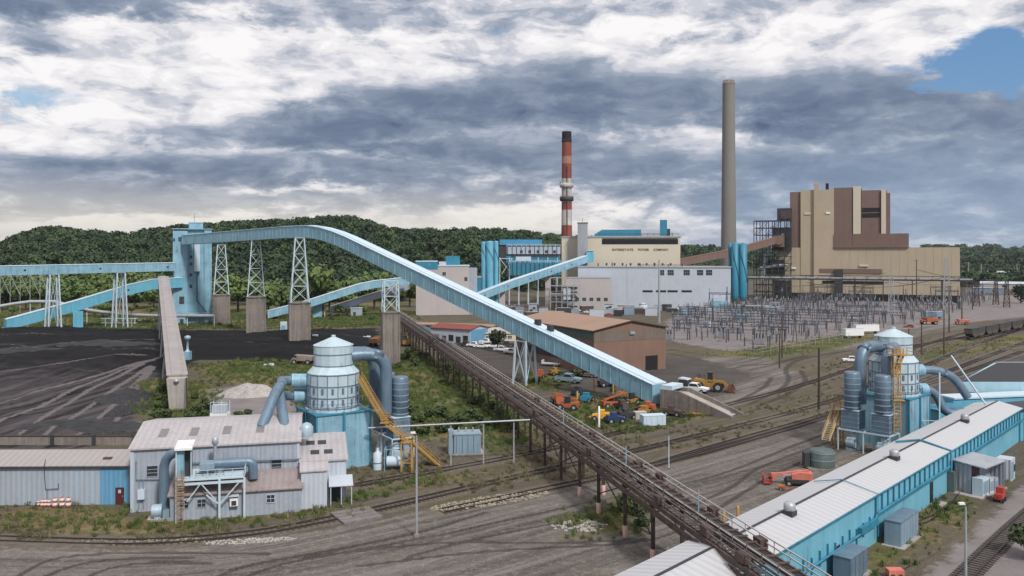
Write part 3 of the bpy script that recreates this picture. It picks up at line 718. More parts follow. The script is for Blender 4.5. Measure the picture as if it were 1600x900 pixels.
def gable_roof(mb, x0, x1, y0, y1, ze, zr, over=.4, th=.18, yr=None):
    yr = (y0 + y1) / 2 if yr is None else yr
    s0 = (zr - ze) / (yr - y0); s1 = (zr - ze) / (y1 - yr) if y1 > yr else 0
    mb.prism([(y0 - over, ze - s0 * over), (yr, zr), (y1 + over, ze - s1 * over), (y1 + over, ze - s1 * over + th), (yr, zr + th), (y0 - over, ze - s0 * over + th)], 0, x0 - over, x1 + over)
def gable_walls(mb, x0, x1, y0, y1, ze, zr, yr=None):
    yr = (y0 + y1) / 2 if yr is None else yr
    mb.prism([(y0, -.3), (y1, -.3), (y1, ze - .01), (yr, zr - .01), (y0, ze - .01)], 0, x0, x1)
def window(parent, x, z, w, h, y, frame=M_WHITE, bars=(1, 1)):
    """window in a wall facing -y"""
    b = MB(); b.b2(x - w / 2, x + w / 2, y - .05, y + .04, z, z + h); o = b.build('window', M_GLASS, parent)
    f = MB(); e = .08
    f.b2(x - w / 2 - e, x + w / 2 + e, y - .1, y + .03, z - e, z); f.b2(x - w / 2 - e, x + w / 2 + e, y - .1, y + .03, z + h, z + h + e)
    f.b2(x - w / 2 - e, x - w / 2, y - .1, y + .03, z, z + h); f.b2(x + w / 2, x + w / 2 + e, y - .1, y + .03, z, z + h)
    for k in range(bars[0]): xx = x - w / 2 + w * (k + 1) / (bars[0] + 1); f.b2(xx - .03, xx + .03, y - .08, y + .02, z, z + h)
    for k in range(bars[1]): zz = z + h * (k + 1) / (bars[1] + 1); f.b2(x - w / 2, x + w / 2, y - .085, y + .015, zz - .03, zz + .03)
    f.build('frame', frame, o); return o
def door(parent, x, w, h, y, m, z=0.0, handle=True):
    b = MB(); b.b2(x - w / 2, x + w / 2, y - .07, y + .03, z, z + h); o = b.build('door', m, parent)
    if handle: MB().b2(x + w * .3, x + w * .4, y - .12, y - .06, z + h * .46, z + h * .52).build('handle', M_STEEL, o)
    return o
def rail_fence(mb, pts, h=1.1, r=.035, step=2.0):
    for a, b in zip(pts[:-1], pts[1:]):
        a, b = Vector(a), Vector(b)
        for k in (.5, 1.0): mb.beam(a + Vector((0, 0, h * k)), b + Vector((0, 0, h * k)), r * 2)
        n = max(1, int((b - a).length / step))
        for i in range(n + 1): q = a + (b - a) * i / n; mb.beam(q, q + Vector((0, 0, h)), r * 2)
def stair(parent, p, q, w, m, off=(0, 0, 0), rails=True, th=.12):
    """flight from p down to q"""
    p, q = Vector(p), Vector(q); d = q - p; hd = Vector((d.x, d.y, 0)).normalized(); s = Vector((-hd.y, hd.x, 0)) * (w / 2)
    b = MB(); b.beam(p + s, q + s, th, .3); b.beam(p - s, q - s, th, .3); b.build('stringer', m, parent, off)
    b = MB(); n = max(2, int(abs(d.z) / .25))
    for i in range(n): c = p + d * (i + .5) / n; b.beam(c - s, c + s, .28, .05)
    b.build('treads', m, parent, off)
    for sg in (-1, 1):
        b = MB(); rail_fence(b, [p + s * sg, q + s * sg], 1.1, .028, 2.2); b.build('handrail', m, parent, off)
def platform(parent, c, w, d, z, m, off=(0, 0, 0), rail=True, legs=0):
    b = MB(); b.b2(c[0] - w / 2, c[0] + w / 2, c[1] - d / 2, c[1] + d / 2, z - .15, z); b.build('platform', m, parent, off)
    if rail:
        b = MB(); P = [(c[0] - w / 2, c[1] - d / 2, z), (c[0] + w / 2, c[1] - d / 2, z), (c[0] + w / 2, c[1] + d / 2, z), (c[0] - w / 2, c[1] + d / 2, z), (c[0] - w / 2, c[1] - d / 2, z)]
        rail_fence(b, P, 1.1, .03, 1.5); b.build('railing', m, parent, off)

# ---------------------------------------------------------------- the long blue conveyor and its transfer tower
def gl(D): return Vector((-104.6 + .883 * (340 - D), D, 0))      # its line on the ground
gp = [(398, 37.9), (345, 39.0), (318, 39.6), (304, 39.5), (297, 38.6), (290, 37.0), (284, 35.2)]
z0 = 35.2; 
for D in (250, 220, 184.5): gp.append((D, 35.2 + (0.6 - 35.2) * (284 - D) / (284 - 184.5)))
gpts = [gl(D) + Vector((0, 0, z)) for D, z in gp]
big = gallery('conveyor_gallery', 'long pale blue conveyor gallery bending down from the tall tower to the yard', gpts, 4.6, 4.3, M_BLUE, M_GROOF, win=0, ribs=3.2)
endp = gl(184.5)
b = MB()
for D in (214, 210.5): q = gl(D); b.box((q.x, q.y, 35.2 + (0.6 - 35.2) * (284 - D) / (284 - 184.5) + 5.2), (1.3, 1.3, 1.6), .8)
b.build('roof_vent', M_DARK, big, Vector((gpts[0].x, gpts[0].y, 0)))

fr = Frame(270, 398, R(20))
tw = bld(fr, 'transfer_tower', 'tall blue transfer tower where the conveyors meet', 'tower')
x0, x1 = 0, fr.x(331) ; xm = fr.x(293)
zt = fr.z(300, 359)
b = MB(); b.b2(x0, xm, 0, 16, -.3, zt - .6); b.b2(xm, x1 - 3.4, 1.2, 15.6, -.3, zt + .2); b.b2(x1 - 3.4, x1, .2, 15.9, -.3, zt - .1); b.build('wall', M_BLUE, tw)
b = MB(); b.b2(x0 - .3, x1 + .3, -.3, 16.3, zt + .2, zt + .6); b.b2(xm + .5, x1 - 4, 3, 10, zt + .6, zt + 3.4); b.b2(xm + .3, x1 - 3.8, 2.8, 10.2, zt + 3.4, zt + 3.7); b.build('roof', M_BLUE, tw)
b = MB(); b.b2(xm + 3.0, xm + 5.6, -1.3, 1.2, fr.z(306, 424), fr.z(306, 376)); b.build('chute', M_GROOF, tw)
b = MB(); b.tube([(xm + 4.3, -.1, fr.z(306, 424)), (xm + 4.3, -.1, fr.z(306, 470)), (xm + 8.5, -.2, fr.z(306, 488))], .22, 8); b.build('downpipe', M_DARK, tw)
for py in (404, 415, 432, 450): window(tw, xm + 1.5, fr.z(297, py), 1.2, 1.5, 1.2, M_BLUEV)
window(tw, fr.x(271), fr.z(271, 377), 1.4, 1.4, 0, M_BLUEV); window(tw, fr.x(281), fr.z(281, 377), 1.4, 2.0, 0, M_BLUEV)
door(tw, fr.x(284), 2.2, 3.6, 0, M_DARK, fr.z(284, 475)); door(tw, fr.x(284), 1.6, 2.2, 0, M_DARK)
b = MB(); b.beam((xm + 3, 5, zt + 3.6), (xm + 3, 5, zt + 8), .15); b.build('mast', M_DARK, tw)
b = MB(); b.b2(x0 + 6, x1, -2.2, 0, fr.z(300, 492), fr.z(300, 488)); rail_fence(b, [(x0 + 6, -2.2, fr.z(300, 488)), (x1, -2.2, fr.z(300, 488))]); b.build('walkway', M_BLUE, tw)

# concrete piers with lattice towers carrying the gallery
rotg = math.atan2(-.7495, .662)
for D, wpx, ytop, lab in ((400, 31, 460, 'square brown concrete pier next to the tall blue tower'), (340, 35, 463, 'brown concrete pier second from the blue tower'), (305, 38, 472, 'brown concrete pier in the middle with the tapering pale tower on it'), (256, 32, 487, 'brown concrete pier beside the far end of the trestle')):
    c = gl(D); c = at({400: 346, 340: 400, 305: 468, 256: 610}[D], D); H = zat(ytop, D); w = wpx * D / F * .84
    t = thing('concrete_pier', lab, 'pier', c, R(18), 'concrete piers under the long blue conveyor')
    b = MB(); b.b2(-w / 2, w / 2, -w * .35, w * .5, -.5, H - .4)
    b.b2(-w / 2 - .05, -w / 2 + w * .1, -w * .38, -w * .35 + .1, -.5, H - .4); b.b2(w * .12, w * .2, -w * .38, -w * .35 + .1, -.5, H - .4); b.b2(w * .42, w / 2 + .05, -w * .38, -w * .35 + .1, -.5, H - .4)
    b.build('shaft', M_CONC, t); MB().b2(-w / 2 - .12, w / 2 + .12, -w * .4, w * .52, H - .4, H).build('cap', M_CONC, t)
    for k, (a, e) in enumerate(((-.45, 'x'), )):
        MB().b2(-w / 2 + .3, -w / 2 + .36, -w * .4, -w * .385, 0, H - .5).build('conduit', M_STEEL, t)
    gz = float(np.interp(-D, [-q[0] for q in gp], [q[1] for q in gp]))
    lattice('lattice_tower', {400: 'pale steel lattice tower nearest the tall blue tower', 340: 'pale steel lattice tower second from the blue tower', 305: 'widest pale steel lattice tower under the conveyor bend', 256: 'short pale lattice tower on the pier beside the trestle'}[D],
            c, H + .002, gz - .05, w * .86, w * .42 if D > 290 else w * .8, R(18), {400: 4, 340: 4, 305: 4, 256: 2}[D], group='lattice towers under the long blue conveyor', r=.36, br=.16)
c = at(820, 216); lattice('lattice_tower', 'slender pale steel trestle standing in the parking yard under the conveyor', c, 0, 11.2, 4.4, 3.4, R(-40), 1, r=.42, br=.14)
# concrete ramp the gallery runs into
e = gl(181.8); t = thing('loading_ramp', 'sloping concrete ramp wall at the foot of the long blue conveyor', 'ramp', e, math.atan2(-.62, .785))
b = MB(); b.prism([(-1.5, -.3), (15, -.3), (15, .4), (3.0, 4.4), (-1.5, 4.4)], 1, -2.9, -2.4); b.prism([(-1.5, -.3), (15, -.3), (15, .4), (3.0, 4.4), (-1.5, 4.4)], 1, 2.4, 2.9)
b.build('side_wall', M_CONC, t); MB().prism([(-1.5, -.3), (14.5, -.3), (2.6, 3.6), (-1.5, 3.6)], 1, -2.395, 2.395).build('ramp_slab', M_CONCL, t)
MB().b2(-1.4, 1.2, -2.6, 2.6, 4.42, 5.3).build('hood', M_GROOF, t)

# ---------------------------------------------------------------- conveyors on the left
lp = [Vector((-290, 288, 22.9)), Vector((-212, 345, 24.6)), Vector((-161, 396, 25.4))]
left = gallery('conveyor_gallery', 'level pale blue conveyor gallery entering the tower from the left edge', lp, 4.2, 3.8, M_BLUE, M_GROOF, win=30, ribs=4)
ip = [at(8, 352, 1.2), at(120, 372, 8.2), at(200, 385, 14.6), at(238, 391, 16.9), at(283, 400, 17.4)]
inc = gallery('conveyor_gallery', 'sloping blue conveyor gallery rising from the coal yard to the tower', ip, 4.2, 4.6, M_BLUEV, M_GROOF, win=34, ribs=4)
fr = Frame(114, 366); t = bld(fr, 'conveyor_bent', 'solid blue box pier under the sloping conveyor', 'pier'); MB().b2(0, fr.x(130), 0, 4, -.3, 8.0).build('shaft', M_BLUEV, t); MB().b2(-.2, fr.x(130) + .2, -.2, 4.2, -.3, .5).build('footing', M_CONC, t)
fr = Frame(3, 354); t = bld(fr, 'conveyor_hopper', 'low blue hopper box at the foot of the sloping conveyor', 'hopper'); MB().b2(0, 6.5, -2, 4, -.2, 1.9).build('body', M_BLUEV, t); MB().b2(1, 5.6, -2.6, -2.0, .1, 1.5).build('chute', M_TEAL, t)
for px, D, n, lab in ((83, 357, 2, 'pair of braced pale blue legs in front of the sloping conveyor'), (187, 378, 2, 'braced pale blue legs between the two left conveyors')):
    p = at(px, D); q = Vector((-212 + (-161 + 212) * (p.x + 212) / 51, 345 + (p.x + 212), 0)); 
    lattice('support_tower', lab, p, 0, 24.4 + (p.x + 212) * .016, 5.2, 3.4, R(45), 1, r=.5, br=.12, group='supports of the level left conveyor')
# tan roofed conveyor coming towards the camera
tp_ = [at(255, 372, 20.2), at(277, 182, 4.0)]
tan = gallery('conveyor_gallery', 'straight pinkish grey roofed conveyor running from the tower towards the camera', tp_, 4.0, 3.2, M_CONC, mat('weathered_roof', (.35, .32, .315), .75, 0, .4, .2, 1, (.22, .20, .195)), win=0, ribs=5)
p = at(277, 180.5); t = thing('concrete_pier', 'tapering concrete end pier under the pinkish conveyor', 'pier', p, R(8))
b = MB(); b.add([(-1.3, -1.2, -.3), (1.5, -1.2, -.3), (1.5, 2, -.3), (-1.3, 2, -.3), (-1.9, -1.4, 6.9), (1.9, -1.4, 6.9), (1.9, 1.4, 6.9), (-1.9, 1.4, 6.9)], [(3, 2, 1, 0), (4, 5, 6, 7), (0, 1, 5, 4), (1, 2, 6, 5), (2, 3, 7, 6), (3, 0, 4, 7)]); b.build('shaft', M_CONCL, t)
MB().lathe((.2, -1.6, 6.2), [(.5, 0), (.6, .2), (.5, .55), (.15, .7)], 10).build('lamp', M_STEEL, t); MB().beam((2.2, -1, -.2), (2.2, -1, 7), .2).build('conduit', M_DSTEEL, t)
for i, f_ in enumerate((.12, .34, .56, .78)):
    a = tp_[0].lerp(tp_[1], f_); t = thing('conveyor_bent', ['tallest braced bent under the pinkish conveyor', 'second braced bent under the pinkish conveyor', 'third braced bent under the pinkish conveyor', 'lowest braced bent under the pinkish conveyor'][i], 'support', (a.x, a.y, 0), 0, 'bents under the pinkish conveyor')
    for s in (-1, 1): MB().beam((s * 2.6, 0, -.2), (s * 1.9, 0, a.z), .4).build('leg', M_STEEL, t)
    MB().beam((-2.3, 0, .5), (2.1, 0, a.z - .5), .16).beam((2.3, 0, .5), (-2.1, 0, a.z - .5), .16).build('bracing', M_STEEL, t)
# conveyors passing behind the piers
e2 = gallery('conveyor_gallery', 'small blue conveyor gallery curving up behind the concrete piers', [at(418, 425, .6), at(470, 430, 4.5), at(515, 436, 9.0), at(560, 442, 13.6), at(585, 446, 15.2), at(640, 452, 17.0)], 3.6, 3.8, M_BLUE, M_GROOF, win=0)
fr = Frame(489, 436); t = bld(fr, 'conveyor_bent', 'blue box pier under the small curving conveyor', 'pier'); MB().b2(0, fr.x(503), 0, 3, -.2, 7.2).build('shaft', M_BLUE, t); MB().b2(fr.x(507), fr.x(508), 1, 1.6, -.2, 8.4).build('post', M_WSTEEL, t)
e3 = gallery('conveyor_gallery', 'low grey conveyor gallery rising behind the pier beside the trestle', [at(516, 448, 1.5), at(580, 455, 8.0), at(640, 462, 14.0)], 3.6, 3.6, M_SIDING, mat('weathered_roof', (.42, .37, .36)), win=0)
fr = Frame(548, 446); t = bld(fr, 'conveyor_shed', 'small grey shed under the low grey conveyor', 'shed'); MB().b2(0, fr.x(566), 0, 5, -.2, 4.2).build('wall', M_SIDING, t); MB().b2(-.3, fr.x(566) + .3, -.3, 5.3, 4.2, 4.5).build('roof', M_GROOF, t); door(t, 2, 1.4, 2.2, 0, M_DARK)
for px, D, w, h, lab in ((438, 352, 10, 15, 'pale blue lift box beside the middle pier'), (488, 320, 9, 7, 'pale blue cabinet right of the middle pier')):
    fr = Frame(px, D); t = bld(fr, 'equipment_cabinet', lab, 'cabinet'); MB().b2(0, w * D / F, 0, 2.4, -.2, h * D / F + .6).build('body', M_GROOF, t); MB().b2(.4, w * D / F - .4, -.05, 0, .3, h * D / F * .8).build('door', M_BLUE, t)
# silver pipe conveyor low across the back of the coal yard
pp = [at(-30, 395, 7.0), at(20, 400, 9.4), at(48, 402, 10.4), at(85, 404, 10.3), at(140, 402, 6.2), at(190, 396, 4.6), at(240, 392, 4.4), at(335, 385, 4.8)]
t = thing('pipe_conveyor', 'low silver pipe conveyor curving across the back of the coal yard', 'conveyor', (pp[0].x, pp[0].y, 0)); b = MB()
b.tube(pp, .8, 10); b.build('pipe', M_STEEL, t, (pp[0].x, pp[0].y, 0))
for p, d in along(pp, 14): MB().beam((p.x, p.y, -.2), p, .3).build('post', M_WSTEEL, t, (pp[0].x, pp[0].y, 0))
b = MB(); q0 = at(158, 380, 0); q1 = at(215, 380, 0)
for p, d in along([q0, q1], 4): b.beam(p, p + Vector((0, 0, 4)), .2)
b.beam(q0 + Vector((0, 0, 4)), q1 + Vector((0, 0, 4)), .25); b.beam(q0 + Vector((0, 0, 2)), q1 + Vector((0, 0, 2)), .2)
tt = thing('pipe_rack', 'small white pipe rack behind the coal yard', 'pipe rack', q0); b.build('frame', M_WSTEEL, tt, q0)
b = MB(); q0 = at(-15, 470, 0); q1 = at(78, 470, 0)
for i in range(7):
    p = q0.lerp(q1, i / 6); b.beam(p, p + Vector((0, 0, 22)), .22)
    if i < 6:
        q = q0.lerp(q1, (i + 1) / 6); b.beam(p + Vector((0, 0, 12 + i * .6)), q + Vector((0, 0, 22)), .2); b.beam(q + Vector((0, 0, 10)), p + Vector((0, 0, 22)), .2)
b.beam(q0 + Vector((0, 0, 22)), q1 + Vector((0, 0, 22)), .5)
tt = thing('steel_bridge', 'pale steel lattice bridge under the conveyor at the left edge', 'bridge', q0); b.build('truss', M_STEEL, tt, q0)
p = at(293, 265); t = thing('dust_vent', 'slim pale vent column standing at the edge of the coal yard', 'vent', p)
MB().b2(-1, 1, -1, 1, -.2, 2.6).build('base', M_BLUE, t); MB().lathe((0, 0, 2.6), [(.8, 0), (.35, .8), (.35, 3.6), (1.0, 4.0), (1.0, 4.8), (.2, 5.1)], 10).build('stack', M_DUCTL, t)
# ---------------------------------------------------------------- power station in the distance
def cyl_stack(name, label, px, D, prof, m, cat='chimney', n=28):
    t = thing(name, label, cat, at(px, D)); MB().lathe((0, 0, 0), prof, n).build('shaft', m, t); return t
D = 660; zt = zat(126, D)
t = cyl_stack('chimney', 'tall plain grey concrete chimney, the tallest thing in view', 1138.5, D, [(6.6, -1), (6.3, 10), (5.7, 60), (5.1, 120), (4.75, zt - 3)], M_STACK)
MB().lathe((0, 0, zt - 3), [(4.9, 0), (4.9, 1.2), (4.6, 1.25), (4.6, 3.0), (3.9, 3.0), (3.9, 1.5)], 28).build('rim', M_CONC, t)
D = 600; sc_ = D / F; t = thing('chimney', 'red and white banded chimney with a sooty black top', 'chimney', at(885.5, D))
zc = lambda py: zat(py, D); rad = lambda z: 4.15 - .75 * z / 122
bands = [(470, 352, M_RED), (352, 328, M_WHITE), (328, 316, M_RED), (316, 279, M_WHITE), (279, 256, M_RED), (256, 244, None), (244, 222, M_RED), (222, 207, M_BLACK)]
M_DRED = mat('weathered_red', (.25, .055, .04), .7, 0, .45, .2, .06, (.13, .04, .03)); M_DWHT = mat('weathered_white', (.55, .53, .51), .7, 0, .5, .2, .06, (.25, .2, .18)); M_SOOT = mat('soot', (.02, .018, .018), .9, 0, .3); M_SREDT = mat('rust_stained_white', (.38, .22, .16), .7, 0, .5, .3, .06, (.2, .08, .05))
for y0, y1, m in bands:
    m = {M_RED: M_DRED, M_WHITE: M_DWHT, M_BLACK: M_SOOT}.get(m, M_SREDT); za, zb = max(zc(y0), -1), zc(y1)
    MB().lathe((0, 0, 0), [(rad(za), za), (rad(zb), zb - .02)], 28).build('band', m, t)
za = zc(207); MB().lathe((0, 0, za), [(rad(za) + .25, -7), (rad(za) + .25, -5), (rad(za), -5), (rad(za), .6), (2.6, .6), (2.6, -1)], 28).build('crown', M_SOOT, t)
for py, m, lab in ((290, M_DWHT, 0), (311, M_DARK, 1)):
    z = zc(py); MB().lathe((0, 0, z), [(rad(z), -1.8), (5.0, -1.2), (5.0, 1.7), (rad(z), 1.8)], 20).build('gallery_ring', m, t)
    b = MB()
    for k in range(14): a = k * .449; b.beam((5 * math.cos(a), 5 * math.sin(a), z + 1.7), (5 * math.cos(a), 5 * math.sin(a), z + 2.9), .15)
    b.build('railing', M_DARK, t)
MB().b2(-.3, .3, -4.3, -3.4, 0, zc(260)).build('ladder', M_DARK, t)

# --- big brown and tan boiler house
fr = Frame(1218, 610, R(-24)); x, z = fr.x, fr.z
t = bld(fr, 'boiler_house', 'huge brown and tan boiler house beside the switchyard', 'power plant building')
zb = z(1260, 387); zt = z(1270, 298)
b = MB(); b.b2(0, x(1500), 0, 62, -1, zb); b.b2(x(1251), x(1303), -.4, 30, zb - 20, zt + .5); b.b2(x(1272), x(1279.5), -2.2, 4, 2, zt + 5); b.build('wall', M_TAN, t)
b = MB(); b.b2(x(1234), x(1251), 1, 45, zb, zt - .5); b.b2(x(1303), x(1332), .5, 46, zb + .2, z(1318, 293)); b.b2(x(1346), x(1376), 1.5, 46.2, zb, z(1360, 297)); b.b2(x(1385), x(1391), 2, 46.1, zb, z(1388, 301)); b.b2(x(1330), x(1346.5), 3.5, 45.8, zb, z(1340, 294)); b.b2(x(1375.5), x(1386), 3.6, 45.7, zb, z(1380, 297))
b.b2(x(1303), x(1332) + .01, -1.0, .5, zb, z(1310, 366)); b.b2(x(1332), x(1420), -1.2, 40, zb + .1, z(1380, 365)); b.b2(0.5, x(1234), .5, 30, zb, z(1225, 366)); b.build('upper_block', M_BROWN, t)
b = MB(); b.b2(x(1333), x(1345), -.2, 6, zb + .5, z(1339, 291)); b.b2(x(1377), x(1384.5), .2, 6, zb + .4, z(1380, 296.5)); b.build('pilaster', M_CREAM, t)
b = MB()
for k in range(2): b.b2(x(1347), x(1375), 1.3, 1.9, z(1360, 331 + 8.5 * k), z(1360, 324.5 + 8.5 * k))
b.build('louvre', M_BLACK, t)
b = MB(); b.b2(x(1303.2), x(1419.5), -1.25, -.9, zb, zb + 1.2); b.b2(x(1279), x(1378), -.5, .1, z(1320, 427), z(1320, 420)); b.build('band', M_BROWN, t)
b = MB(); b.b2(0, x(1500), -.25, .1, -1, 5); b.b2(x(1285), x(1380), -.3, .1, 12, 14); b.build('lower_band', M_BLACK, t)
b = MB(); b.b2(x(1304), x(1317), -2.5, .1, 0, z(1310, 421)); b.build('chute', M_DARK, t)
for px, m in ((1292, M_SOOT), (1276, M_TAN), ): MB().b2(x(px) - 1, x(px) + 1, 2, 5, zt, zt + 5.2).build('roof_stack', m, t)
for px, py, w, m in ((1294, 333, 6, M_WHITE), (1262, 334, 9, M_CREAM), (1240, 419, 7, M_WHITE), (1350, 415, 12, M_CREAM)): MB().b2(x(px) - w * .24, x(px) + w * .24, -.9, -.35, z(px, py) - .6, z(px, py) + .8).build('canopy', m, t)
b = MB()
for k in range(22): a = x(1218) + (x(1500)) * k / 22; b.b2(a - .06, a + .06, -.08, .02, 5, zb - .3)
b.build('seam', mat('tan_trim', (.36, .30, .21)), t)
MB().b2(x(1500) - .05, x(1500) + .25, 0, 62, -1, zb + .3).build('corner_trim', M_DARK, t)
# steel-framed precipitator next to it
fr = Frame(1178, 612, R(-24)); x, z = fr.x, fr.z; t = bld(fr, 'steelwork_tower', 'open grey steelwork tower between the chimney and the boiler house', 'steelwork')
b = MB(); W = x(1236); Ht = z(1190, 345); lv = 11
for r_ in (0, 14):
    for i in range(7):
        hh = Ht if i < 4 else Ht + 4; b.beam((W * i / 6, r_, 0), (W * i / 6, r_, hh), .55)
    for k in range(1, lv + 1): b.beam((0, r_, Ht * k / lv), (W, r_, Ht * k / lv), .5)
    for k in range(lv):
        for i in range(6):
            if (i + k) % 2: b.beam((W * i / 6, r_, Ht * k / lv), (W * (i + 1) / 6, r_, Ht * (k + 1) / lv), .3)
for i in range(7):
    for k in range(1, lv + 1): b.beam((W * i / 6, 0, Ht * k / lv), (W * i / 6, 14, Ht * k / lv), .4)
b.build('frame', M_DARK, t)
b = MB(); b.b2(W * .5, W, 3, 12, Ht * .62, Ht * .9); b.b2(W * .62, W, 2, 13, Ht + .2, Ht + 9); b.b2(W * .3, W * .8, 4, 11, Ht * .3, Ht * .5); b.b2(W * .5, W, 3.5, 12.5, 2, Ht * .24); b.build('ductwork', M_DARK, t)
b = MB(); b.tube(pipe_path([(W * .2, 3, Ht * .25), (W * .4, 3, Ht * .7), (W * .8, 3, Ht * .82)], 4), 1.4, 12); b.tube([(W * .15, 2, Ht * .4), (W * .9, 2, Ht * .44)], 1.1, 12); b.build('pipe', M_SIDW, t)
b = MB(); b.b2(W * .7, W * .98, 1.5, 3, Ht + 1, Ht + 7); b.build('vessel', M_RUST, t)
gallery('conveyor_gallery', 'long brown conveyor gallery rising to the boiler house', [at(1055, 560, 24.5), at(1140, 575, 31.5), at(1221, 605, 42.0)], 4.5, 4.6, M_BROWN, M_BRICK, win=0)
fr = Frame(1208, 600, R(-24)); t = bld(fr, 'head_house', 'brown round-nosed housing where the brown conveyor meets the boiler house', 'housing'); MB().b2(0, fr.x(1224), 0, 12, fr.z(1215, 386), fr.z(1215, 368)).build('wall', M_BROWN, t); b = MB(); b.hcyl((4, -1.5, fr.z(1215, 376)), (4, .2, fr.z(1215, 376)), 3); b.build('nose', M_BRICK, t)

# --- older cream plant with its lettering
fr = Frame(877.5, 552, R(-8)); x, z = fr.x, fr.z; t = bld(fr, 'power_house', 'cream older power house with a dark louvre strip and lettering', 'power plant building')
zr = z(960, 371); W = x(1063); b = MB(); b.b2(0, W, 0, 50, -1, zr); b.build('wall', M_CREAM, t)
MB().b2(-.4, W + .4, -.4, 50.4, zr, zr + .9).build('roof', M_STEEL, t)
b = MB()
for k in range(4): b.b2(x(941), x(1059), -.25, .1, z(1000, 381.2) + k * .98, z(1000, 381.2) + k * .98 + .75)
b.build('louvre', M_BLACK, t); MB().b2(x(940.5), x(1059.5), -.15, .05, z(1000, 381.6), z(1000, 374.6)).build('louvre_recess', M_SOOT, t)
def text_on(parent, s, xa, xb, zc_, h, y, m):
    cu = bpy.data.curves.new('lettering', 'FONT'); cu.body = s; cu.size = h * 1.38; cu.extrude = .06; cu.align_x = 'LEFT'; cu.offset = .03
    o = bpy.data.objects.new('lettering', cu); COL.objects.link(o); bpy.context.view_layer.update()
    dg = bpy.context.evaluated_depsgraph_get(); me = bpy.data.meshes.new_from_object(o.evaluated_get(dg)); bpy.data.objects.remove(o)
    xs = [v.co.x for v in me.vertices]; wd = max(xs) - min(xs); k = (xb - xa) / wd; mx = min(xs)
    for v in me.vertices: v.co = Vector((xa + (v.co.x - mx) * k, y - v.co.z, zc_ - h / 2 + v.co.y))
    me.materials.clear(); me.materials.append(m); me.update()
    return mesh_obj('lettering', me, parent)
M_SIGN = mat('sign_letters', (.13, .04, .03), .6, 0, .1)
for s, a, e in (('INTERSTATE', 956.5, 989.5), ('POWER', 997, 1014.2), ('COMPANY', 1021, 1044.5)): text_on(t, s, x(a), x(e), z(1000, 390.0), 1.45, -.12, M_SIGN)
for i in range(9): MB().b2(x(948 + i * 12.5) - .5, x(948 + i * 12.5) + .5, -.3, .05, z(960, 414), z(960, 411)).build('window', M_GLASS, t)
b = MB(); b.prism([(x(929), zr + .9), (x(1002), zr + .9), (x(1002), zr + 5.3), (x(940), zr + 5.3), (x(927), zr + 2)], 1, 8, 22); b.build('roof_monitor', M_TEAL, t)
b = MB(); b.b2(x(1032), x(1043), 6, 11, zr + .9, z(1037, 343)); b.build('roof_house', M_TEAL, t); MB().b2(x(1043), x(1048), 7, 10, zr + .9, z(1045, 357)).build('roof_fan', M_DARK, t); MB().b2(x(1051), x(1063) - .3, 4, 12, zr + .9, zr + 3.4).build('penthouse', M_SIDW, t)
b = MB(); rail_fence(b, [(x(935), .5, zr + .9), (W - 1, .5, zr + .9)], 1.6, .1, 4); b.build('railing', M_DARK, t)
fr = Frame(902.5, 540, R(-8)); t = bld(fr, 'vent_shaft', 'pale grey concrete shaft in front of the cream power house', 'shaft'); MB().b2(0, fr.x(917.5), 0, 6, -.5, fr.z(910, 349)).build('wall', mat('shaft_grey', (.33, .35, .38), .8, 0, .25, .1, .05), t); MB().b2(-.3, fr.x(917.5) + .3, -.3, 6.3, fr.z(910, 349), fr.z(910, 348) + .3).build('cap', M_CONC, t); MB().beam((3, 3, fr.z(910, 349)), (3, 3, fr.z(910, 340)), .2).build('mast', M_DARK, t)
# white turbine hall
fr = Frame(903, 512, R(-11)); x, z = fr.x, fr.z; t = bld(fr, 'turbine_hall', 'long white turbine hall in front of the cream power house', 'hall'); zr = z(1000, 418); W = x(1142)
MB().b2(0, W, 0, 28, -1, zr).build('wall', M_SIDW, t); b = MB(); b.b2(-.4, W + .4, -.4, 28.4, zr, zr + .7); b.build('roof', M_STEEL, t)
for px in (1034, 1048, 1073, 1094, 1108): window(t, x(px), z(px, 430), 3.6 if px != 1034 else 3, 3.2, 0, M_SIDW, (2, 1))
for px in (1012, 1033, 1051, 1073): MB().b2(x(px) - 3, x(px) + 3, -.15, .05, z(px, 456.5), z(px, 453.5)).build('louvre', M_BLACK, t)
MB().b2(x(980) - .12, x(980) + .12, -.12, .05, 0, zr).build('downpipe', M_STEEL, t)
for i in range(8): MB().b2(x(912 + i * 22) - .3, x(912 + i * 22) + .3, 2, 3, zr + .7, zr + 2.0 + (i % 3) * .5).build('roof_vent', M_DARK, t)
b = MB(); rail_fence(b, [(W * .4, -.2, zr + .7), (W * .68, -.2, zr + .7)], 1.2, .07, 3); b.build('railing', M_DARK, t)
fr = Frame(1082, 500, R(-11)); t = bld(fr, 'equipment_block', 'blue grey metal block against the white turbine hall', 'equipment'); MB().b2(0, fr.x(1103), 0, 6, -.3, fr.z(1090, 442)).build('wall', M_SIDING, t); MB().b2(-.3, fr.x(1103) + .3, -.3, 6.3, fr.z(1090, 442), fr.z(1090, 441)).build('roof', M_STEEL, t); MB().b2(4, 6, -.1, .1, 0, 3).build('door', M_DARK, t)
fr = Frame(1112, 495, R(-11)); t = bld(fr, 'equipment_block', 'pale blue stepped equipment under the right blue silos', 'equipment'); MB().b2(0, 9, 0, 5, -.3, 5.5).build('body', M_BLUE, t); MB().b2(1, 8, .5, 4, 5.5, 7.6).build('hood', M_SIDW, t); MB().b2(9.5, 12, 0, 4, 0, 4).build('cabinet', M_STEEL, t)
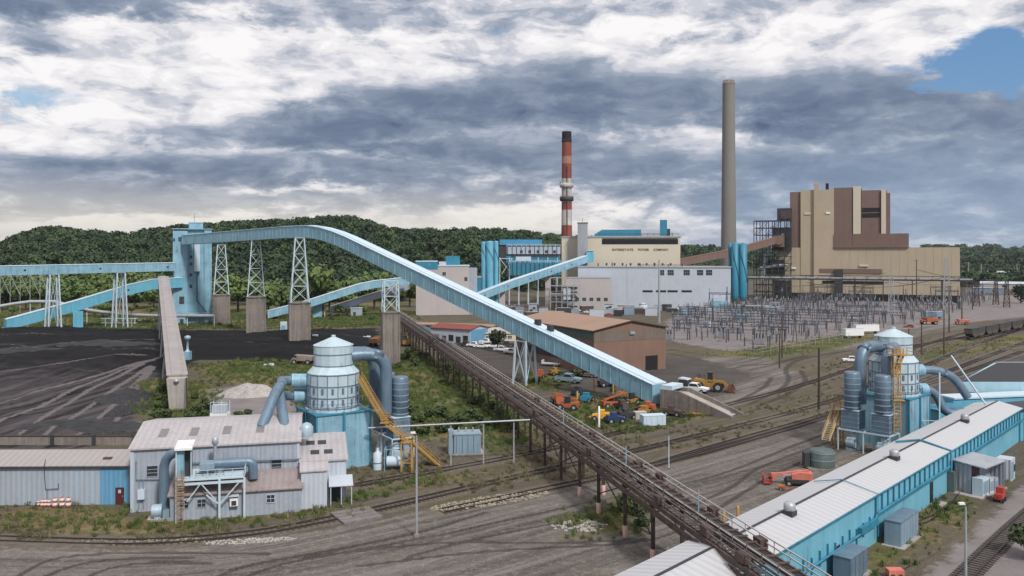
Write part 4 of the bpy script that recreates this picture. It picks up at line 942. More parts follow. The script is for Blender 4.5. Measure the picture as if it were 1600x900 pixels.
# pinkish annex
fr = Frame(884, 500, R(-6)); x, z = fr.x, fr.z; t = bld(fr, 'annex_building', 'pinkish grey annex in front of the white turbine hall', 'building'); W = x(953.5); zr = z(920, 434.5)
MB().b2(0, W, 0, 10, -.5, zr).build('wall', M_PINKW, t); MB().b2(-.2, W + .2, -.2, 10.2, zr, zr + .4).build('roof', M_STEEL, t)
for i in range(6): window(t, 2.5 + i * W / 6.2, 5.2, 2.2, 1.9, 0, M_STEEL)
# open steel process frame left of it
fr = Frame(860, 495, R(-4)); x, z = fr.x, fr.z; t = bld(fr, 'process_steelwork', 'dark steel process frame full of pipes beside the pinkish annex', 'steelwork'); W = x(905); b = MB(); Ht = z(880, 434)
for r_ in (0, 6):
    for i in range(6): b.beam((W * i / 5, r_, 0), (W * i / 5, r_, Ht), .4)
    for k in range(1, 5): b.beam((0, r_, Ht * k / 4), (W, r_, Ht * k / 4), .4)
b.build('frame', M_STEEL, t); b = MB()
for k in range(5): b.tube([(1, 2 + k * .7, 2 + k * 2.8), (W - 1, 2 + k * .7, 2 + k * 2.8)], .45, 8)
b.build('pipe', M_DARK, t); MB().b2(W * .45, W * .7, 1, 5, 6, 13).build('tank', M_SIDW, t); MB().b2(W * .1, W * .3, 1, 5, 1, 6).build('ductwork', M_RUST, t)
t = gallery('conveyor_gallery', 'pale blue conveyor gallery climbing to the cream power house', [at(735, 455, 6.2), at(800, 482, 14.0), at(925, 538, 29.2)], 4.0, 4.2, M_BLUE, M_GROOF, win=20)
fr = Frame(916, 532, R(-8)); t = bld(fr, 'head_house', 'blue head house at the top of the climbing conveyor', 'housing'); MB().b2(0, fr.x(927), 0, 6, fr.z(920, 410), fr.z(920, 392)).build('wall', M_BLUEV, t); MB().b2(0, fr.x(927), -.5, 6.5, fr.z(920, 392), fr.z(920, 391)).build('roof', M_GROOF, t)
for i, (px, D, zz) in enumerate(((785, 476, 12.0), (856, 507, 20.5))):
    fr = Frame(px, D); t = bld(fr, 'conveyor_bent', ['low pale pier under the climbing conveyor', 'tall pale pier under the climbing conveyor'][i], 'pier'); MB().b2(-1.6, 1.6, 0, 3, -.3, zz).build('shaft', M_PINKW, t); MB().b2(-2, 2, -.3, 3.3, zz - 1, zz - .4).build('cap', M_STEEL, t)
# left block of blue silos and ducts
fr = Frame(752, 470, R(2)); x, z = fr.x, fr.z
for i, (pa, pb, bk) in enumerate(((752, 759.5, 0), (759.5, 771, -1), (771.5, 779, 1.5))):
    t = thing('blue_silo', ['leftmost slim silo of the blue silo row', 'widest middle silo of the blue silo row', 'right silo of the blue silo row beside the ducts'][i], 'silo', fr.w((x(pa) + x(pb)) / 2, 4 + bk), 0, 'blue silos behind the long conveyor')
    rr = (x(pb) - x(pa)) / 2; H = zat((378, 377, 377)[i], 472); MB().lathe((0, 0, 0), [(rr * .8, -.3), (rr, 4), (rr, H - .5), (rr * .95, H), (.01, H + .3)], 20).build('shell', M_BLUEV, t)
    b = MB(); pts = [(rr * 1.06 * math.cos(a), rr * 1.06 * math.sin(a), H * .98 - k * H * .55 / 24) for k in range(25) for a in [R(-170 + k * 14)]]; b.tube(pts, .22, 5); b.build('spiral_stair', M_TEAL, t)
fr = Frame(779.5, 541, R(2)); x, z = fr.x, fr.z; t = bld(fr, 'precipitator', 'bank of blue ducts and pale boxes left of the cream power house', 'ductwork'); W = x(876)
MB().b2(x(781), x(848), 6, 14, z(810, 382.5), z(810, 374)).build('top_duct', mat('bright_blue_paint', (.06, .28, .48), .5, 0, .25), t)
b = MB(); b.b2(x(792), W, 2, 12, z(830, 397), z(830, 385.5)); b.build('box', mat('lilac_siding', (.42, .48, .58), .6, 0, .3, .3, .1), t)
b = MB(); b.b2(x(797), W, -1, 10, z(830, 430), z(830, 411)); b.build('lower_duct', M_TEAL, t); b = MB(); b.b2(x(790), W, 3, 11, z(830, 411), z(830, 397)); b.build('rear_plant', M_TEAL, t); MB().b2(x(800), W - 1, 2.7, 3.4, z(830, 401.5), z(830, 398)).build('rusty_band', M_RUST, t); b = MB()
for k in range(12): b.b2(x(793 + k * 7), x(794.2 + k * 7), -1.25, -1.0, z(830, 430), z(830, 411)); b.b2(x(793 + k * 7), x(794 + k * 7), 1.8, 2.0, z(830, 397), z(830, 385.5))
b.build('duct_stiffener', M_DARK, t); b = MB(); rail_fence(b, [(x(797), -1, z(830, 411)), (W, -1, z(830, 411))], 1.6, .12, 3); rail_fence(b, [(x(792), 2, z(830, 385.5)), (W, 2, z(830, 385.5))], 1.6, .12, 3); b.build('railing', M_WSTEEL, t); MB().b2(x(806), x(830), 2, 6, z(830, 408), z(830, 401)).build('hood', M_GROOF, t)
MB().b2(x(780), x(791), 1, 10, z(785, 412), z(785, 385)).build('side_duct', M_DARK, t)
b = MB()
for i in range(7): b.beam((x(781 + i * 15), 0, 0), (x(781 + i * 15), 0, z(800, 402)), .45); b.beam((x(781 + i * 15), 9, 0), (x(781 + i * 15), 9, z(800, 402)), .45)
b.beam((x(781), 0, z(800, 404)), (x(800), 0, z(800, 428)), .35); b.beam((x(800), 0, z(800, 404)), (x(784), 0, z(800, 428)), .35); b.beam((x(781), 0, z(800, 404)), (x(801), 0, z(800, 404)), .4)
b.build('legs_frame', M_WSTEEL, t)
for i in range(5): MB().b2(x(815 + i * 13) - .8, x(815 + i * 13) + .8, 1.7, 2.1, z(830, 395), z(830, 391)).build('opening', M_DARK, t)
# pinkish office block with blue tanks
fr = Frame(684, 455, R(5)); x, z = fr.x, fr.z; t = bld(fr, 'ash_building', 'pinkish grey block with blue boxes on its roof behind the long conveyor', 'building'); W = x(733); zr = z(710, 416)
MB().b2(0, W, 0, 14, -.5, zr).build('wall', M_PINKW, t); MB().b2(-.3, W + .3, -.3, 14.3, zr, zr + .6).build('roof', M_GROOF, t); MB().b2(W, W + 4.5, 2, 12, -.5, zr - 1).build('side_wing', M_SIDING, t)
MB().b2(x(697), x(719), 4, 12, zr + .6, z(708, 400)).build('roof_box', M_TEAL, t); MB().b2(x(686), x(697), 2, 9, zr + .6, zr + 2.5).build('penthouse', M_SIDW, t)
for zz in (zr - 5, zr - 9): window(t, x(694), zz, 1.8, 1.8, 0, M_STEEL)
window(t, x(728), zr - 8, 1.6, 2, 0, M_STEEL)
fr = Frame(650, 452, R(5)); t = bld(fr, 'blue_building', 'low bright blue building just behind the top of the long conveyor', 'building'); MB().b2(0, fr.x(684) - .05, 0, 10, -.5, fr.z(665, 421)).build('wall', M_PINKW, t); MB().b2(-.1, fr.x(684) - .06, -.1, 10.1, fr.z(665, 421), fr.z(665, 409)).build('upper_wall', M_TEAL, t); MB().b2(-.2, fr.x(684) - .05, -.2, 10.2, fr.z(665, 409), fr.z(665, 407.5)).build('roof', M_GROOF, t)
for px in (660, 670): window(t, fr.x(px), fr.z(665, 415), 1.6, .9, 0, M_WHITE)
fr = Frame(739, 462, R(3)); t = bld(fr, 'blue_building', 'low teal shed left of the blue silos', 'building'); MB().b2(0, fr.x(752), 0, 9, -.5, fr.z(745, 434)).build('wall', M_TEAL, t); MB().b2(-.2, fr.x(752) + .1, -.2, 9.2, fr.z(745, 434), fr.z(745, 432)).build('roof', M_SIDING, t)
# tall blue silos on the right
fr = Frame(1138, 505, R(-15)); x, z = fr.x, fr.z
for i, (pa, pb, bk) in enumerate(((1137.5, 1144, 4), (1143, 1154.5, 0), (1154.5, 1167.5, .5))):
    t = thing('blue_silo', ['narrow dark silo at the left of the right silo group', 'middle silo of the teal group beside the switchyard', 'rightmost silo of the teal group beside the switchyard'][i], 'silo', fr.w((x(pa) + x(pb)) / 2, 4 + bk), 0, 'teal silos beside the switchyard')
    rr = (x(pb) - x(pa)) / 2; H = zat((380, 379.5, 380)[i], 507); MB().lathe((0, 0, 0), [(rr * .3, 4.5), (rr * .8, 5.5), (rr, 8), (rr, H - .4), (.01, H + .4)], 20).build('shell', M_TEAL if i == 0 else mat('silo_teal', (.035, .21, .31), .5, 0, .3, .15, .08, (.02, .15, .24)), t)
    for k in range(4): a = R(45 + 90 * k); MB().beam((rr * .8 * math.cos(a), rr * .8 * math.sin(a), -.2), (rr * .8 * math.cos(a), rr * .8 * math.sin(a), 9), .4).build('leg', M_DARK, t)
    b = MB(); b.tube([(rr * 1.05 * math.cos(R(-165 + k * 7)), rr * 1.05 * math.sin(R(-165 + k * 7)), H * .97 - k * H * .03) for k in range(20)], .2, 5); b.build('spiral_stair', M_DARK, t)
# pipe rack across the front of the boiler house
fr = Frame(1168, 545, R(-22)); x, z = fr.x, fr.z; t = bld(fr, 'pipe_bridge', 'long dark pipe bridge on posts in front of the boiler house', 'pipe rack'); W = x(1520); zz = z(1300, 437)
b = MB(); b.beam((0, 0, zz), (W, 0, zz), .5); b.beam((0, 3, zz), (W, 3, zz), .5); b.beam((0, 0, zz + 2.6), (W, 0, zz + 2.6), .35); n = int(W / 7)
for i in range(n + 1): b.beam((W * i / n, 0, zz), (W * i / n, 3, zz), .35); b.beam((W * i / n, 0, zz), (W * i / n, 0, zz + 2.6), .25)
b.build('frame', M_DARK, t); b = MB(); b.tube([(0, 1, zz + .9), (W, 1, zz + .9)], .6, 8); b.tube([(0, 2.2, zz + .8), (W, 2.2, zz + .8)], .5, 8); b.build('pipe', M_STEEL, t)
for i in range(9): MB().beam((W * i / 8, 1.5, -.3), (W * i / 8, 1.5, zz), .9 if i % 3 == 1 else .5).build('post', M_DARK, t)
# clutter at the foot of the plant: tanks, sheds, transformers
cl = [(745, 487, 8, 5, 'M_GROOF', 'pale blue tank among pipework under the climbing conveyor'), (800, 492, 12, 6, 'M_PINKW', 'pinkish pump house under the climbing conveyor'), (826, 486, 9, 10, 'M_SIDING', 'grey switch house under the climbing conveyor'), (868, 487, 10, 5, 'M_BLUE', 'blue plant room below the process frame'),
      (945, 482, 9, 7, 'M_SIDW', 'pale round tank pair by the pinkish annex'), (965, 487, 18, 9, 'M_PINKW', 'pale concrete store in front of the white hall'), (988, 486, 12, 6, 'M_DARK', 'dark transformer bank in front of the white hall'), (1010, 484, 13, 5, 'M_FBLUE', 'blue grey cabinet row in front of the white hall'), (1035, 482, 10, 7, 'M_DARK', 'dark machine house right of the grey pole'),
      (1060, 478, 10, 5, 'M_RUST', 'rusty machinery heap before the white hall'), (1128, 480, 8, 5, 'M_CONCL', 'small concrete hut under the teal silos'), (1165, 482, 24, 5, 'M_GREENG', 'long grey shed right of the teal silos'), (1205, 478, 9, 6, 'M_FBLUE', 'blue grey hut behind the switchyard'), (1520, 455, 30, 6, 'M_FBLUE', 'blue grey control building at the far end of the switchyard'), (1440, 466, 14, 4, 'M_GREENG', 'green mesh enclosure in front of the boiler house')]
for px, py, w, h, m, lab in cl:
    D = dep(py + 4); fr = Frame(px, D); w = w * D / F * .9 * 1.6; h = h * D / F * 1.5; t = bld(fr, 'plant_building', lab, 'outbuilding'); mm = globals()[m]
    MB().b2(0, w, 0, w * .5, -.3, h).build('wall', mm, t); MB().b2(-.3, w + .3, -.3, w * .5 + .3, h, h + .4).build('roof', M_STEEL if m != 'M_STEEL' else M_DARK, t)
    door(t, w * .3, 1.6, 2.4, 0, M_DARK); window(t, w * .65, h * .45, 1.6, 1.2, 0, M_STEEL)
for i, (px, py, r_, h_) in enumerate(((948, 481, 4, 9), (756, 490, 3, 6), (1118, 479, 3, 7), (1005, 488, 2.4, 5))):
    t = thing('storage_tank', ['pale upright tank at the corner of the pinkish annex', 'small pale tank below the blue silos', 'pale upright tank left of the teal silos', 'short pale tank in front of the white hall'][i], 'tank', g(px, py)); MB().lathe((0, 0, -.2), [(r_, 0), (r_, h_), (.1, h_ + .8)], 20).build('shell', M_SIDW, t); b = MB(); b.lathe((0, 0, h_ - .3), [(r_ + .15, 0), (r_ + .15, .3)], 20); b.build('rim', M_STEEL, t)

# yard clutter between the plant and the warehouse
rc_ = random.Random(4); kinds = [('storage_container', 'container', M_FBLUE), ('storage_container', 'container', M_RUST), ('storage_container', 'container', M_SIDW), ('storage_container', 'container', M_SIDING), ('storage_container', 'container', M_DARK)]
words_ = ['blue grey', 'rusty', 'white', 'grey', 'dark']; spots_ = ['left of the process steelwork', 'behind the tan warehouse roof', 'in front of the pinkish annex', 'below the white turbine hall', 'below the hall windows', 'near the tall grey pole', 'beside the teal silos', 'behind the switchyard posts']
for i in range(24):
    px = 815 + i * 17 + rc_.uniform(-5, 5); py = 488 + rc_.uniform(-2, 8) - max(0, (px - 1000)) * .03; n_, c_, m_ = kinds[i % 5]
    t = thing(n_, words_[i % 5] + ' storage container ' + spots_[min(7, i // 3)], c_, g(px, py), R(rc_.uniform(-20, 20)), 'containers scattered before the plant'); L_ = rc_.uniform(4, 8); h_ = rc_.uniform(2.2, 4.2)
    MB().b2(-L_ / 2, L_ / 2, -1.3, 1.3, -.1, h_).build('body', m_, t); b = MB()
    for k in range(7): a = -L_ / 2 + L_ * k / 6; b.b2(a - .08, a + .08, -1.38, 1.38, 0, h_)
    b.build('rib', m_, t); MB().b2(-L_ / 2 - .1, L_ / 2 + .1, -1.42, 1.42, h_, h_ + .12).build('lid', M_STEEL, t)
# ---------------------------------------------------------------- crusher house in the left foreground
fr = Frame(205, 109, R(13.5)); x, z = fr.x, fr.z
t = bld(fr, 'crusher_house', 'grey sheet metal crusher house with a pale roof and rooflights', 'industrial building')
W = x(467); ze, zr = 8.2, 9.75
b = MB(); gable_walls(b, 0, W, 0, 20, ze, zr, 10); b.build('wall', M_SIDING, t)
M_LROOF = mat('crusher_roof', (.43, .40, .41), .65, 0, .34, .25, 1, (.27, .255, .255), ribs=.8, rib_axis=0)
b = MB(); gable_roof(b, 0, W, 0, 20, ze, zr, .35, .2, 10); b.build('roof', M_LROOF, t)
for px in (256, 304, 355, 407):
    xx = x(px, 5); MB().add([(xx - .55, 3.4, 8.2 + .155 * 3.4 + .215), (xx + .55, 3.4, 8.2 + .155 * 3.4 + .215), (xx + .55, 6.6, 8.2 + .155 * 6.6 + .215), (xx - .55, 6.6, 8.2 + .155 * 6.6 + .215)], [(0, 1, 2, 3)]).add([(xx - .55, 3.4, 8.2 + .155 * 3.4 + .1), (xx + .55, 3.4, 8.2 + .155 * 3.4 + .1), (xx + .55, 3.4, 8.2 + .155 * 3.4 + .215), (xx - .55, 3.4, 8.2 + .155 * 3.4 + .215)], [(0, 1, 2, 3)]).build('rooflight', mat('rooflight', (.20, .19, .19), .4, 0, .3), t)
window(t, x(238), z(238, 744), 1.3, 1.35, 0, M_SIDING, (0, 2)); window(t, x(432), z(432, 735), 1.3, 1.4, 0, M_SIDING, (0, 2))
MB().b2(-.09, .35, -.09, .3, -.2, ze - .2).build('corner_trim', M_SIDW, t); MB().b2(W - .3, W + .08, -.08, .3, -.2, ze - .2).build('corner_trim', M_SIDW, t)
MB().b2(x(361), x(379), -.06, .02, z(370, 735), z(370, 724)).build('wall_patch', M_SIDB, t)
b = MB(); b.tube([(x(300), -.35, z(300, 722)), (W + .3, -.35, z(467, 716))], .1, 8)
for px in (330, 357, 391, 424): b.tube([(x(px), -.35, z(px, 721)), (x(px), -.35, z(px, 715))], .05, 6)
b.build('wall_pipe', M_DUCT, t); MB().tube([(x(213), -.2, z(213, 720)), (x(213), -.2, z(213, 749)), (x(275), -.2, z(275, 748))], .06, 6).build('conduit', M_DUCT, t)
MB().b2(x(216), x(227), -.55, 0, z(220, 779), z(220, 764)).build('meter_box', M_GROOF, t); b = MB()
for px in (218, 225): b.beam((x(px), -.3, z(220, 764)), (x(px), -.3, z(220, 748)), .08); b.beam((x(px), -.3, z(220, 779)), (x(px), -.3, z(220, 792)), .08)
b.build('meter_pipes', M_FBLUE, t)
# lean-to
xa, xb = x(266, -5), x(471, -5); zf, zk = 3.25, 4.5
MB().prism([(-5, -.3), (-.004, -.3), (-.004, zk - .05), (-5, zf - .05)], 0, xa, xb).build('lean_to_wall', M_SIDING, t)
MB().prism([(-5.35, zf - .12), (-.06, zk), (-.06, zk + .16), (-5.35, zf + .04)], 0, xa - .3, xb + .3).build('lean_to_roof', mat('rusty_pink_roof', (.29, .25, .245), .7, 0, .45, .3, 1, (.22, .17, .16), ribs=.8, rib_axis=0, rust=.1), t)
for px in (288, 315, 423): window(t, x(px, -5), 1.55, .95, .95, -5, M_SIDW if px > 400 else M_SIDING, (1, 1))
MB().b2(x(366, -5) - .5, x(366, -5) + .5, -5.6, -5.01, 1.5, 2.5).build('air_conditioner', M_WHITE, t); MB().b2(x(366, -5) - .3, x(366, -5) + .3, -5.63, -5.6, 1.6, 2.2).build('grille', M_DARK, t.children[-1]); MB().prism([(-5.8, 2.75), (-5.02, 2.9), (-5.02, 2.95), (-5.8, 2.8)], 0, x(366, -5) - .6, x(366, -5) + .6).build('awning', M_SIDW, t)
# end block on the right
xc = W + .02
MB().prism([(-1, -.3), (9, -.3), (9, 7.0), (-1, 5.5)], 0, xc, x(541, -1)).build('end_block_wall', M_SIDW, t); MB().prism([(-1.25, 5.5), (9.2, 7.06), (9.2, 7.26), (-1.25, 5.7)], 0, xc - .01, x(541, -1) + .25).build('end_block_roof', M_LROOF, t)
for px, yy in ((492, 1.8), (513, 1.8), (485, 5.4), (503, 5.4)):
    q = MB(); xx = x(px, yy); za = lambda y: 5.5 + (y + 1) * .15 + .24; q.add([(xx - .6, yy - .8, za(yy - .8)), (xx + .6, yy - .8, za(yy - .8)), (xx + .6, yy + .8, za(yy + .8)), (xx - .6, yy + .8, za(yy + .8)), (xx - .6, yy - .8, za(yy - .8) - .15), (xx + .6, yy - .8, za(yy - .8) - .15)], [(0, 1, 2, 3), (4, 5, 1, 0)]); q.build('rooflight', M_DARK, t)
xd = x(511, -4); MB().prism([(-4, -.3), (-1.01, -.3), (-1.01, 5.4), (-4, 4.9)], 0, x(467, -4) + .3, xd).build('porch_wall', M_SIDW, t); MB().prism([(-4.2, 4.92), (-1.0, 5.45), (-1.0, 5.62), (-4.2, 5.08)], 0, x(467, -4) + .1, xd + .2).build('porch_roof', M_LROOF, t)
b = MB(); b.prism([(-3.6, 2.6), (-1.02, 3.4), (-1.02, 3.5), (-3.6, 2.7)], 0, xd + .25, x(551, -2)); b.build('canopy', M_SIDW, t); b = MB()
for xx in (xd + .5, xd + 1.9, x(551, -2) - .2): b.beam((xx, -3.4, -.2), (xx, -3.4, 2.6), .1)
b.build('canopy_post', M_WSTEEL, t); MB().b2(xd + .4, xd + 1.8, -1.1, -1.01, 0, 2.2).build('doorway', M_DARK, t)
b = MB(); b.lathe((W + 1.0, 4, zr - 1.8), [(.9, 0), (.95, 1.3), (.6, 1.8), (.1, 2.0)], 14); b.build('cyclone_drum', M_DUCTL, t)
# duct platform in front
yp = -6.0; zd = 5.2; P = [x(276, yp), x(343, yp), x(382, yp)]
pt = thing('duct_platform', 'white steel platform carrying fans and ducts in front of the crusher house', 'platform', fr.o, fr.rot)
for p in P: MB().beam((p, yp, -.2), (p, yp, zd), .26).build('leg', M_WSTEEL, pt)
MB().b2(P[0], P[2], yp - .1, -.6, zd, zd + .18).build('deck', M_WSTEEL, pt); b = MB()
b.beam((P[0], yp, zd - .4), (P[2], yp, zd - .4), .2, .3); m_ = (P[0] + P[1]) / 2 + .3
b.beam((m_, yp, zd - .4), (P[0] + 1.2, yp, zd - 2.6), .12); b.beam((m_, yp, zd - .4), (m_ + 1.8, yp, zd - 2.6), .12); b.beam((P[1], yp, zd - 3.2), (P[1] + 2.4, yp, zd - .5), .14); b.beam((P[1], yp, zd - 3.2), (P[1] - 1.6, yp, zd - 1.9), .14)
b.build('bracing', M_WSTEEL, pt); b = MB(); rail_fence(b, [(P[0] + 2.2, yp, zd + .18), (P[2], yp, zd + .18), (P[2], -.9, zd + .18)], 1.05, .03, 1.2); b.build('railing', M_WSTEEL, pt)
hb = MB(); hx0, hx1 = x(274, yp), x(299, yp); hb.b2(hx0, hx1, yp + .2, yp + 2.6, 9.2, 9.7); hb.prism([(yp - .1, 9.1), (yp + 2.8, 9.5), (yp + 2.8, 9.8), (yp - .1, 9.4)], 0, hx0 - .1, hx1 + .1); hb.build('head_roof', M_WHITE, pt)
MB().b2(hx0, hx0 + .9, yp + .5, yp + 2.5, zd + .2, 9.2).build('head_wall', M_BLUE, pt); MB().b2(hx0 + .9, hx1 - .2, yp + 1.6, yp + 2.5, zd + .2, 9.2).build('head_opening', M_DARK, pt); b = MB()
for xx in (hx0 + .06, hx1 - .06): b.beam((xx, yp + .25, zd), (xx, yp + .25, 9.2), .12)
b.build('head_post', M_WSTEEL, pt)
lx = x(282, yp); b = MB()
for s in (-.35, .35): b.beam((lx + s, yp - .4, 0), (lx + s, yp - .4, zd + 1.2), .09)
for k in range(17): b.beam((lx - .35, yp - .4, .3 + k * .36), (lx + .35, yp - .4, .3 + k * .36), .06)
for k in range(7): zz = 2.2 + k * .62; b.beam((lx - .5, yp - .45, zz), (lx - .5, yp - 1.0, zz), .06); b.beam((lx + .5, yp - .45, zz), (lx + .5, yp - 1.0, zz), .06); b.beam((lx - .5, yp - 1.0, zz), (lx + .5, yp - 1.0, zz), .08)
b.build('caged_ladder', mat('rusty_yellow', (.42, .26, .12), .6, 0, .4, .9, .4, (.2, .12, .07), rust=.3), pt)
dk = thing('fan_duct', 'blue grey fan unit and round duct on the white platform', 'fan unit', fr.w(P[1], -3, zd + .18), fr.rot); o_ = (P[1], -3, zd + .18)
b = MB(); b.b2(P[1] - 2.6, P[1] - .8, -4.4, -2.2, zd + .6, zd + 1.6); b.b2(P[1] - 2.2, P[1] - 1.2, -4.2, -2.4, zd + .18, zd + .6); b.build('fan_housing', M_FBLUE, dk, o_)
b = MB(); b.tube(pipe_path([(P[1] - .8, -3, zd + 1.3), (P[2] + .8, -3, zd + 1.3), (P[2] + .9, -3, zd - .9)], .7), .62, 14); b.build('round_duct', M_DUCT, dk, o_)
b = MB(); b.tube([(P[1] - .9, -2.6, zd + 1.6), (P[1] - .9, -2.6, zd + 3.6)], .2, 10); b.lathe((P[1] - .9, -2.6, zd + 3.6), [(.2, 0), (.42, .2), (.42, .9), (.2, 1.1), (.05, 1.15)], 12); b.build('vent_pipe', M_STEEL, dk, o_)
MB().b2(P[1] + .2, P[2] - .3, -2.4, -1.0, zd + .18, zd + 1.2).build('filter_box', M_FBLUE, dk, o_); b = MB(); rail_fence(b, [(P[1] - 3, -4.6, zd + .18), (P[1] + .4, -4.6, zd + .18)], .7, .04, .8); b.build('guard', M_DARK, dk, o_)
bl = thing('blower', 'pale blower with a tall curved duct beside the crusher house wall', 'blower', fr.w(x(250, -4), -4), fr.rot); o_ = (x(250, -4), -4, 0); bx = x(257, -3)
MB().b2(o_[0] - 1.4, o_[0] + 1.4, -5, -3, -.2, .3).build('plinth', M_CONCL, bl, o_); b = MB(); b.hcyl((o_[0] - .9, -4.1, 1.15), (o_[0] + .3, -4.1, 1.15), .85, 16); b.b2(o_[0] - .6, o_[0] + .2, -4.7, -3.4, .3, 1.0); b.build('fan_casing', M_DUCTL, bl, o_); b = MB(); b.b2(o_[0] + .4, o_[0] + 1.2, -4.6, -3.6, .3, 1.2); b.build('motor', M_FBLUE, bl, o_)
b = MB(); b.tube(pipe_path([(bx, -3.4, 1.2), (bx, -3.4, 8.2), (hx0 + .3, yp + 1.5, 8.6)], 2.2), .6, 14); b.build('duct', M_DUCT, bl, o_)
# long low shed running off to the left
fl = Frame(205, 112.5, R(1.2)); x, z = fl.x, fl.z; xl = x(-150)
t = bld(fl, 'conveyor_shed', 'long low pale blue shed running off the left edge of the yard', 'shed'); ze, zr = 5.25, 6.35
b = MB(); gable_walls(b, xl, -.05, 0, 8, ze, zr); b.build('wall', mat('pale_blue_siding', (.34, .42, .50), .6, 0, .35, .15, .08, (.30, .28, .28), ribs=.7, rib_axis=3), t)
MB().b2(x(157), -.3, -.05, .01, 0, ze - .1).build('wall_panel', M_SIDB, t); b = MB(); gable_roof(b, xl, -.4, 0, 8, ze, zr, .35, .18); b.build('roof', mat('shed_roof', (.33, .295, .295), .7, 0, .3, .2, 1, (.28, .25, .25), ribs=.9, rib_axis=0), t)
MB().b2(xl, -.3, -.4, -.3, ze - .22, ze - .02).build('gutter', M_DARK, t)
d_ = door(t, x(187.5), 1.15, 2.3, -.05, mat('dark_red_door', (.09, .02, .022), .6, 0, .3)); MB().b2(x(187.5) - .18, x(187.5) + .18, -.15, -.121, 1.55, 2.0).build('door_pane', M_SIDW, d_)
b = MB(); b.tube([(x(72), -.15, ze + .9), (x(72), -.45, ze), (x(72), -.15, z(72, 764)), (x(92), -.15, z(92, 763)), (x(92), -.15, z(92, 755))], .05, 6); b.tube([(x(74), -.12, z(72, 764)), (x(74), -.12, 0)], .035, 6); b.build('cable_pipe', M_DARK, t)
MB().b2(x(154), x(167), 1.2, 1.8, ze + .35, ze + .75).build('roof_bracket', M_RUST, t)
fb = Frame(10, 147, R(0)); t = bld(fb, 'retaining_wall', 'low weathered timber and concrete wall along the edge of the coal yard', 'wall'); Wb = fb.x(204); MB().b2(-20, Wb, 0, .5, -.3, 1.5).build('panel', M_CONC, t); b = MB(); b.b2(-20.1, Wb + .1, -.06, .56, 1.5, 1.7)
b.build('coping', M_DSTEEL, t)
for px in (82, 147): MB().b2(fb.x(px) - .25, fb.x(px) + .25, -.35, -.01, -.3, 1.9).build('post', M_DARK, t)

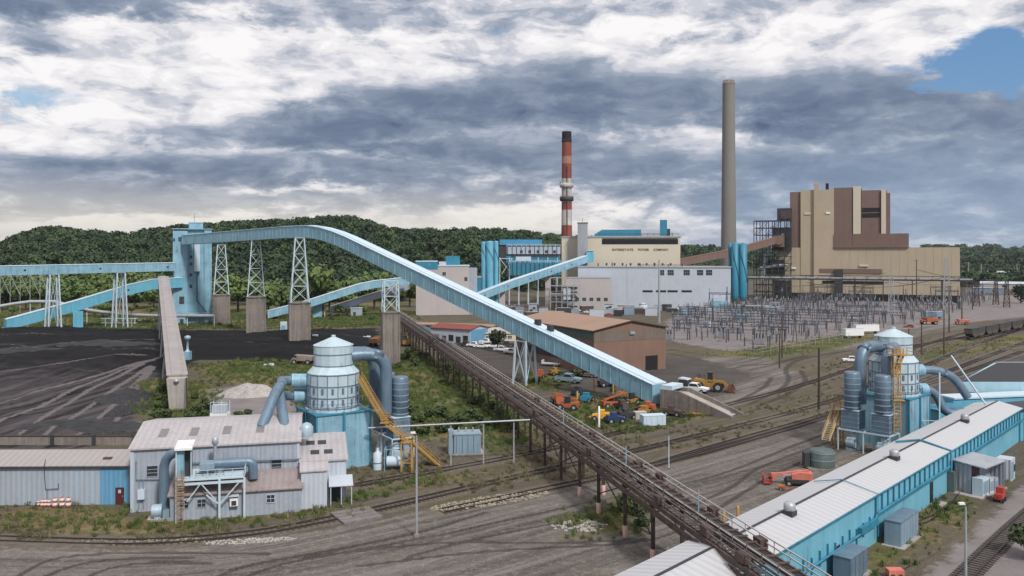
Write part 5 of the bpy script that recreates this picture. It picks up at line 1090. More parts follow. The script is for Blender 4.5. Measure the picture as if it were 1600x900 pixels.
# ---------------------------------------------------------------- dust collectors
def dust_collector(label, c, rot, inlet, columns=True):
    t = thing('dust_collector', label, 'dust collector', c, rot); inv = (Matrix.Translation(Vector(c)) @ Matrix.Rotation(rot, 4, 'Z')).inverted(); L = lambda p: inv @ Vector(p)
    hb = 8.7
    MB().b2(-4.5, 4.5, -4.5, 4.5, -.3, hb).build('base_housing', M_BLUE, t)
    b = MB()
    for s in (-1, 1):
        b.b2(-.2, .2, s * 4.5, s * 4.75, 0, hb + .3); b.b2(s * 4.5, s * 4.75, -.2, .2, 0, hb + .3)
        for q in (-1, 1): b.b2(s * 4.45 - .15, s * 4.45 + .15, q * 4.45 - .15, q * 4.45 + .15, 0, hb + .02)
    b.b2(-4.7, 4.7, -4.7, 4.7, hb, hb + .2); b.build('stiffener', M_TEAL, t)
    b = MB(); b.lathe((0, 0, hb + .2), [(4.5, 0), (4.5, .35), (4.15, .4), (4.15, 5.9), (3.15, 7.0), (3.15, 10.2), (3.25, 10.25), (.35, 11.5), (.35, 11.8), (.01, 11.85)], 16, False, R(11.25)); b.build('drum', mat('drum_paint', (.47, .57, .62), .5, 0, .3, .3, .1, (.28, .36, .41), rust=.06), t)
    b = MB()
    for zz, rr in ((hb + .6, 4.25), (hb + 2.3, 4.22), (hb + 4.1, 4.22), (hb + 5.9, 4.22), (hb + 7.2, 3.22), (hb + 9.0, 3.2)): b.lathe((0, 0, zz), [(rr, 0), (rr, .16)], 16, False, R(11.25))
    for k in range(16): a = R(11.25 + 22.5 * k); b.beam((4.17 * math.cos(a), 4.17 * math.sin(a), hb + .6), (4.17 * math.cos(a), 4.17 * math.sin(a), hb + 6), .1)
    b.build('hoop', M_DUCT, t); b = MB()
    for k in range(16):
        a = R(22.5 * k)
        for zz in (hb + 1.2, hb + 3.0): b.box((4.12 * math.cos(a), 4.12 * math.sin(a), zz + .5), (.16, .34, .9), a)
    b.build('hatch', M_DUCT, t); b = MB(); P = [(4.7 * math.cos(R(15 * k)), 4.7 * math.sin(R(15 * k)), hb + .55) for k in range(25)]; rail_fence(b, P, 1.0, .03, 1.3); b.build('railing', M_DUCT, t)
    for s in (-1, 1):                               # outlet ducts curving over into filter columns
        y = s * 2.3; xo = 8.2
        b = MB(); b.tube(pipe_path([(2.6, y * .55, hb + 8.6), (5.2, y * .85, hb + 8.9), (xo, y, hb + 8.0), (xo, y, hb - 1.0)], 2.4), [1.0] * 1 + [1.0] * 15, 16); b.build('outlet_duct', M_DUCT, t)
        b = MB(); b.lathe((xo + 2.4, y * 1.15, 7.0), [(.9, -.2), (1.35, 0), (1.35, 6.2), (1.2, 6.5), (.2, 6.55)], 16); f = b.build('filter_column', M_DUCT, t); q = MB()
        for k in range(6): q.lathe((xo + 2.4, y * 1.15, 7.4 + k * 1.0), [(1.4, 0), (1.4, .1)], 16)
        q.build('hoop', M_DUCTL, f)
        b = MB(); b.box((xo + 2.0, y * 1.15, 5.3), (3.0, 2.9, 3.2)); b.build('filter_box', M_DUCT, t); b = MB()
        for k in range(4): b.box((xo + 2.0, y * 1.15, 4.1 + k * .8), (3.06, 2.96, .1))
        b.build('rib', M_FBLUE, t); MB().box((xo + 2.0, y * 1.15, 6.95), (3.2, 3.1, .12)).build('collar', M_GROOF, t)
        b = MB(); b.lathe((xo + 1.4, y * 1.15, -.1), [(1.15, 0), (1.0, 1.0), (.75, 1.5), (.75, 2.6), (.3, 3.0)], 14); b.build('fan_tank', M_GROOF, t); b = MB(); b.hcyl((xo + 3.0, y * 1.15 - .5, 1.4), (xo + 3.0, y * 1.15 + .9, 1.4), .9, 14); b.b2(xo + 2.3, xo + 3.6, y * 1.15 - .6, y * 1.15 + .6, 0, .5); b.build('fan_casing', M_DUCTL, t)
    b = MB(); xa, xb, ya, yb = 8.3, 12.2, -4.4, 4.4
    for xx in (xa, xb):
        for yy in (ya, 0, yb): b.beam((xx, yy, -.2), (xx, yy, 3.6), .18)
        b.beam((xx, ya, 3.6), (xx, yb, 3.6), .2)
    for yy in (ya, 0, yb): b.beam((xa, yy, 3.6), (xb, yy, 3.6), .2)
    b.build('support_frame', M_GROOF, t)
    for p in inlet:                                # inlet ducts
        q = [L(v) for v in p]; dd = (q[1] - q[0]).normalized(); MB().tube([q[0] - dd * 2.0, q[0] + dd * 1.6], 1.15, 16).build('inlet_box', M_BLUE, t)
        MB().tube(pipe_path([q[0] + dd * 1.5] + q[1:], 2.2), .75, 16).build('inlet_duct', M_DUCT, t)
    return t, L
cL = at(521, 134.5); rL = R(33)
e0 = cL + Vector((-4.1, -1.0, 0)) 
dcl, LL = dust_collector('pale blue round dust collector on a square base beside the crusher house', cL, rL,
    [[cL + Vector((-5.0, -.6, 13.4)), cL + Vector((-8.2, -1.6, 13.6)), at(442, 128, 14.0), at(432, 124, 13.6), at(408, 119, 8.9)], [cL + Vector((-5.0, 0.4, 10.9)), cL + Vector((-8.0, -1.0, 11.0)), at(436, 127, 12.9), at(446, 119, 8.4)]])
cR = at(1396, 149); rR = math.atan2(-5.5, -5.9)
dcr, LR = dust_collector('pale blue round dust collector with big twin ducts beside the long blue shed', cR, rR,
    [[cR + Vector((4.6, 1.8, 12.6)), cR + Vector((8.4, 2.6, 12.8)), at(1490, 152, 11.5), at(1512, 152, 7.6)], [cR + Vector((4.8, 1.0, 9.4)), cR + Vector((8.2, 1.6, 9.2)), at(1478, 150, 4.6), at(1506, 150, 5.4)]])
# yellow stairs
p0 = at(578, 131, 9.0); p1 = at(602, 129.5, zat(660, 129.5)); p2 = at(636, 129, zat(690, 129)); p3 = g(684, 727)
t = thing('access_stair', 'yellow steel stair leading up to the left dust collector', 'stair', (p2.x, p2.y, 0)); o_ = (p2.x, p2.y, 0)
pT = at(562, 132.5, zat(592, 132.5)); stair(t, pT, p1, .9, M_YEL, o_); stair(t, p1, p2, 1.0, M_YEL, o_); stair(t, p2 + Vector((.6, 0, 0)), p3, 1.0, M_YEL, o_)
platform(t, (p1.x, p1.y), 1.5, 1.5, p1.z + .1, M_YEL, o_); platform(t, (p2.x, p2.y), 1.8, 1.6, p2.z + .1, M_YEL, o_)
b = MB()
for sx in (-.8, .8):
    for sy in (-.7, .7): b.beam((p2.x + sx, p2.y + sy, -.2), (p2.x + sx, p2.y + sy, p2.z), .2)
for k in range(2):
    zz = p2.z * (k + 1) / 3; b.beam((p2.x - .8, p2.y - .7, zz), (p2.x + .8, p2.y - .7, zz + .9), .1); b.beam((p2.x - .8, p2.y - .7, zz), (p2.x + .8, p2.y - .7, zz), .12)
b.build('leg', M_YEL, t, o_)
q0 = at(1396, 139.8, 12.2); q1 = at(1404, 140.5, 8.6)
t = thing('caged_ladder', 'yellow caged ladder and landings on the right dust collector', 'ladder', (q0.x, q0.y, 0)); o_ = (q0.x, q0.y, 0); b = MB(); qx, qy = at(1402, 138.6).x, 138.6
for s in (-.55, .55): b.beam((qx + s, qy, 4), (qx + s, qy, zat(545, qy)), .13); b.beam((qx + s, qy + 1.0, 4), (qx + s, qy + 1.0, zat(545, qy)), .1)
for k in range(22): zz = 4 + k * .62; b.beam((qx - .55, qy, zz), (qx + .55, qy, zz), .09)
for k in range(9): zz = 5 + k * 1.45; b.beam((qx - .55, qy, zz), (qx - .55, qy + 1, zz), .08); b.beam((qx + .55, qy, zz), (qx + .55, qy + 1, zz), .08); b.beam((qx - .55, qy, zz), (qx + .55, qy, zz + 1.3), .07)
b.build('ladder', M_YEL, t, o_); platform(t, (qx + 1.0, qy + 1.2), 3.4, 2.2, zat(555, qy), M_YEL, o_); platform(t, (qx + .2, qy + .5), 2.0, 1.6, zat(640, qy) + 1.6, M_YEL, o_); stair(t, (qx + 1.2, qy + 1.0, zat(555, qy)), (qx - .4, qy + .2, zat(590, qy)), .8, M_YEL, o_)
p0 = at(1308, 147, zat(640, 147)); p1 = g(1290, 703)
t = thing('access_stair', 'weathered yellow stair descending beside the right dust collector', 'stair', (p1.x, p1.y, 0)); o_ = (p1.x, p1.y, 0); stair(t, p0, p1 + Vector((0, 0, 1.6)), 1.3, mat('weathered_yellow', (.50, .38, .20), .6, 0, .4, .8, .3, (.3, .22, .12), rust=.1), o_)
b = MB()
for sx in (-.7, .7): b.beam((p0.x + sx, p0.y + .5, -.2), (p0.x + sx, p0.y + .5, p0.z), .2); b.beam((p0.x + sx, p0.y - .9, -.2), (p0.x + sx, p0.y - .9, p0.z), .2)
for k in range(5): b.beam((p0.x - .7, p0.y - .9, k * 1.3 + .4), (p0.x + .7, p0.y - .9, k * 1.3 + 1.4), .1); b.beam((p0.x - .7, p0.y - .9, k * 1.3 + .4), (p0.x + .7, p0.y - .9, k * 1.3 + .4), .1)
b.build('leg', M_YEL, t, o_); platform(t, (p0.x, p0.y), 1.8, 1.8, p0.z + .1, M_YEL, o_)
p = g(1284, 731); t = thing('steel_vessel', 'grey green round vessel at the foot of the yellow stair', 'vessel', p); MB().lathe((0, 0, .3), [(2.0, 0), (2.0, 2.4), (1.8, 2.6), (.1, 2.62)], 18).build('shell', M_GREENG, t); MB().b2(-2.6, 2.6, -2.4, 2.4, -.2, .3).build('plinth', M_CONC, t); MB().b2(-2.9, -2.05, -.6, .6, .3, 2.5).build('door_panel', M_DARK, t)
b = MB(); b.lathe((0, 0, 1.4), [(2.04, 0), (2.04, .15)], 18); b.lathe((0, 0, 2.5), [(2.05, 0), (2.05, .15)], 18); b.build('hoop', M_FBLUE, t)
# small plant under the left collector
p = g(590, 733); t = thing('storage_tank', 'small pale upright tank beside the yellow stair', 'tank', p); MB().lathe((0, 0, -.1), [(.7, 0), (.7, 2.6), (.2, 3.0), (.2, 3.4)], 14).build('shell', M_GROOF, t); MB().lathe((0, 0, 1.0), [(.75, 0), (.75, .12)], 14).build('hoop', M_DUCT, t)
p = g(616, 734); t = thing('storage_tank', 'pale blue tank in a square pipe frame beside the yellow stair', 'tank', p); b = MB(); b.hcyl((-1.1, 0, 1.3), (1.1, 0, 1.3), .85, 16); b.build('shell', M_GROOF, t); b = MB()
for sx in (-1.4, 1.4): b.beam((sx, -.9, -.1), (sx, -.9, 3.4), .12); b.beam((sx, .9, -.1), (sx, .9, 3.4), .12); b.beam((sx, -.9, 3.4), (sx, .9, 3.4), .12)
for sy in (-.9, .9): b.beam((-1.4, sy, 3.4), (1.4, sy, 3.4), .12)
b.build('frame', M_BLUE, t)
# pipe run from the collector to the trestle
A, B = at(575, 131, 6.4), at(828, 134.5, zat(656, 134.5)); t = thing('overhead_pipe', 'thin pale pipe on posts between the left dust collector and the trestle', 'pipe', (A.x, A.y, 0)); o_ = (A.x, A.y, 0)
MB().tube([A, B], .14, 8).build('pipe', M_STEEL, t, o_); MB().tube([A + Vector((0, .5, -.1)), B + Vector((0, .5, -.1))], .09, 8).build('pipe', M_STEEL, t, o_)
for px in (597, 704, 755, 803): f_ = (at(px, 132).x - A.x) / (B.x - A.x); q = A.lerp(B, f_); MB().beam((q.x, q.y + .25, -.2), (q.x, q.y + .25, q.z + .1), .2).build('post', M_STEEL, t, o_)
p = g(728, 708); t = thing('transformer_box', 'blue grey transformer cabinet standing alone beyond the tracks', 'transformer', p, R(8)); MB().b2(-2.1, 2.4, -1.4, 1.8, .2, 3.4).build('body', M_FBLUE, t); MB().b2(-2.2, 2.5, -1.5, 1.9, 3.4, 3.6).build('lid', mat('cab_lid', (.26, .34, .40), .55, 0, .3), t); MB().b2(-2.9, 2.9, -1.9, 2.3, -.2, .2).build('plinth', M_CONCL, t)
MB().b2(-3.0, -2.12, -1.0, 1.4, .2, 4.0).build('radiator', M_FBLUE, t); b = MB()
for k in range(4): b.b2(-1.7 + k * .95, -1.65 + k * .95, -1.44, -1.4, .4, 3.2)
b.build('door_seam', M_DARK, t); b = MB()
for xx in (-1.2, 0, 1.2): b.lathe((xx, .2, 3.6), [(.14, 0), (.14, .6), (.05, .8)], 8)
b.build('bushing', M_STEEL, t)
p = g(344, 662); t = thing('tank_container', 'white tank in a box frame behind the crusher house roof', 'tank', p); MB().b2(-1.7, 1.7, -1, 1, -.1, 2.2).build('box', M_WHITE, t); b = MB()
for sx in (-1.6, 0, 1.6): b.beam((sx, -.9, 2.2), (sx, -.9, 4.4), .12); b.beam((sx, .9, 2.2), (sx, .9, 4.4), .12)
b.beam((-1.6, -.9, 4.4), (1.6, -.9, 4.4), .12); b.build('frame', M_WSTEEL, t); MB().b2(-1.4, 1.4, -.8, .8, 2.3, 3.8).build('tank', M_SIDW, t); MB().b2(-.4, 1.2, -1.06, -1, .2, 1.4).build('hatch', M_STEEL, t)

# ---------------------------------------------------------------- long blue shed on the right
th = math.atan2(1.0, .93); fr = Frame(1337, 93, th); W0, W1 = -48.0, 79.0
t = bld(fr, 'conveyor_shed', 'long bright blue shed with a white ridge roof beneath the trestle', 'shed'); ze, zr, dp = 5.75, 6.55, 7.4
b = MB(); gable_walls(b, W0, W1, 0, dp, ze, zr); b.build('wall', mat('shed_blue', (.18, .43, .54), .5, 0, .36, .2, .1, (.08, .27, .38), rust=.08, rustc=(.10, .14, .15)), t)
M_SROOF = mat('white_shed_roof', (.45, .455, .475), .6, 0, .3, .15, 1, (.44, .43, .43), ribs=1.1, rib_axis=0)
b = MB(); gable_roof(b, W0, W1, 0, dp, ze, zr, .3, .14); b.build('roof', M_SROOF, t); MB().b2(W0, W1, dp / 2 - .12, dp / 2 + .12, zr + .12, zr + .24).build('ridge_cap', M_DARK, t)
MB().b2(W0, W1, -.42, -.32, ze - .1, ze + .06).build('gutter', M_TEAL, t)
xr = lambda px: fr.x(px)
for px in (1233, 1397, 1507):
    xx = fr.x(px, 3); s_ = lambda y: ze + (zr - ze) * y / (dp / 2) + .14
    b = MB(); b.b2(xx - .62, xx + .62, 2.4, 3.5, s_(2.4) - .25, s_(3.5) + .3); b.build('vent_base', M_DARK, t); b = MB(); b.lathe((xx, 2.95, s_(3) + .3), [(.4, 0), (.62, .2), (.62, .75), (.4, 1.0), (.05, 1.05)], 14); b.build('roof_vent', M_STEEL, t)
for px in (1366, 1481):
    xx = fr.x(px); b = MB(); b.tube([(xx, -.45, 1.0), (xx, -.45, ze + .2), (xx - .2, dp / 2, zr + .32), (xx - 1.0, dp - .6, ze + .5)], .16 if px == 1481 else .06, 8); b.build('roof_pipe', M_TEAL, t)
b = MB()
for k in range(54):
    xx = W0 + 24 + k * 2.0
    if xx > W1 - 1: break
    b.b2(xx - .06, xx + .06, -.2, .02, (ze - 2.3) if xx > fr.x(1365) else ze - 4.3 + (k % 3) * .3, (ze - .12) if xx > fr.x(1365) else ze - 2.6 + (k % 3) * .2)
b.build('wall_rib', M_TEAL, t); b = MB(); b.tube([(W0, -.3, ze - 3.6), (fr.x(1362), -.3, ze - 3.3), (fr.x(1366), -.3, ze - 2.2), (W1, -.3, ze - 1.9)], .14, 8); b.tube([(fr.x(1365), -.3, ze - 2.5), (W1, -.3, ze - 2.3)], .07, 6); b.b2(fr.x(1340), fr.x(1366), -.5, -.05, ze - 3.4, ze - 2.6); b.build('pipe_tray', M_TEAL, t)
d_ = door(t, fr.x(1455), 1.3, 2.9, 0, mat('dark_door', (.02, .02, .024), .5, 0, .2)); b = MB(); b.b2(fr.x(1455) - 1.0, fr.x(1455) + 1.4, -1.6, -.1, -.2, .2); b.build('step', M_CONCL, t)
d_ = door(t, fr.x(1308), 1.3, 2.6, 0, mat('dark_red_door', (.09, .02, .022))); MB().b2(fr.x(1308) - .3, fr.x(1308) + .3, -.125, -.08, 1.2, 2.2).build('door_pane', M_SIDW, d_)
MB().b2(fr.x(1481) - .5, fr.x(1481) + .5, -.9, -.02, -.2, 3.0).build('pipe_box', M_GREENG, t)
# far end: cross galleries and dark-roofed block
b = thing('cross_gallery', 'pale blue gallery crossing behind the far end of the long blue shed', 'conveyor', at(1560, 166)); o_ = at(1560, 166)
G0, G1 = at(1478, 163, 0), at(1760, 172, 0); m_ = MB(); sweep_box(m_, [G0 + Vector((0, 0, 2.2)), G1 + Vector((0, 0, 2.2))], 4.0, 0, 3.4); m_.build('cladding', M_BLUEV, b, o_); m_ = MB(); sweep_box(m_, [G0 + Vector((0, 0, 5.62)), G1 + Vector((0, 0, 5.62))], 4.5, 0, .3); m_.build('roof', M_GROOF, b, o_)
for k in range(5): q = G0.lerp(G1, k / 4); MB().b2(q.x - .4, q.x + .4, q.y - 1.5, q.y + 1.5, -.2, 2.2).build('post', M_BLUEV, b, o_)
MB().b2(at(1552, 161).x, at(1566, 161).x, 160.6, 161.0, 2.6, 4.6).build('opening', M_PINKW, b, o_)
fb = Frame(1500, 170, 0.0); t = bld(fb, 'flat_roofed_block', 'low block with a dark flat roof and pale blue fascia at the right edge', 'building'); q_ = lambda e: [(-e, -e), (120 + e, -e), (120 + e, 29.5 + e), (24.5 - e, 29.5 + e)]; MB().prism(q_(0), 2, -.3, 5.6).build('wall', M_CONC, t); MB().prism(q_(.3), 2, 5.6, 7.6).build('fascia', mat('pale_fascia', (.36, .55, .64), .5, 0, .2), t); MB().prism(q_(-.2), 2, 7.6, 7.66).build('roof_deck', mat('dark_roof_felt', (.04, .04, .046), .9, 0, .3, .1, 1, (.028, .028, .031)), t); MB().beam((24.5, 29.5, 7.75), (120, 29.5, 7.75), .25).build('parapet', M_STEEL, t)
fe = Frame(1490, 154, R(20)); t = bld(fe, 'inlet_house', 'blue housing where the twin ducts meet the far end of the long blue shed', 'housing'); MB().b2(-3.5, 5, 0, 5, -.3, 4.8).build('wall', M_BLUEV, t); MB().b2(-3.7, 5.2, -.2, 5.2, 4.8, 5.1).build('roof', M_TEAL, t)
A = at(1486, 158, 14.5); t = thing('diagonal_brace', 'thin pale diagonal brace beside the twin ducts', 'brace', (A.x, A.y, 0)); MB().beam(A, at(1545, 150, 5.9), .22).build('bar', M_WSTEEL, t, (A.x, A.y, 0)); p = at(1468, 146); t = thing('pipe_post', 'slim white post in front of the twin ducts', 'post', p); MB().beam((0, 0, -.2), (0, 0, zat(582, 146)), .2).build('post', M_WSTEEL, t); MB().beam((0, 0, zat(658, 146)), (-6.5, 0, zat(655, 146)), .12).build('arm', M_WSTEEL, t)
fe = Frame(1588, 150, R(20)); t = bld(fe, 'end_house', 'blue end house at the far end of the long shed beside the right edge', 'building'); MB().b2(0, 20, 0, 6, -.3, 5.4).build('wall', M_BLUEV, t); MB().b2(-.3, 20.3, -.3, 6.3, 5.4, 5.7).build('roof', M_DARK, t); b = MB()
for k in range(5): b.beam((.4 + k * 1.6, -.3, -.2), (.4 + k * 1.6, -.3, 5.2), .25)
b.build('post', M_TEAL, t)
# cabinets by the wall
def cabinet(px, off, w, d, h, label, m=None, n=6):
    p = fr.w(px, -off); t = thing('electrical_cabinet', label, 'cabinet', p, th); m = m or M_FBLUE
    MB().b2(-w / 2, w / 2, -d, 0, .15, h).build('body', m, t); MB().b2(-w / 2 - .5, w / 2 + .5, -d - .5, .2, -.2, .15).build('plinth', M_CONCL, t); MB().b2(-w / 2 - .06, w / 2 + .06, -d - .1, .05, h, h + .1).build('lid', M_DUCT, t)
    for k in range(n): a = -w / 2 + w * k / n; MB().b2(a + .05, a + w / n - .05, -d - .05, -d - .005, .3, h - .12).build('door', m, t)
    return t
cabinet(fr.x(1389) - 1.4, 1.0, 6.2, 1.8, 2.9, 'row of blue grey electrical cabinets against the long blue shed', M_FBLUE); cabinet(fr.x(1315) - 2.0, .8, 4.6, 1.8, 2.6, 'blue electrical cabinet at the bottom edge beside the red door', M_DUCT, 4)
p = g(1536, 768); t = thing('equipment_shelter', 'grey open fronted equipment shelter with cooling units by the blue shed', 'shelter', p, th - R(8))
MB().b2(-4.5, 4.5, -1.5, 3, -.2, .15).build('plinth', M_CONCL, t); MB().b2(-3, 3.6, .4, 2.6, .15, 4.2).build('wall', M_SIDING, t); MB().prism([(-1.6, 4.0), (2.9, 4.4), (2.9, 4.55), (-1.6, 4.15)], 0, -3.3, 3.9).build('roof', M_STEEL, t); MB().b2(-2.8, -.4, .3, .41, .4, 3.9).build('opening', M_RUST, t); MB().b2(3.5, 3.6, -1.4, .4, .15, 4.1).build('side_wall', M_SIDING, t)
for sx, w, h, m in ((-3.4, 2.0, 2.6, M_GROOF), (-1.0, 1.3, 2.2, M_SIDW), (.7, 1.2, 2.0, M_SIDING)): o_ = MB().b2(sx, sx + w, -1.3, .1, .15, h).build('cooling_unit', m, t); MB().b2(sx + .2, sx + w - .2, -1.34, -1.3, .5, h - .4).build('grille', M_FBLUE, o_)
p = g(1571, 748); t = thing('equipment_cabinet', 'tall pale cabinet beyond the grey equipment shelter', 'cabinet', p, th); MB().b2(-1.3, 1.3, -1, 1, -.2, 3.2).build('body', M_SIDW, t); MB().b2(-1.0, .2, -1.05, -1, .3, 2.8).build('door', M_FBLUE, t); MB().b2(.4, 1.2, -1.08, -1, 1.2, 2.2).build('panel', M_DARK, t)
p = g(1562, 783); t = thing('fuel_cart', 'red wheeled cart beside the equipment shelter', 'cart', p, th); MB().b2(-.9, .9, -.5, .5, .4, 1.1).build('tray', M_RED, t); MB().b2(-.2, .9, -.45, .45, 1.1, 1.9).build('box', M_RED, t); b = MB()
for sx in (-.6, .6):
    for sy in (-.55, .55): MB().hcyl((sx, sy - .08, .3), (sx, sy + .08, .3), .32, 12).build('wheel', M_TYRE, t)
MB().beam((-.9, 0, .7), (-1.7, 0, 1.2), .08).build('handle', M_RED, t)
b = MB(); P = [g(1500, 770) + Vector((0, 0, .08)), g(1480, 795) + Vector((0, 0, .08)), g(1448, 818) + Vector((0, 0, .08)), g(1432, 820) + Vector((0, 0, .08)), g(1440, 812) + Vector((0, 0, .08)), g(1475, 800) + Vector((0, 0, .08)), g(1520, 786) + Vector((0, 0, .08))]
t = thing('hose', 'black hose lying in a loop on the ground by the blue shed', 'hose', P[0]); b.tube(pipe_path(P, 1.5), .09, 8); b.build('tube', M_TYRE, t, tuple(P[0]))

# ---------------------------------------------------------------- trestle conveyor
def tc(D): return Vector((18.7 - .2475 * (D - 86), D, 0))
tz = 6.7; WK = .8; tdir = (tc(60) - tc(360)).normalized(); ts = Vector((-tdir.y, tdir.x, 0))          # ts: towards +x side
if ts.x < 0: ts = -ts
o_ = tuple(tc(86)); t = thing('trestle_conveyor', 'long rusty open belt conveyor on dark posts crossing the yard to the bottom edge', 'conveyor', o_)
A, Bq = tc(372) + Vector((0, 0, tz)), tc(52) + Vector((0, 0, tz)); hw = 2.0
M_TRUST = mat('trestle_rust', (.125, .082, .075), .8, 0, .55, .8, 1, (.05, .034, .03), rust=.35)
up = lambda h: Vector((0, 0, h))
for s in (-1, 1): MB().beam(A + ts * s * hw + up(-.1), Bq + ts * s * hw + up(-.1), .22, .5).build('girder', M_TRUST if s < 0 else M_DSTEEL, t, o_)
m_ = mat('rusty_grating', (.085, .067, .064), .8, 0, .5, 1.2, 1, (.05, .038, .035), rust=.3)
for s, w_ in ((-1.38, .95), (1.62, .55)):
    b = MB(); C0, C1 = A + ts * s + up(.2), Bq + ts * s + up(.2); b.beam(C0 - ts * w_ * .46, C1 - ts * w_ * .46, .1, .16); b.beam(C0 + ts * w_ * .46, C1 + ts * w_ * .46, .1, .16)
    n = 420
    for i in range(n): q = C0.lerp(C1, (i + .5) / n); b.beam(q - ts * w_ * .5 + up(.06), q + ts * w_ * .5 + up(.06), .46 if i % 9 else .3, .04)
    b.build('walkway', m_, t, o_)
b = MB(); b.beam(A + ts * .3 + up(.82), Bq + ts * .3 + up(.82), .9, .06); b.build('belt', mat('conveyor_belt', (.022, .021, .022), .8, 0, .3, .3, 1), t, o_)
b = MB()
for s in (-.3, .9): b.beam(A + ts * s + up(.78), Bq + ts * s + up(.78), .16, .3); b.beam(A + ts * s + up(.15), Bq + ts * s + up(.15), .12, .2)
n = 190
for i in range(n):
    q = A.lerp(Bq, i / n); b.beam(q - ts * .5 + up(.96), q + ts * 1.1 + up(.96), .2, .14)
    if i % 2 == 0: b.beam(q - ts * .3 + up(.1), q - ts * .3 + up(.8), .12); b.beam(q + ts * .9 + up(.1), q + ts * .9 + up(.8), .12)
b.build('idler_frame', M_TRUST, t, o_)
b = MB(); b.beam(A - ts * 2.25 + up(-.9), Bq - ts * 2.25 + up(-.9), .3, .36); b.beam(A - ts * 2.3 + up(-.7), Bq - ts * 2.3 + up(-.7), .12, .14)
for i in range(80): q = A.lerp(Bq, (i + .5) / 80); b.beam(q - ts * 2.25 + up(-.9), q - ts * 2.4 + up(-.3), .1)
b.build('side_truss', M_TRUST, t, o_)
b = MB(); b.tube([A - ts * 2.2 + up(-.65), Bq - ts * 2.2 + up(-.65)], .14, 8); b.tube([A - ts * .85 + up(.5), Bq - ts * .85 + up(.5)], .09, 8); b.tube([A + ts * 1.5 + up(.45), Bq + ts * 1.5 + up(.45)], .1, 8); b.build('service_pipe', M_RUST, t, o_)
for s, nm in ((-1.95, 0), (-.8, 1), (1.95, 2)):
    b = MB(); C0 = A + ts * s + Vector((0, 0, .3)); C1 = Bq + ts * s + Vector((0, 0, .3)); rad_ = .05 if s > 0 else .038
    for h in (.55, 1.1): b.beam(C0 + Vector((0, 0, h)), C1 + Vector((0, 0, h)), rad_ * 2)
    for i in range(131): q = C0.lerp(C1, i / 130); b.beam(q, q + Vector((0, 0, 1.1)), .07)
    b.build('handrail', mat('weathered_white_rail', (.50, .49, .49), .6, 0, .35, .8, 1, (.25, .2, .18)) if s > 0 else mat('weathered_rail', (.20, .175, .17), .7, 0, .5, .8, 1, (.09, .07, .065)), t, o_)
MB().tube([A - ts * .62 + up(1.12), Bq - ts * .62 + up(1.12)], .075, 8).build('guard_rail', mat('weathered_white_rail', (.5, .49, .49)), t, o_)
D = 71.5; k = 0
M_REFL = mat('red_white_sleeve', (.52, .20, .18), .6, 0, .4, 1.2, 1, (.55, .5, .48))
Ds_ = [66, 92, 100, 109, 116.5, 125, 133.5] + [142 + i * 8.2 for i in range(27)]
for D in Ds_:
    for s in (-1, 1):
        q = tc(D) + ts * s * 1.75; lg = MB().beam((q.x, q.y, -.3), (q.x, q.y, tz - .25), .42 if D < 150 else .36).build('leg', M_DSTEEL, t, o_)
        if D < 118: MB().lathe((q.x, q.y, -.1), [(.30, 0), (.30, 1.5), (.22, 1.5)], 10).build('sleeve', M_REFL, lg, o_)
b = MB()
for D in Ds_: b.beam(tc(D) - ts * 2.1 + Vector((0, 0, tz - .35)), tc(D) + ts * 2.1 + Vector((0, 0, tz - .35)), .35, .4)
b.build('crossbeam', M_DSTEEL, t, o_)
b = MB()
for i, (D, E) in enumerate(zip(Ds_[:-1], Ds_[1:])):
    if i in (1, 2, 4, 5) or (i > 8 and i % 3 == 0):
        for s in (-1, 1): p, q = tc(D) + ts * s * 1.75, tc(E) + ts * s * 1.75; b.beam(p + Vector((0, 0, tz - .6)), q + Vector((0, 0, 2.6)), .12); b.beam(q + Vector((0, 0, tz - .6)), p + Vector((0, 0, 2.6)), .12)
b.build('bracing', M_DSTEEL, t, o_)
for D in (84, 103, 128): q = tc(D) - ts * .4; MB().beam(q + Vector((0, 0, tz + .3)), q + Vector((0, 0, tz + 3.4)), .12).build('lamp_post', M_FBLUE, t, o_)
for D, s in ((80, -1.6), (90, -1.9), (98, 1.9), (112, -1.8), (76, 1.7), (121, 1.8), (73, -1.8), (85, 1.8), (94, -.9), (104, 1.6), (139, -1.7), (150, 1.8)): q = tc(D) + ts * s; MB().box((q.x, q.y, tz + .75), (.8, 1.3, .8), .24).build('drive_box', M_RUST, t, o_)
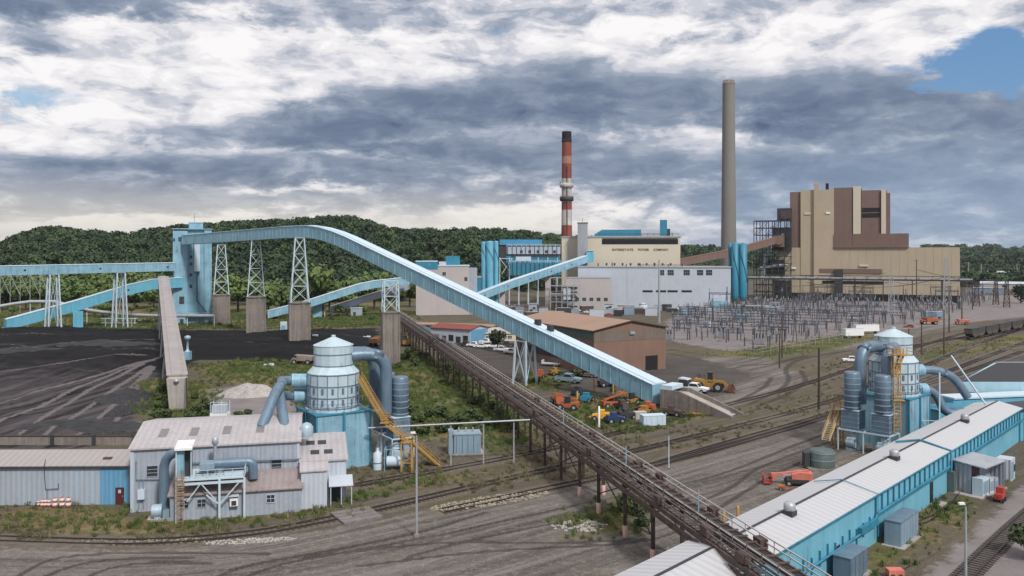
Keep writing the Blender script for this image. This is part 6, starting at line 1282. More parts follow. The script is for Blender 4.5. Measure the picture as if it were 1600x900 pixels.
# ---------------------------------------------------------------- railway tracks
TRK = {
 'railway_track': None}
def ground_line(pts, n=3): return smooth_line(np.array([tuple(g(*p)[:2]) for p in pts]), n)
def resample(P, step):
    out = [P[0]]; acc = 0.0; last = P[0]
    seg = np.hypot(*(P[1:] - P[:-1]).T); tot = seg.sum(); cum = np.concatenate([[0], np.cumsum(seg)]); s = np.arange(0, tot, step)
    return np.stack([np.interp(s, cum, P[:, 0]), np.interp(s, cum, P[:, 1])], 1)
def track(label, pts, zz=-.03, tie=M_WOOD, step=.75):
    P = ground_line(pts); Q_ = resample(P, step); o = (Q_[0][0], Q_[0][1], 0); t = thing('railway_track', label, 'railway track', o, 0, 'railway tracks in the yard')
    T = np.gradient(Q_, axis=0); T /= np.linalg.norm(T, axis=1)[:, None]; N_ = np.stack([-T[:, 1], T[:, 0]], 1)
    for s in (-.75, .75):
        b = MB(); R_ = Q_ + N_ * s
        pts_ = [Vector((p[0], p[1], 0)) for p in R_[::3]]; sweep_box(b, pts_, .16, zz + .06, zz + .24); b.build('rail', M_RAIL, t, o)
    b = MB()
    for p, d in zip(Q_, N_): b.beam((p[0] - d[0] * 1.3, p[1] - d[1] * 1.3, zz), (p[0] + d[0] * 1.3, p[1] + d[1] * 1.3, zz), .26, .14)
    k = b.build('sleepers', tie, t, o); k['kind'] = 'stuff'; return P
for i, (n_, p_) in enumerate(TRACKS): track(n_, p_, *((.1, mat('grey_sleepers', (.13, .115, .10), .85, 0, .4, .9, .3, (.07, .06, .055))) if i == 4 else ()))
# crossing planks
p = g(556, 806); t = thing('level_crossing', 'weathered plank crossing where the road meets the curved track', 'crossing', p, R(32))
for k in range(4): MB().b2(-2.6, 2.6, -2.6 + k * 1.3, -1.5 + k * 1.3, -.05, .26).build('plank', mat('grey_plank', (.20, .185, .18), .85, 0, .4, .8, 1, (.1, .09, .085)), t)
# pale rubble beside the tracks
def rubble(name, label, c, rx, ry, n, s, m, rot=0.0, cat='rubble'):
    r_ = random.Random(n); b = MB()
    for _ in range(n):
        a, q = r_.uniform(0, 6.28), math.sqrt(r_.random()); xx, yy = rx * q * math.cos(a), ry * q * math.sin(a); e = s * r_.uniform(.4, 1.3)
        b.lathe((xx, yy, -.1), [(e * r_.uniform(.4, .6), 0), (e * r_.uniform(.4, .6), e * .35), (e * .2, e * .6)], 5, False, r_.uniform(0, 6))
    o = b.build(name, m); o.location = c; o.rotation_euler.z = rot; return tag(o, label, cat, None, 'stuff')
M_YROCK = mat('yellowish_rubble', (.33, .29, .21), .9, 0, .5, .8, 1, (.17, .14, .11))
rubble('rubble', 'yellowish rubble lying between the tracks near the road', g(770, 782), 9, 2.2, 700, .34, M_YROCK, R(26)); rubble('rubble', 'pale stones scattered on the weedy island by the trestle', g(905, 822), 3.5, 2.2, 260, .38, M_ROCK); rubble('rubble', 'pale stones along the track in front of the crusher house', g(210, 846), 9, 1.0, 420, .26, M_YROCK, R(4)); rubble('rubble', 'white ballast beside the curved track', g(390, 845), 5.5, .9, 420, .25, M_ROCK, R(9))
M_COAL = mat('coal', (.012, .012, .014), .6, 0, .5, 1.0, 1, (.035, .033, .036), bump=.6)
rubble('coal_lumps', 'black coal lumps spilled along the low wall of the coal yard', g(150, 682), 10, 3.5, 900, .6, M_COAL, 0.1, 'coal'); rubble('coal_lumps', 'black coal lumps beside the weeds at the corner of the coal yard', g(204, 640), 3.2, 9, 700, .6, M_COAL, 0, 'coal')
def heap(label, c, rx, ry, h, m, seed, name='coal_heap', cat='coal heap'):
    nn = 34; vs = []
    for i in range(nn):
        for j in range(nn):
            u, v = (i / (nn - 1) - .5) * 2, (j / (nn - 1) - .5) * 2; e = max(0, 1 - math.hypot(u, v)); vs.append((u * rx, v * ry, e ** .8 * h + min(1, e * 3) * (.35 * mnoise.noise((u * 4, v * 4, seed)) + .25 * mnoise.noise((u * 11, v * 11, seed))) * h ** .5 - .25))
    b = MB(); b.add(vs, [(i * nn + j, (i + 1) * nn + j, (i + 1) * nn + j + 1, i * nn + j + 1) for i in range(nn - 1) for j in range(nn - 1)], True); o = b.build(name, m); o.location = c; return tag(o, label, cat)
heap('long low black coal heap behind the pinkish conveyor', g(170, 548), 34, 9, 4.2, M_COAL, 1); heap('black coal heap near the left edge of the yard', g(50, 556), 30, 8, 3.2, M_COAL, 2); heap('small dark coal heap left of the concrete end pier', g(196, 622), 7, 8, 2.4, M_COAL, 3); heap('black coal heap between the piers and the grass', g(385, 545), 24, 6, 2.6, M_COAL, 4); heap('broken coal heap along the low wall', g(120, 668), 15, 7, 1.8, M_COAL, 5)
b = MB(); nn = 26; vs = []
for i in range(nn):
    for j in range(nn):
        u, v = (i / (nn - 1) - .5) * 2, (j / (nn - 1) - .5) * 2; h = max(0, 1 - math.hypot(u, v)) ** .8 * 3.0 + .9 * max(0, 1 - math.hypot((u - .55) / .4, v / .5)) + .25 * mnoise.noise((u * 5, v * 5, 1)) * (1 - max(abs(u), abs(v))); vs.append((u * 7.5, v * 5.5, h - .15))
b.add(vs, [(i * nn + j, (i + 1) * nn + j, (i + 1) * nn + j + 1, i * nn + j + 1) for i in range(nn - 1) for j in range(nn - 1)], True)
t = b.build('gravel_heap', M_ROCK); t.location = g(388, 616); tag(t, 'pale grey gravel heap between the coal yard and the dust collector', 'gravel heap')

# ---------------------------------------------------------------- brown warehouse and low buildings
fr = Frame(928, 232, R(28)); x, z = fr.x, fr.z            # gable end faces the camera-right
t = bld(fr, 'warehouse', 'big brown warehouse with a tan roof and dark doorway', 'warehouse'); Wg = x(1040); hz = zat(517, 232); zrr = hz + 2.2; Lw = 46
bw = MB(); bw.prism([(0, -.3), (Wg, -.3), (Wg, hz - .02), (Wg / 2, zrr - .02), (0, hz - .02)], 1, 0, Lw); bw.build('wall', M_BRICK, t)
b = MB(); b.prism([(-.6, hz - .15), (Wg / 2, zrr), (Wg + .6, hz - .15), (Wg + .6, hz + .1), (Wg / 2, zrr + .25), (-.6, hz + .1)], 1, -.5, Lw + .5); b.build('roof', M_TANROOF, t)
b = MB(); b.prism([(-.62, hz - .17), (Wg / 2, zrr - .02), (Wg + .62, hz - .17), (Wg + .62, hz + .12), (Wg / 2, zrr + .27), (-.62, hz + .12)], 1, -.6, -.52); b.build('fascia', mat('dark_brown_trim', (.06, .035, .028)), t)
MB().b2(.1, Wg - .1, -.06, .01, hz - 3.2, hz - .2).build('upper_band', mat('grey_brown_cladding', (.19, .15, .125), .8, 0, .3, .2, .1, ribs=.7, rib_axis=0), t)
door(t, x(1018), 4.4, 4.2, 0, M_BLACK, 0, False); MB().b2(-.06, .01, 8, Lw - 3, 2.5, 4.8).build('side_louvre', M_DARK, t); MB().b2(-.07, .01, .3, Lw - .3, hz - 2.6, hz - .2).build('side_band', M_GREENG, t)
MB().b2(x(987) - .8, x(987) + .8, -.5, -.06, hz - 1.5, hz - .7).build('wall_vent', M_STEEL, t)
fr = Frame(735, 310, R(-32)); x, z = fr.x, fr.z            # white shed with red roof
t = bld(fr, 'workshop', 'low pale blue workshop with a red roof behind the parked trucks', 'workshop'); xa = x(673); hz = zat(511, 322)
MB().prism([(0, -.3), (12, -.3), (12, hz), (6, hz + 1.2), (0, hz)], 0, xa, 0).build('wall', M_SIDW, t); b = MB(); gable_roof(b, xa, 0, 0, 12, hz + .02, hz + 1.25, .5, .2); b.build('roof', M_REDROOF, t); MB().b2(-.05, .05, .3, 11.7, 0, hz - .2).build('end_wall', M_SIDB, t)
for i in range(5): door(t, xa * (.12 + .18 * i), 2.2, 2.4, 0, M_DARK if i % 2 else M_GLASS, .1 if i % 2 else .6, False)
fr = Frame(640, 345, R(-20)); t = bld(fr, 'workshop', 'long low teal building with a tan roof left of the red roofed workshop', 'workshop'); MB().b2(0, 36, 0, 9, -.3, 4.2).build('wall', M_TEAL, t); MB().b2(-.4, 36.4, -.4, 9.4, 4.2, 4.6).build('roof', M_TANROOF, t); door(t, 6, 1.4, 2.2, 0, M_DARK); window(t, 14, 1.4, 2, 1.4, 0)
fr = Frame(750, 318, R(8)); x, z = fr.x, fr.z; t = bld(fr, 'office_building', 'small beige hip roofed building behind the dark leafy tree', 'building'); W = x(812)
MB().b2(0, W, 0, 10, -.3, 3.0).build('wall', M_CREAM, t); b = MB(); b.add([(-.5, -.5, 3.0), (W + .5, -.5, 3.0), (W + .5, 10.5, 3.0), (-.5, 10.5, 3.0), (W * .35, 5, 5.0), (W * .65, 5, 5.0)], [(0, 1, 5, 4), (1, 2, 5), (2, 3, 4, 5), (3, 0, 4), (3, 2, 1, 0)]); b.build('roof', mat('beige_roof', (.42, .37, .31), .75, 0, .3), t)
window(t, W * .2, 1.0, 1.6, 1.2, 0); window(t, W * .75, 1.0, 1.6, 1.2, 0); door(t, W * .5, 1.1, 2.1, 0, M_DARK)

# ---------------------------------------------------------------- vehicles
def wheels(t, xs, y, r, w, m=M_TYRE):
    for xx in xs:
        for s in (-1, 1):
            o = MB().hcyl((xx, s * y - w / 2, r), (xx, s * y + w / 2, r), r, 14).build('wheel', m, t); MB().hcyl((xx, s * (y + w * .5) - .02, r), (xx, s * (y + w * .5) + .02, r), r * .5, 10).build('rim', M_STEEL, o)
def pickup(label, p, rz, m=None, group=None, name='pickup_truck'):
    t = thing(name, label, 'truck', p, rz, group); m = m or M_WHITE
    MB().prism([(-2.75, .5), (2.7, .5), (2.8, .75), (2.75, 1.05), (1.3, 1.18), (-2.8, 1.18)], 1, -.95, .95).build('body', m, t)
    MB().prism([(1.3, 1.181), (.75, 1.85), (-.7, 1.88), (-.95, 1.181)], 1, -.8, .8).build('cab', m, t); b = MB()
    b.prism([(1.12, 1.26), (.72, 1.76), (-.6, 1.78), (-.78, 1.26)], 1, -.83, .83); b.build('window', M_GLASS, t); MB().add([(1.29, -.7, 1.24), (1.29, .7, 1.24), (.80, .66, 1.82), (.80, -.66, 1.82)], [(0, 1, 2, 3)]).build('windscreen', M_GLASS, t)
    MB().b2(-2.65, -1.0, -.78, .78, 1.182, 1.19).build('truck_bed', M_DARK, t); wheels(t, (-1.75, 1.8), .84, .4, .26); MB().b2(2.7, 2.86, -.9, .9, .5, .72).build('bumper', M_DARK, t)
    for s in (-1, 1): MB().b2(2.74, 2.82, s * .7 - .15, s * .7 + .15, .8, .98).build('headlight', M_STEEL, t)
    return t
def car(label, p, rz, m, group=None, name='parked_car'):
    t = thing(name, label, 'car', p, rz, group)
    MB().prism([(-2.2, .35), (2.2, .35), (2.3, .7), (1.1, .95), (-2.15, 1.0), (-2.3, .7)], 1, -.88, .88).build('body', m, t); MB().prism([(1.0, .96), (.3, 1.42), (-1.2, 1.45), (-1.9, 1.0)], 1, -.75, .75).build('cab', M_GLASS, t); MB().prism([(.25, 1.425), (-1.15, 1.455), (-1.1, 1.5), (.2, 1.47)], 1, -.7, .7).build('roof', m, t); wheels(t, (-1.4, 1.4), .8, .33, .22); return t
pk = [('white pickup leftmost in front of the red roofed workshop', 704, 521, -20, 1.0), ('white pickup with its side to the red roofed workshop', 714, 524, -14, 1.0), ('dark pickup at the left end of the row of white trucks', 728, 541, 160, 0), ('white van-like pickup in the row left of the dark tree', 741, 542, 165, 1.0), ('second white pickup of the row under the long conveyor', 752, 544, -15, 1.0), ('white pickup in the middle of the row by the dark tree', 772, 544, 160, 1.0), ('white pickup with raised bed beside the dark tree', 784, 549, -20, 1.0), ('white pickup at the right end of the row beside the tall legs', 800, 553, 155, 1.0),
      ('white pickup parked before the right dust collector', 1331, 566, 170, 1.0), ('white pickup far off beside the switchyard gravel', 1060, 484, 20, 1.0), ('white pickup far off by the blue plant room', 912, 487, 10, 1.0), ('white pickup parked left of the process frame', 792, 482, 0, 1.0), ('second white pickup parked left of the process frame', 806, 481, 5, 1.0), ('white pickup left behind the brown warehouse roof', 875, 482, 8, 1.0), ('white truck in front of the red vehicles by the gravel', 1395, 520, 160, 1.0)]
for lab, px, py, rz, w in pk: pickup(lab, g(px, py), R(rz), M_WHITE if w else M_DARK, 'pickups parked around the yard')
for lab, px, py, rz, m in [('red car parked behind the brown warehouse', 952, 494, 8, M_RED), ('dark red car far behind the brown warehouse', 884, 488, 5, M_RED), ('white car behind the warehouse ridge', 918, 489, 10, M_WHITE), ('blue pickup-like car under the long conveyor', 850, 556, 20, M_DBLUE), ('black car in the shade of the long conveyor', 862, 565, 160, M_DARK), ('red car left of the orange lorry', 1420, 512, 150, M_RED)]: car(lab, g(px, py), R(rz), m, 'cars parked around the yard')
p = g(888, 598); t = pickup('grey blue flatbed truck in the parking yard under the conveyor', p, R(-25), M_FBLUE, name='flatbed_truck'); t.scale = (1.25, 1.25, 1.3)
for lab, px, py, m in (('rusty flat trailer beside the grey blue flatbed truck', 920, 589, M_RUST), ('white flat trailer under the conveyor', 862, 572, M_SIDW)):
    t = thing('flat_trailer', lab, 'trailer', g(px, py), R(-20)); MB().b2(-3, 3, -1.2, 1.2, .7, .95).build('deck', m, t); MB().b2(-2.9, -2.7, -1.2, 1.2, .95, 1.8).build('headboard', m, t); wheels(t, (1.2, 2.1), 1.05, .42, .25); MB().beam((-3, 0, .8), (-4.2, 0, .5), .15).build('drawbar', M_DARK, t)
def loader(label, p, rz, m=M_YELM, s=1.0):
    t = thing('wheel_loader', label, 'loader', p, rz); 
    MB().prism([(-3.8, 1.2), (-.6, 1.2), (-.6, 2.3), (-3.4, 2.7), (-3.9, 2.3)], 1, -1.15, 1.15).build('engine_hood', m, t); MB().b2(-.6, 2.0, -.9, .9, 1.0, 1.9).build('front_frame', m, t)
    c_ = MB().b2(-.9, .7, -.85, .85, 2.3, 2.6).build('cab_base', m, t); b = MB(); b.prism([(-.85, 2.6), (.65, 2.6), (.45, 4.0), (-.75, 4.0)], 1, -.8, .8); b.build('cab', M_GLASS, t); MB().b2(-.95, .65, -.92, .92, 4.0, 4.18).build('cab_roof', M_DARK, t); b = MB()
    for sx in (-.82, .58):
        for sy in (-.82, .82): b.beam((sx, sy, 2.6), (sx * .9, sy, 4.0), .12)
    b.build('cab_post', m, t); wheels(t, (-2.4, 1.6), 1.2, 1.05, .75)
    for sy in (-.6, .6): MB().beam((.4, sy, 2.2), (2.6, sy, 2.1), .3, .45).beam((2.6, sy, 2.1), (3.9, sy, .9), .3, .4).build('lift_arm', m, t)
    b = MB(); b.prism([(3.7, .15), (5.2, .1), (5.3, .2), (4.2, .5), (3.95, 1.2), (4.4, 1.9), (4.25, 2.0), (3.65, 1.3)], 1, -1.7, 1.7); b.prism([(3.75, .2), (5.2, .15), (4.4, 1.85)], 1, -1.72, -1.6); b.prism([(3.75, .2), (5.2, .15), (4.4, 1.85)], 1, 1.6, 1.72); b.build('bucket', mat('rusty_bucket', (.16, .065, .035), .75, .1, .4, .6, .5, (.08, .04, .03)), t)
    MB().tube([(-2.6, .5, 2.6), (-2.6, .5, 3.6)], .12, 8).build('exhaust', M_DARK, t); b = MB(); rail_fence(b, [(-3.4, 1.0, 2.7), (-1.2, 1.0, 2.5)], .7, .04, .8); b.build('railing', M_DARK, t); t.scale = (s,) * 3; return t
loader('large yellow wheel loader with a rusty bucket beside the end of the blue conveyor', g(1111, 611), R(-20), M_YELM, 1.12)
t = pickup('white service truck with a dark box body in front of the yellow loader', g(1085, 613), R(-35), M_WHITE, name='service_truck'); t.scale = (1.25,) * 3; MB().b2(-2.8, -1.05, -1.0, 1.0, 1.2, 2.4).build('service_body', M_DARK, t); MB().prism([(-2.9, 2.4), (-1.0, 2.4), (-1.2, 2.55), (-2.9, 2.7)], 1, -1.05, 1.05).build('canopy', M_SIDW, t)
def forklift(label, p, rz, m, s=1.0, boom=True):
    t = thing('telehandler', label, 'telehandler', p, rz); MB().prism([(-2.2, .6), (1.8, .6), (1.8, 1.1), (-.2, 1.4), (-2.3, 1.6)], 1, -.95, .95).build('chassis', m, t); b = MB(); b.prism([(-.7, 1.3), (.6, 1.2), (.45, 2.5), (-.6, 2.55)], 1, .1, .9); b.build('cab', M_GLASS, t); MB().b2(-.75, .6, .05, .95, 2.55, 2.68).build('cab_roof', M_DARK, t); wheels(t, (-1.4, 1.3), .95, .62, .4)
    if boom: MB().beam((-2.0, -.4, 1.9), (2.9, -.4, 3.1), .32, .38).beam((2.9, -.4, 3.1), (3.3, -.4, 2.2), .25).build('boom', m, t); b = MB(); b.b2(3.3, 3.42, -.9, .3, 1.3, 2.4); b.beam((3.4, -.7, 1.35), (4.5, -.7, 1.3), .14); b.beam((3.4, .1, 1.35), (4.5, .1, 1.3), .14); b.build('fork', M_DARK, t)
    t.scale = (s,) * 3; return t
forklift('orange telehandler beside the trestle in the equipment yard', g(887, 640), R(165), M_ORANGE, 1.1); forklift('orange and black telehandler right of the yellow posts', g(955, 637), R(20), M_ORANGE, 1.0)
def drum_roller(label, p, rz, m):
    t = thing('compact_machine', label, 'machine', p, rz); MB().prism([(-1.9, .55), (1.5, .55), (1.6, 1.2), (.2, 1.5), (-1.8, 1.65)], 1, -.85, .85).build('body', m, t); MB().b2(-.9, .1, -.7, .7, 1.5, 2.2).build('seat_console', m, t); wheels(t, (-1.2, 1.1), .9, .55, .35); MB().beam((1.4, 0, 1.0), (2.4, 0, .5), .3).build('arm', m, t); MB().b2(2.2, 2.7, -.8, .8, .1, .7).build('bucket', M_DARK, t); return t
drum_roller('yellow compact machine in the middle of the equipment yard', g(938, 657), R(170), mat('bright_yellow', (.70, .36, .03), .5, 0, .25, .8, .3, (.4, .2, .03))); drum_roller('dark blue compact machine right of the yellow one', g(962, 661), R(10), M_DBLUE); drum_roller('grey compact machine behind the dark blue one', g(980, 655), R(15), M_DARK)
drum_roller('small orange machine under the end of the blue conveyor', g(1010, 643), R(150), M_ORANGE); drum_roller('rusty machine half hidden in weeds beneath the blue conveyor', g(1052, 650), R(-30), M_RUST)
for lab, px, py, w, d, h, m in (('white skip bin in the equipment yard', 1020, 664, 4.6, 2.2, 2.0, M_GROOF), ('lilac grey steel box beside the white skip bin', 1000, 655, 2.4, 1.6, 1.5, M_PINKW)):
    t = thing('skip_bin', lab, 'bin', g(px, py), R(12)); b = MB(); b.b2(-w / 2, w / 2, -d / 2, d / 2, .1, .2); b.b2(-w / 2, w / 2, -d / 2, -d / 2 + .1, .2, h); b.b2(-w / 2, w / 2, d / 2 - .1, d / 2, .2, h); b.b2(-w / 2, -w / 2 + .1, -d / 2 + .1, d / 2 - .1, .2, h); b.b2(w / 2 - .1, w / 2, -d / 2 + .1, d / 2 - .1, .2, h); b.build('body', m, t); MB().b2(-w / 2 - .05, w / 2 + .05, -d / 2 - .05, d / 2 + .05, h, h + .08).build('lid', m, t); b = MB()
    for k in range(4): a = -w / 2 + w * (k + .5) / 4; b.b2(a - .06, a + .06, -d / 2 - .08, -d / 2, .1, h)
    b.build('rib', m, t)
t = thing('pallet_stack', 'yellow pallet rack lying in the weeds below the blue conveyor', 'pallets', g(1087, 648), R(-5)); b = MB()
for k in range(5): b.b2(-2.2, 2.2, -1.1 + k * .5, -.8 + k * .5, .3, .42)
b.build('slats', M_YELM, t); MB().b2(-2.2, 2.2, -1, 1, .05, .3).build('base', M_WOOD, t)
for i, (px, py, h, m) in enumerate([(928, 612, 3.4, 'y'), (958, 615, 4.2, 'y'), (972, 622, 3.2, 'w'), (979, 622, 3.2, 'w'), (936, 668, 4.2, 'w'), (902, 632, 3, 'y'), (960, 560, 3.2, 'w'), (967, 560, 3.2, 'w'), (975, 562, 3.0, 'w'), (995, 568, 3.2, 'w'), (1153, 810, 1.7, 'y'), (1131, 818, 1.6, 'y')]):
    lab = ['yellow bollard left of the orange telehandlers', 'tall yellow bollard behind the second orange telehandler', 'white bollard right of the orange and black telehandler', 'second white bollard right of the orange and black telehandler', 'white marker pole in front of the yellow compact machine', 'short yellow post beside the first orange telehandler', 'leftmost white bollard before the brown warehouse', 'second white bollard before the brown warehouse', 'third white bollard before the brown warehouse', 'rightmost white bollard before the brown warehouse', 'yellow bollard beside the roof of the long blue shed', 'yellow bollard nearest the trestle and the blue shed'][i]
    t = thing('bollard', lab, 'bollard', g(px, py)); MB().lathe((0, 0, -.2), [(.2, 0), (.2, h), (.1, h + .15), (.01, h + .17)], 10).build('post', M_YEL if m == 'y' else M_WHITE, t); MB().lathe((0, 0, 0), [(.3, -.1), (.3, .12), (.21, .12)], 10).build('collar', M_CONC, t)
# scrap and old machines near the far end of the trestle
def truck_old(label, p, rz, m, s=1.0):
    t = thing('dump_truck', label, 'dump truck', p, rz); MB().prism([(-3.2, 1.2), (1.2, 1.2), (1.6, 2.8), (-3.6, 2.6)], 1, -1.4, 1.4).build('dump_body', m, t); MB().prism([(1.3, .9), (3.4, .9), (3.3, 1.9), (2.6, 2.0), (2.4, 2.9), (1.65, 2.9)], 1, -1.1, 1.1).build('cab', m, t); MB().b2(1.8, 2.5, -1.13, 1.13, 2.05, 2.7).build('window', M_GLASS, t); wheels(t, (-2.0, 2.4), 1.25, .8, .5); t.scale = (s,) * 3; return t
truck_old('tan old dump truck behind the left dust collector', g(474, 569), R(170), mat('dusty_tan', (.30, .25, .22), .8, 0, .4), 1.0); truck_old('rusty dump truck left of the pier by the trestle', g(588, 540), R(80), mat('rusty_orange', (.20, .09, .04), .8, 0, .5), 1.1); forklift('old yellow machine in the weeds right of the pier by the trestle', g(634, 540), R(100), M_YELM, 1.4)
for lab, px, py in (('white scrap lump beside the coal yard', 419, 571), ('pale scrap sheet at the edge of the coal yard', 572, 527)): t = rubble('scrap_heap', lab, g(px, py), 1.6, .9, 14, 1.0, M_SIDW, 0, 'scrap'); del t['kind']
for lab, px, py, rz, k, m in [('muddy yellow machine under the middle of the long conveyor', 868, 586, 30, 0, M_YELM), ('rusty compact machine next to the grey blue flatbed truck', 905, 582, 150, 0, M_RUST), ('orange machine at the left edge of the equipment yard', 872, 632, 100, 0, M_ORANGE), ('dark machine behind the first orange telehandler', 905, 618, 40, 0, M_DARK), ('teal compact machine between the two orange telehandlers', 917, 628, 60, 0, M_TEAL),
     ('yellow telehandler under the lower end of the blue conveyor', 985, 632, 200, 1, M_YELM), ('dark telehandler in the shade of the blue conveyor', 948, 604, 20, 1, M_DARK), ('rusty machine right of the tall yellow post', 970, 640, 120, 0, M_RUST), ('yellow machine half hidden beside the lilac steel box', 1008, 650, 60, 0, M_YELM), ('rust red machine parked beside the warehouse wall', 905, 560, 10, 0, M_RUST), ('white machine parked beside the warehouse wall', 885, 552, 10, 0, M_SIDW), ('dusty orange machine beside the slender steel trestle', 845, 590, 70, 0, M_ORANGE)]:
    (forklift if k else drum_roller)(lab, g(px, py), R(rz), m)
for i, (px, py, rz) in enumerate([(690, 518, -20), (736, 533, -15), (760, 537, 165), (792, 541, 170), (815, 549, -10), (830, 552, 165)]): pickup(['white pickup furthest left beside the workshop', 'pickup between the workshop and the truck row', 'pickup behind the truck row, left of the dark tree', 'pickup behind the dark tree', 'pickup right of the tall pale legs', 'last pickup of the row under the long conveyor'][i], g(px, py), R(rz), [M_WHITE, M_SIDW, M_WHITE, M_DARK, M_FBLUE, M_WHITE][i], 'pickups parked around the yard')
# boom lift and small orange machine
p = g(1245, 758); t = thing('boom_lift', 'faded red boom lift parked on the dirt beside the blue shed', 'boom lift', p, R(168)); MB().prism([(-1.9, .7), (1.7, .7), (1.6, 1.1), (-1.8, 1.1)], 1, -1.2, 1.2).build('chassis', M_DARK, t); MB().prism([(-2.4, 1.15), (.9, 1.15), (.8, 1.9), (-.4, 2.3), (-2.3, 2.2)], 1, -1.05, 1.05).build('turret', M_CORAL, t); wheels(t, (-1.35, 1.35), 1.15, .5, .38); MB().beam((-1.9, 0, 2.4), (3.3, 0, 1.6), .42, .45).build('boom', M_CORAL, t); MB().beam((.6, .5, 1.7), (2.2, .3, 1.6), .2).build('cylinder', M_STEEL, t)
MB().b2(3.3, 4.0, -.3, .3, .7, 1.8).build('jib', M_CORAL, t); b = MB(); P = [(4.0, -1.1, .35), (5.3, -1.1, .35), (5.3, 1.1, .35), (4.0, 1.1, .35), (4.0, -1.1, .35)]; rail_fence(b, P, 1.15, .06, .7); b.b2(4.0, 5.3, -1.1, 1.1, .25, .4); b.build('basket', M_RED, t); t.scale = (.9, .9, .9); MB().b2(4.05, 4.4, -.5, .5, .8, 1.5).build('control_box', M_DARK, t)
p = g(1222, 766); t = thing('hand_cart', 'small orange wheeled trolley lying in front of the red boom lift', 'trolley', p, R(-15)); MB().b2(-.5, .4, -.4, .4, .25, .7).build('body', M_ORANGE, t); MB().beam((.4, 0, .6), (1.9, 0, .25), .14).build('handle', M_ORANGE, t); wheels(t, (-.2,), .45, .25, .12)
# orange lorry, trailers, hopper wagons on the right
t = truck_old('orange dump lorry beside the red car at the switchyard edge', g(1452, 507), R(175), M_ORANGE, 1.15); t = truck_old('pale red plant truck right of the orange lorry', g(1503, 507), R(160), M_CORAL, .9)
def trailer(label, p, rz, L, m):
    t = thing('box_trailer', label, 'trailer', p, rz); MB().b2(-L / 2, L / 2, -1.25, 1.25, 1.0, 3.7).build('body', m, t); MB().b2(-L / 2 - .04, L / 2 + .04, -1.28, 1.28, 3.7, 3.78).build('roof', M_SIDW, t); wheels(t, (-L / 2 + 1, -L / 2 + 2.1), 1.1, .5, .3); MB().b2(L / 2 - 1.2, L / 2 - 1, -.9, .9, 0, 1.0).build('landing_leg', M_DARK, t); MB().b2(-L / 2, L / 2, -.5, .5, .8, 1.0).build('chassis', M_DARK, t); return t
trailer('short white box trailer left of the right dust collector top', g(1333, 528), R(10), 8, M_WHITE); trailer('long white box trailer behind the right dust collector top', g(1353, 521), R(12), 11, M_WHITE); trailer('blue grey box trailer in the switchyard beyond the orange lorry', g(1458, 498), R(5), 9, M_FBLUE)
P = resample(ground_line([(1512, 532), (1560, 522), (1640, 506), (1760, 488)]), 16.5)
for i in range(min(6, len(P) - 1)):
    a, c = P[i], P[i + 1]; m_ = (a + c) / 2; rz = math.atan2(*(c - a)[::-1]); t = thing('hopper_wagon', ['nearest dark hopper wagon, its rusty end towards the yard', 'second dark hopper wagon of the row', 'third dark hopper wagon of the row', 'fourth dark hopper wagon of the row', 'fifth dark hopper wagon of the row', 'last dark hopper wagon of the row'][i], 'rail wagon', (m_[0], m_[1], .2), rz, 'row of dark hopper wagons on the siding')
    MB().prism([(-7.6, 4.2), (7.6, 4.2), (7.6, 2.4), (5.4, 1.2), (1.2, 1.0), (0, 1.6), (-1.2, 1.0), (-5.4, 1.2), (-7.6, 2.4)], 1, -1.5, 1.5).build('hopper', mat('wagon_grey', (.06, .055, .052), .75, 0, .5, .4, .2, (.12, .10, .09)), t); b = MB()
    for k in range(10): b.b2(-7.2 + k * 1.6 - .07, -7.2 + k * 1.6 + .07, -1.6, 1.6, 2.3, 4.2)
    b.build('rib', M_DARK, t); MB().b2(-7.7, 7.7, -1.58, 1.58, 4.2, 4.35).build('rim', M_DARK, t); MB().b2(-8, 8, -.6, .6, .8, 1.0).build('underframe', M_DARK, t); wheels(t, (-6.6, -4.8, 4.8, 6.6), .75, .45, .2)
# traffic barrels
tb = None
for i, (px, py, s) in enumerate([(60, 792, .6), (66, 793, .8), (71, 793, .8), (76.5, 793, .8), (86, 794, 1.05), (97, 794, 1.1), (107, 794, 1.1)]):
    if tb is None or i == 4:
        t = thing('traffic_barrel', '', 'barrel', (0, 0, 0), 0, 'traffic barrels along the low blue shed')
        for k in range(4): MB().lathe((0, 0, k * .28), [(.34 - k * .02, 0), (.325 - k * .02, .279)], 14).build('stripe', M_ORANGE if k % 2 == 0 else M_WHITE, t)
        MB().lathe((0, 0, 1.12), [(.26, 0), (.2, .06), (.05, .07)], 12).build('top', M_ORANGE, t); MB().lathe((0, 0, -.05), [(.45, 0), (.42, .1), (.34, .11)], 12).build('base', M_TYRE, t); tb = t; o = t
    else: o = dup(tb, (0, 0, 0))
    o.location = g(px, py - 2); o.scale = (s,) * 3; o['label'] = ['small faded barrel at the far left end of the barrel row', 'small white striped barrel second in the row', 'small barrel in the middle of the left cluster', 'small barrel at the right end of the left cluster', 'tall orange barrel first of the three large ones', 'tall orange barrel in the middle of the three large ones', 'tall orange barrel nearest the dark red door'][i]
t = thing('gas_cart', 'small red cart at the bottom edge beside the blue cabinets', 'cart', g(1398, 902)); MB().b2(-.8, .8, -.5, .5, .3, .9).build('body', M_CORAL, t); wheels(t, (-.4, .4), .5, .25, .12); MB().beam((.8, 0, .7), (1.4, 0, 1.1), .08).build('handle', M_DARK, t)

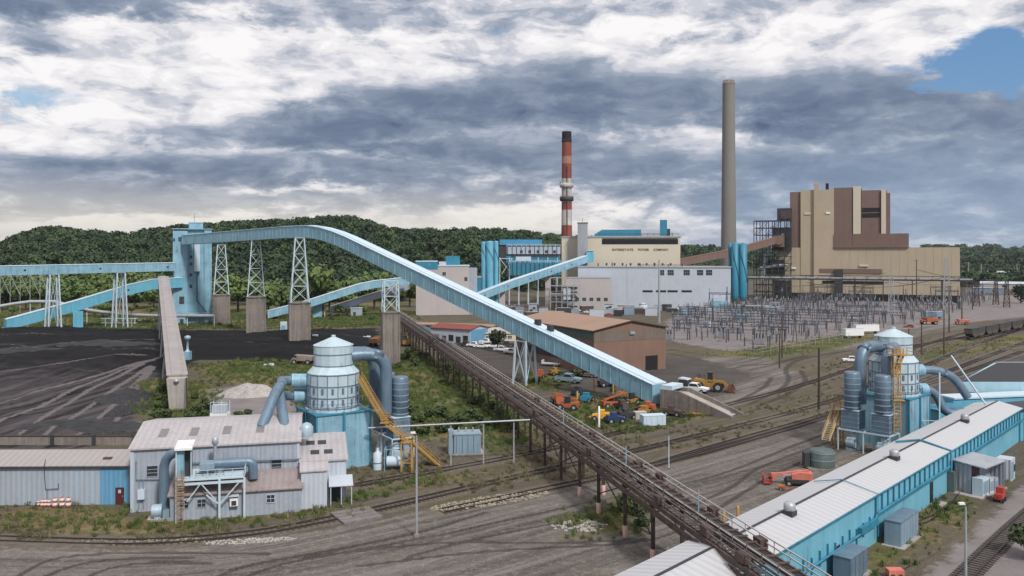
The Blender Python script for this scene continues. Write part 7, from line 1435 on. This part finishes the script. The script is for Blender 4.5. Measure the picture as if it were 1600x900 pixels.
# ---------------------------------------------------------------- poles
def light_pole(label, p, h, arm=-1.0, m=None, rz=0.0):
    t = thing('light_pole', label, 'light pole', p, rz); MB().lathe((0, 0, -.2), [(.16, 0), (.09, h)], 10).build('pole', m or M_STEEL, t); MB().lathe((0, 0, 0), [(.35, -.2), (.35, .35), (.2, .36)], 10).build('footing', M_CONC, t); MB().beam((0, 0, h), (arm, 0, h + .15), .09).build('arm', M_STEEL, t); l = MB().b2(arm - .35, arm + .2, -.16, .16, h + .05, h + .25).build('lamp_head', M_WHITE, t); return t
light_pole('pale light pole rising from the weeds by the dirt road', g(651, 839), zat(678, dep(839)), -.35, M_STEEL); light_pole('pale light pole with a white lamp head in the bottom right corner', g(1509, 925), zat(789, dep(925)), -.35, M_STEEL)
def utility_pole(label, px, py, ytop, arms=0, m=None, w=.3, group=None):
    p = g(px, py); h = zat(ytop, p.y); t = thing('utility_pole', label, 'pole', p, R(-20), group); MB().lathe((0, 0, -.3), [(w * .6, 0), (w * .38, h)], 9).build('pole', m or M_POLE, t)
    for k in range(arms):
        MB().beam((-1.6, -.15, h - .7 - k * 1.3), (1.6, -.15, h - .7 - k * 1.3), .16).build('crossarm', M_WOOD, t); b = MB()
        for xx in (-1.4, -.5, .5, 1.4): b.lathe((xx, -.15, h - .62 - k * 1.3), [(.09, 0), (.09, .3), (.03, .35)], 7)
        b.build('insulator', M_STEEL, t)
    b = MB(); b.b2(-w * .9, w * .9, -w * .9, w * .9, -.15, .12); b.build('footing', M_CONC, t); return t
utility_pole('tall brown pole standing between the tracks', 1279.5, 641, 541, 0, M_DSTEEL, .5); utility_pole('tall grey steel pole beside the brown warehouse', 1030, 505, 405, 0, M_STEEL, 1.0); utility_pole('white marker pole beside the track end', 1045, 732, 678, 0, M_WSTEEL, .16)
for i, (px, py, yt, ar) in enumerate([(1222, 560, 486, 0), (1103, 480, 418, 1), (1229, 470, 430, 1), (1195, 476, 445, 1), (1432, 484, 405, 1), (1440, 555, 505, 0), (1483, 520, 445, 1), (1503, 505, 440, 0), (1513, 442, 410, 1), (1533, 442, 412, 0), (1589, 440, 412, 1), (1556, 472, 425, 2), (1475, 555, 482, 0), (1218, 575, 520, 0), (1420, 560, 512, 0)]):
    utility_pole(['thin dark pole at the front edge of the switchyard', 'thin pole in front of the white turbine hall windows', 'thin pole left of the tan boiler house wall', 'thin pole between the teal silos and the boiler house', 'tall pole with crossarm in front of the tan wall', 'dark pole right of the right dust collector top', 'pole with crossarm right of the boiler house', 'plain pole right of the boiler house', 'far pale pole nearest the boiler house end', 'far pale pole before the green woods', 'far pale pole at the right edge before the woods', 'dark pole with two crossarms at the far right of the switchyard', 'thin pole between the rail wagons and the gravel', 'short dark pole on the track side of the grass strip', 'dark pole near the grass strip behind the right dust collector'][i], px, py, yt, ar, M_STEEL if i in (1, 8, 9, 10) else M_POLE, .3 + .0006 * dep(py), None)

# ---------------------------------------------------------------- switchyard
SW = [(1044, 532), (1048, 502), (1090, 482), (1250, 472), (1480, 464), (1560, 466), (1440, 503), (1330, 524), (1230, 541), (1180, 551), (1100, 538)]
SWP = [tuple(g(*p)[:2]) for p in SW]
def inside(pt):
    c = False
    for (ax, ay), (bx, by) in zip(SWP, SWP[1:] + SWP[:1]):
        if (ay > pt[1]) != (by > pt[1]) and pt[0] < (bx - ax) * (pt[1] - ay) / (by - ay) + ax: c = not c
    return c
SWM = mat('switchgear_grey', (.095, .098, .115), .6, .1, .35, .5, .3, (.05, .052, .06)); SWL = mat('porcelain_grey', (.27, .28, .32), .35, 0, .3, 1.0); SWD = mat('dark_switchgear', (.06, .062, .07), .6, .1, .3)
def post_ins():
    t = thing('insulator_post', 'thin grey insulator post standing on the switchyard gravel', 'insulator', (0, 0, 0), 0, 'insulator posts in the switchyard'); MB().b2(-.2, .2, -.2, .2, -.2, 3.4).build('post', SWM, t); b = MB(); b.lathe((0, 0, 3.4), [(.32, 0), (.2, .3), (.34, .6), (.2, .9), (.32, 1.2), (.2, 1.5), (.3, 1.8), (.08, 2.0)], 8); b.build('insulator', SWL, t); return t
def bus_frame():
    t = thing('bus_support', 'grey gantry frame carrying three insulators in the switchyard', 'gantry', (0, 0, 0), 0, 'bus supports in the switchyard'); 
    for s in (-2.6, 2.6): MB().beam((s, 0, -.2), (s, 0, 4.6), .36).build('leg', SWM, t)
    MB().beam((-3.6, 0, 4.6), (3.6, 0, 4.6), .4).build('crossbeam', SWM, t)
    for s in (-2.9, 0, 2.9): b = MB(); b.lathe((s, 0, 4.8), [(.3, 0), (.16, .3), (.3, .6), (.16, .9), (.3, 1.2), (.1, 1.5)], 8); b.build('insulator', SWL, t)
    return t
def breaker():
    t = thing('circuit_breaker', 'squat grey circuit breaker tank with bushings in the switchyard', 'switchgear', (0, 0, 0), 0, 'circuit breakers in the switchyard'); MB().b2(-1.6, 1.6, -1, 1, .3, 2.3).build('tank', SWL, t); MB().b2(-1.8, 1.8, -1.2, 1.2, -.2, .3).build('plinth', M_CONC, t)
    for s in (-1.1, 0, 1.1):
        for q in (-1, 1): MB().tube([(s, q * .5, 2.3), (s, q * 1.2, 4.2)], [.22, .12], 8).build('bushing', SWD, t)
    return t
def high_frame():
    t = thing('dead_end_structure', 'tall grey dead end frame spanning the switchyard', 'gantry', (0, 0, 0), 0, 'dead end frames in the switchyard')
    for s in (-6, 6): MB().beam((s - .8, 0, -.2), (s, 0, 11), .3).beam((s + .8, 0, -.2), (s, 0, 11), .3).beam((s, 0, 11), (s, 0, 14), .2).build('leg', SWM, t)
    b = MB(); b.beam((-6.5, 0, 10.5), (6.5, 0, 10.5), .35); b.beam((-6.5, 0, 11.3), (6.5, 0, 11.3), .25)
    for k in range(12): b.beam((-6.5 + k * 1.08, 0, 10.5), (-6.5 + (k + 1) * 1.08, 0, 11.3), .15)
    b.build('truss', SWM, t)
    for s in (-4, 0, 4): MB().tube([(s, 0, 10.4), (s, 0, 9.0)], [.2, .2], 7).build('insulator', SWL, t)
    return t
makers = [post_ins, bus_frame, breaker, high_frame]; protos_ = [None] * 4; rs = random.Random(21); cnt = [0] * 4; lim = [285, 150, 32, 26]
cs, sn = math.cos(R(-24)), math.sin(R(-24))
for pas in range(4):
    st = [(4.6, 6.6), (8.8, 9.0), (17, 20), (24, 30)][pas]; cand = []
    for i in range(-70, 70):
        for j in range(0, 90):
            u, v = i * st[0] + 60, j * st[1] + 180; p = (u * cs - v * sn, u * sn + v * cs)
            if inside(p): cand.append(p)
    rs.shuffle(cand); cand.sort(key=lambda p: p[1] + rs.uniform(-130, 130)) if pas < 0 else None 
    for p in cand[:lim[pas]]:
        if protos_[pas] is None: protos_[pas] = o = makers[pas]()
        else: o = dup(protos_[pas], (0, 0, 0))
        o.location = (p[0] + rs.uniform(-.4, .4), p[1] + rs.uniform(-.4, .4), 0); o.rotation_euler.z = R(-24) + (R(90) if rs.random() < .3 else 0)
for i, (px, py) in enumerate([(1160, 500), (1105, 512), (1075, 505), (1290, 490), (1370, 480), (1205, 498)]):
    t = thing('power_transformer', ['large pale blue transformer in the middle of the switchyard', 'pale transformer at the front of the switchyard', 'blue grey transformer at the left end of the switchyard', 'grey transformer behind the switchyard posts', 'grey transformer far right in the switchyard', 'small pale transformer right of the large pale blue one'][i], 'transformer', g(px, py), R(-24)); w = (7, 3, 3.4, 4, 4, 3)[i]
    MB().b2(-w / 2, w / 2, -1.3, 1.3, .3, 3.2).build('tank', M_GROOF if i in (0, 1, 5) else M_FBLUE, t); b = MB()
    for k in range(int(w * 2)): a = -w / 2 + .25 + k * .5; b.b2(a - .06, a + .06, -1.9, -1.31, .6, 3.0)
    b.build('radiator', M_BLUE if i == 0 else M_STEEL, t); MB().b2(-w / 2 - .5, w / 2 + .5, -2.2, 1.8, -.2, .3).build('plinth', M_CONC, t)
    for s in (-1, 0, 1): MB().tube([(s * w * .28, 0, 3.2), (s * w * .28, 0, 4.8)], [.24, .12], 8).build('bushing', SWD, t)
# busbar wires strung across
b = MB(); 
for k in range(14):
    v = 205 + k * 17; u0, u1 = None, None
    for i in range(-70, 90):
        u = i * 4 + 60; p = (u * cs - v * sn, u * sn + v * cs)
        if inside(p): u0 = u if u0 is None else u0; u1 = u
    if u0 is not None and u1 - u0 > 12:
        for q in (0, 2.5): b.beam((u0 * cs - (v + q) * sn, u0 * sn + (v + q) * cs, 6.2), (u1 * cs - (v + q) * sn, u1 * sn + (v + q) * cs, 6.2), .14)
tag(b.build('busbar_tubes', SWM), 'grey busbar tubes strung over the insulators of the switchyard', 'busbar')
for i, (px, py, yt) in enumerate([(1393, 505, 432), (1398, 470, 405), (1479, 500, 404), (1526, 478, 440), (1556, 476, 438), (1573, 480, 440)]):
    p = g(px, py); lattice('lattice_mast', ['slim pale lattice mast directly behind the right dust collector', 'lattice mast in front of the brown lower block of the boiler house', 'lattice mast before the right end of the tan wall', 'rusty lattice mast right of the boiler house', 'rusty lattice mast beside the blue grey transformer', 'rusty lattice mast at the far right of the switchyard'][i], p, -.2, zat(yt, p.y), 3.4, 1.6, R(-24), 6, M_STEEL if i < 3 else M_RUST, .3, .16, 'lattice mast', 'lattice masts of the switchyard')
# sagging conductors
for i, (a, c, ha, hc) in enumerate([(g(1393, 505), g(1260, 474), 20, 14), (g(1398, 470), g(1232, 480), 22, 13), (g(1479, 500), g(1330, 484), 22, 14), (g(1526, 478), g(1400, 474), 17, 14), (g(1479, 500), g(1573, 480), 22, 17), (g(1432, 484), g(1560, 472), 24, 16), (g(1103, 480), g(1229, 470), 20, 16)]):
    t = thing('overhead_line', ['wires from the slim lattice mast to the rear of the switchyard', 'wires from the mast before the brown block to the left of the switchyard', 'wires from the mast by the tan wall end towards the transformers', 'wires between the first rusty mast and the switchyard', 'wires from the tan wall mast to the last rusty mast', 'wires from the tall crossarm pole to the far right', 'wires from the hall pole to the boiler house pole'][i], 'power line', a); dd = (c - a).normalized(); sd = Vector((-dd.y, dd.x, 0))
    for q in (-1.2, 0, 1.2): MB().tube([a + sd * q + (c - a) * f_ / 10 + Vector((0, 0, ha + (hc - ha) * f_ / 10 - 4 * 2.5 * f_ / 10 * (1 - f_ / 10))) for f_ in range(11)], .055, 5).build('conductor', M_DARK, t, tuple(a))
# switchyard fence
b = MB(); P = [g(1040, 536), g(1100, 545), g(1182, 557), g(1235, 546), g(1330, 529)]; t = thing('mesh_fence', 'thin wire fence along the front of the switchyard', 'fence', P[0])
for p, d in along(P, 6): b.beam(p, p + Vector((0, 0, 2.2)), .1)
for a, c in zip(P[:-1], P[1:]): b.beam(a + Vector((0, 0, 2.2)), c + Vector((0, 0, 2.2)), .08); b.beam(a + Vector((0, 0, 1.1)), c + Vector((0, 0, 1.1)), .06)
b.build('posts_and_wires', M_STEEL, t, tuple(P[0]))
# far buildings beyond the switchyard
for lab, px, py, w, h, m in [('white gabled shed far off beyond the switchyard', 1556, 440, 30, 9, M_SIDW), ('low pale store far off at the right edge', 1590, 438, 26, 5, M_CREAM), ('low white store far off left of the gabled shed', 1524, 436, 22, 5, M_SIDW), ('grey long store beyond the lattice masts', 1570, 452, 40, 5, M_PINKW)]:
    D = dep(py); f_ = Frame(px, D); t = bld(f_, 'far_building', lab, 'building'); b = MB(); gable_walls(b, -w / 2, w / 2, 0, 16, h, h * 1.35); b.build('wall', m, t); b = MB(); gable_roof(b, -w / 2, w / 2, 0, 16, h, h * 1.35, .4, .3); b.build('roof', M_SIDW, t); door(t, 0, 4, 4, 0, M_DARK)
bpy.context.view_layer.update()

# ---------------------------------------------------------------- the air
hz = MB(); hz.b2(-7600, 7600, -120, 7600, -4, 190); hz = hz.build('haze', M_WHITE); hz.data.materials.clear()
hm = bpy.data.materials.new('haze'); hm.use_nodes = True; ht = hm.node_tree; ht.nodes.remove(ht.nodes['Principled BSDF']); pv = ht.nodes.new('ShaderNodeVolumePrincipled')
pv.inputs['Color'].default_value = (.80, .88, .97, 1); pv.inputs['Density'].default_value = .00003; pv.inputs['Anisotropy'].default_value = .2
ht.links.new(pv.outputs[0], ht.nodes['Material Output'].inputs['Volume']); hz.data.materials.append(hm); tag(hz, 'thin blue haze in the air over the far hills', 'haze', kind='stuff')
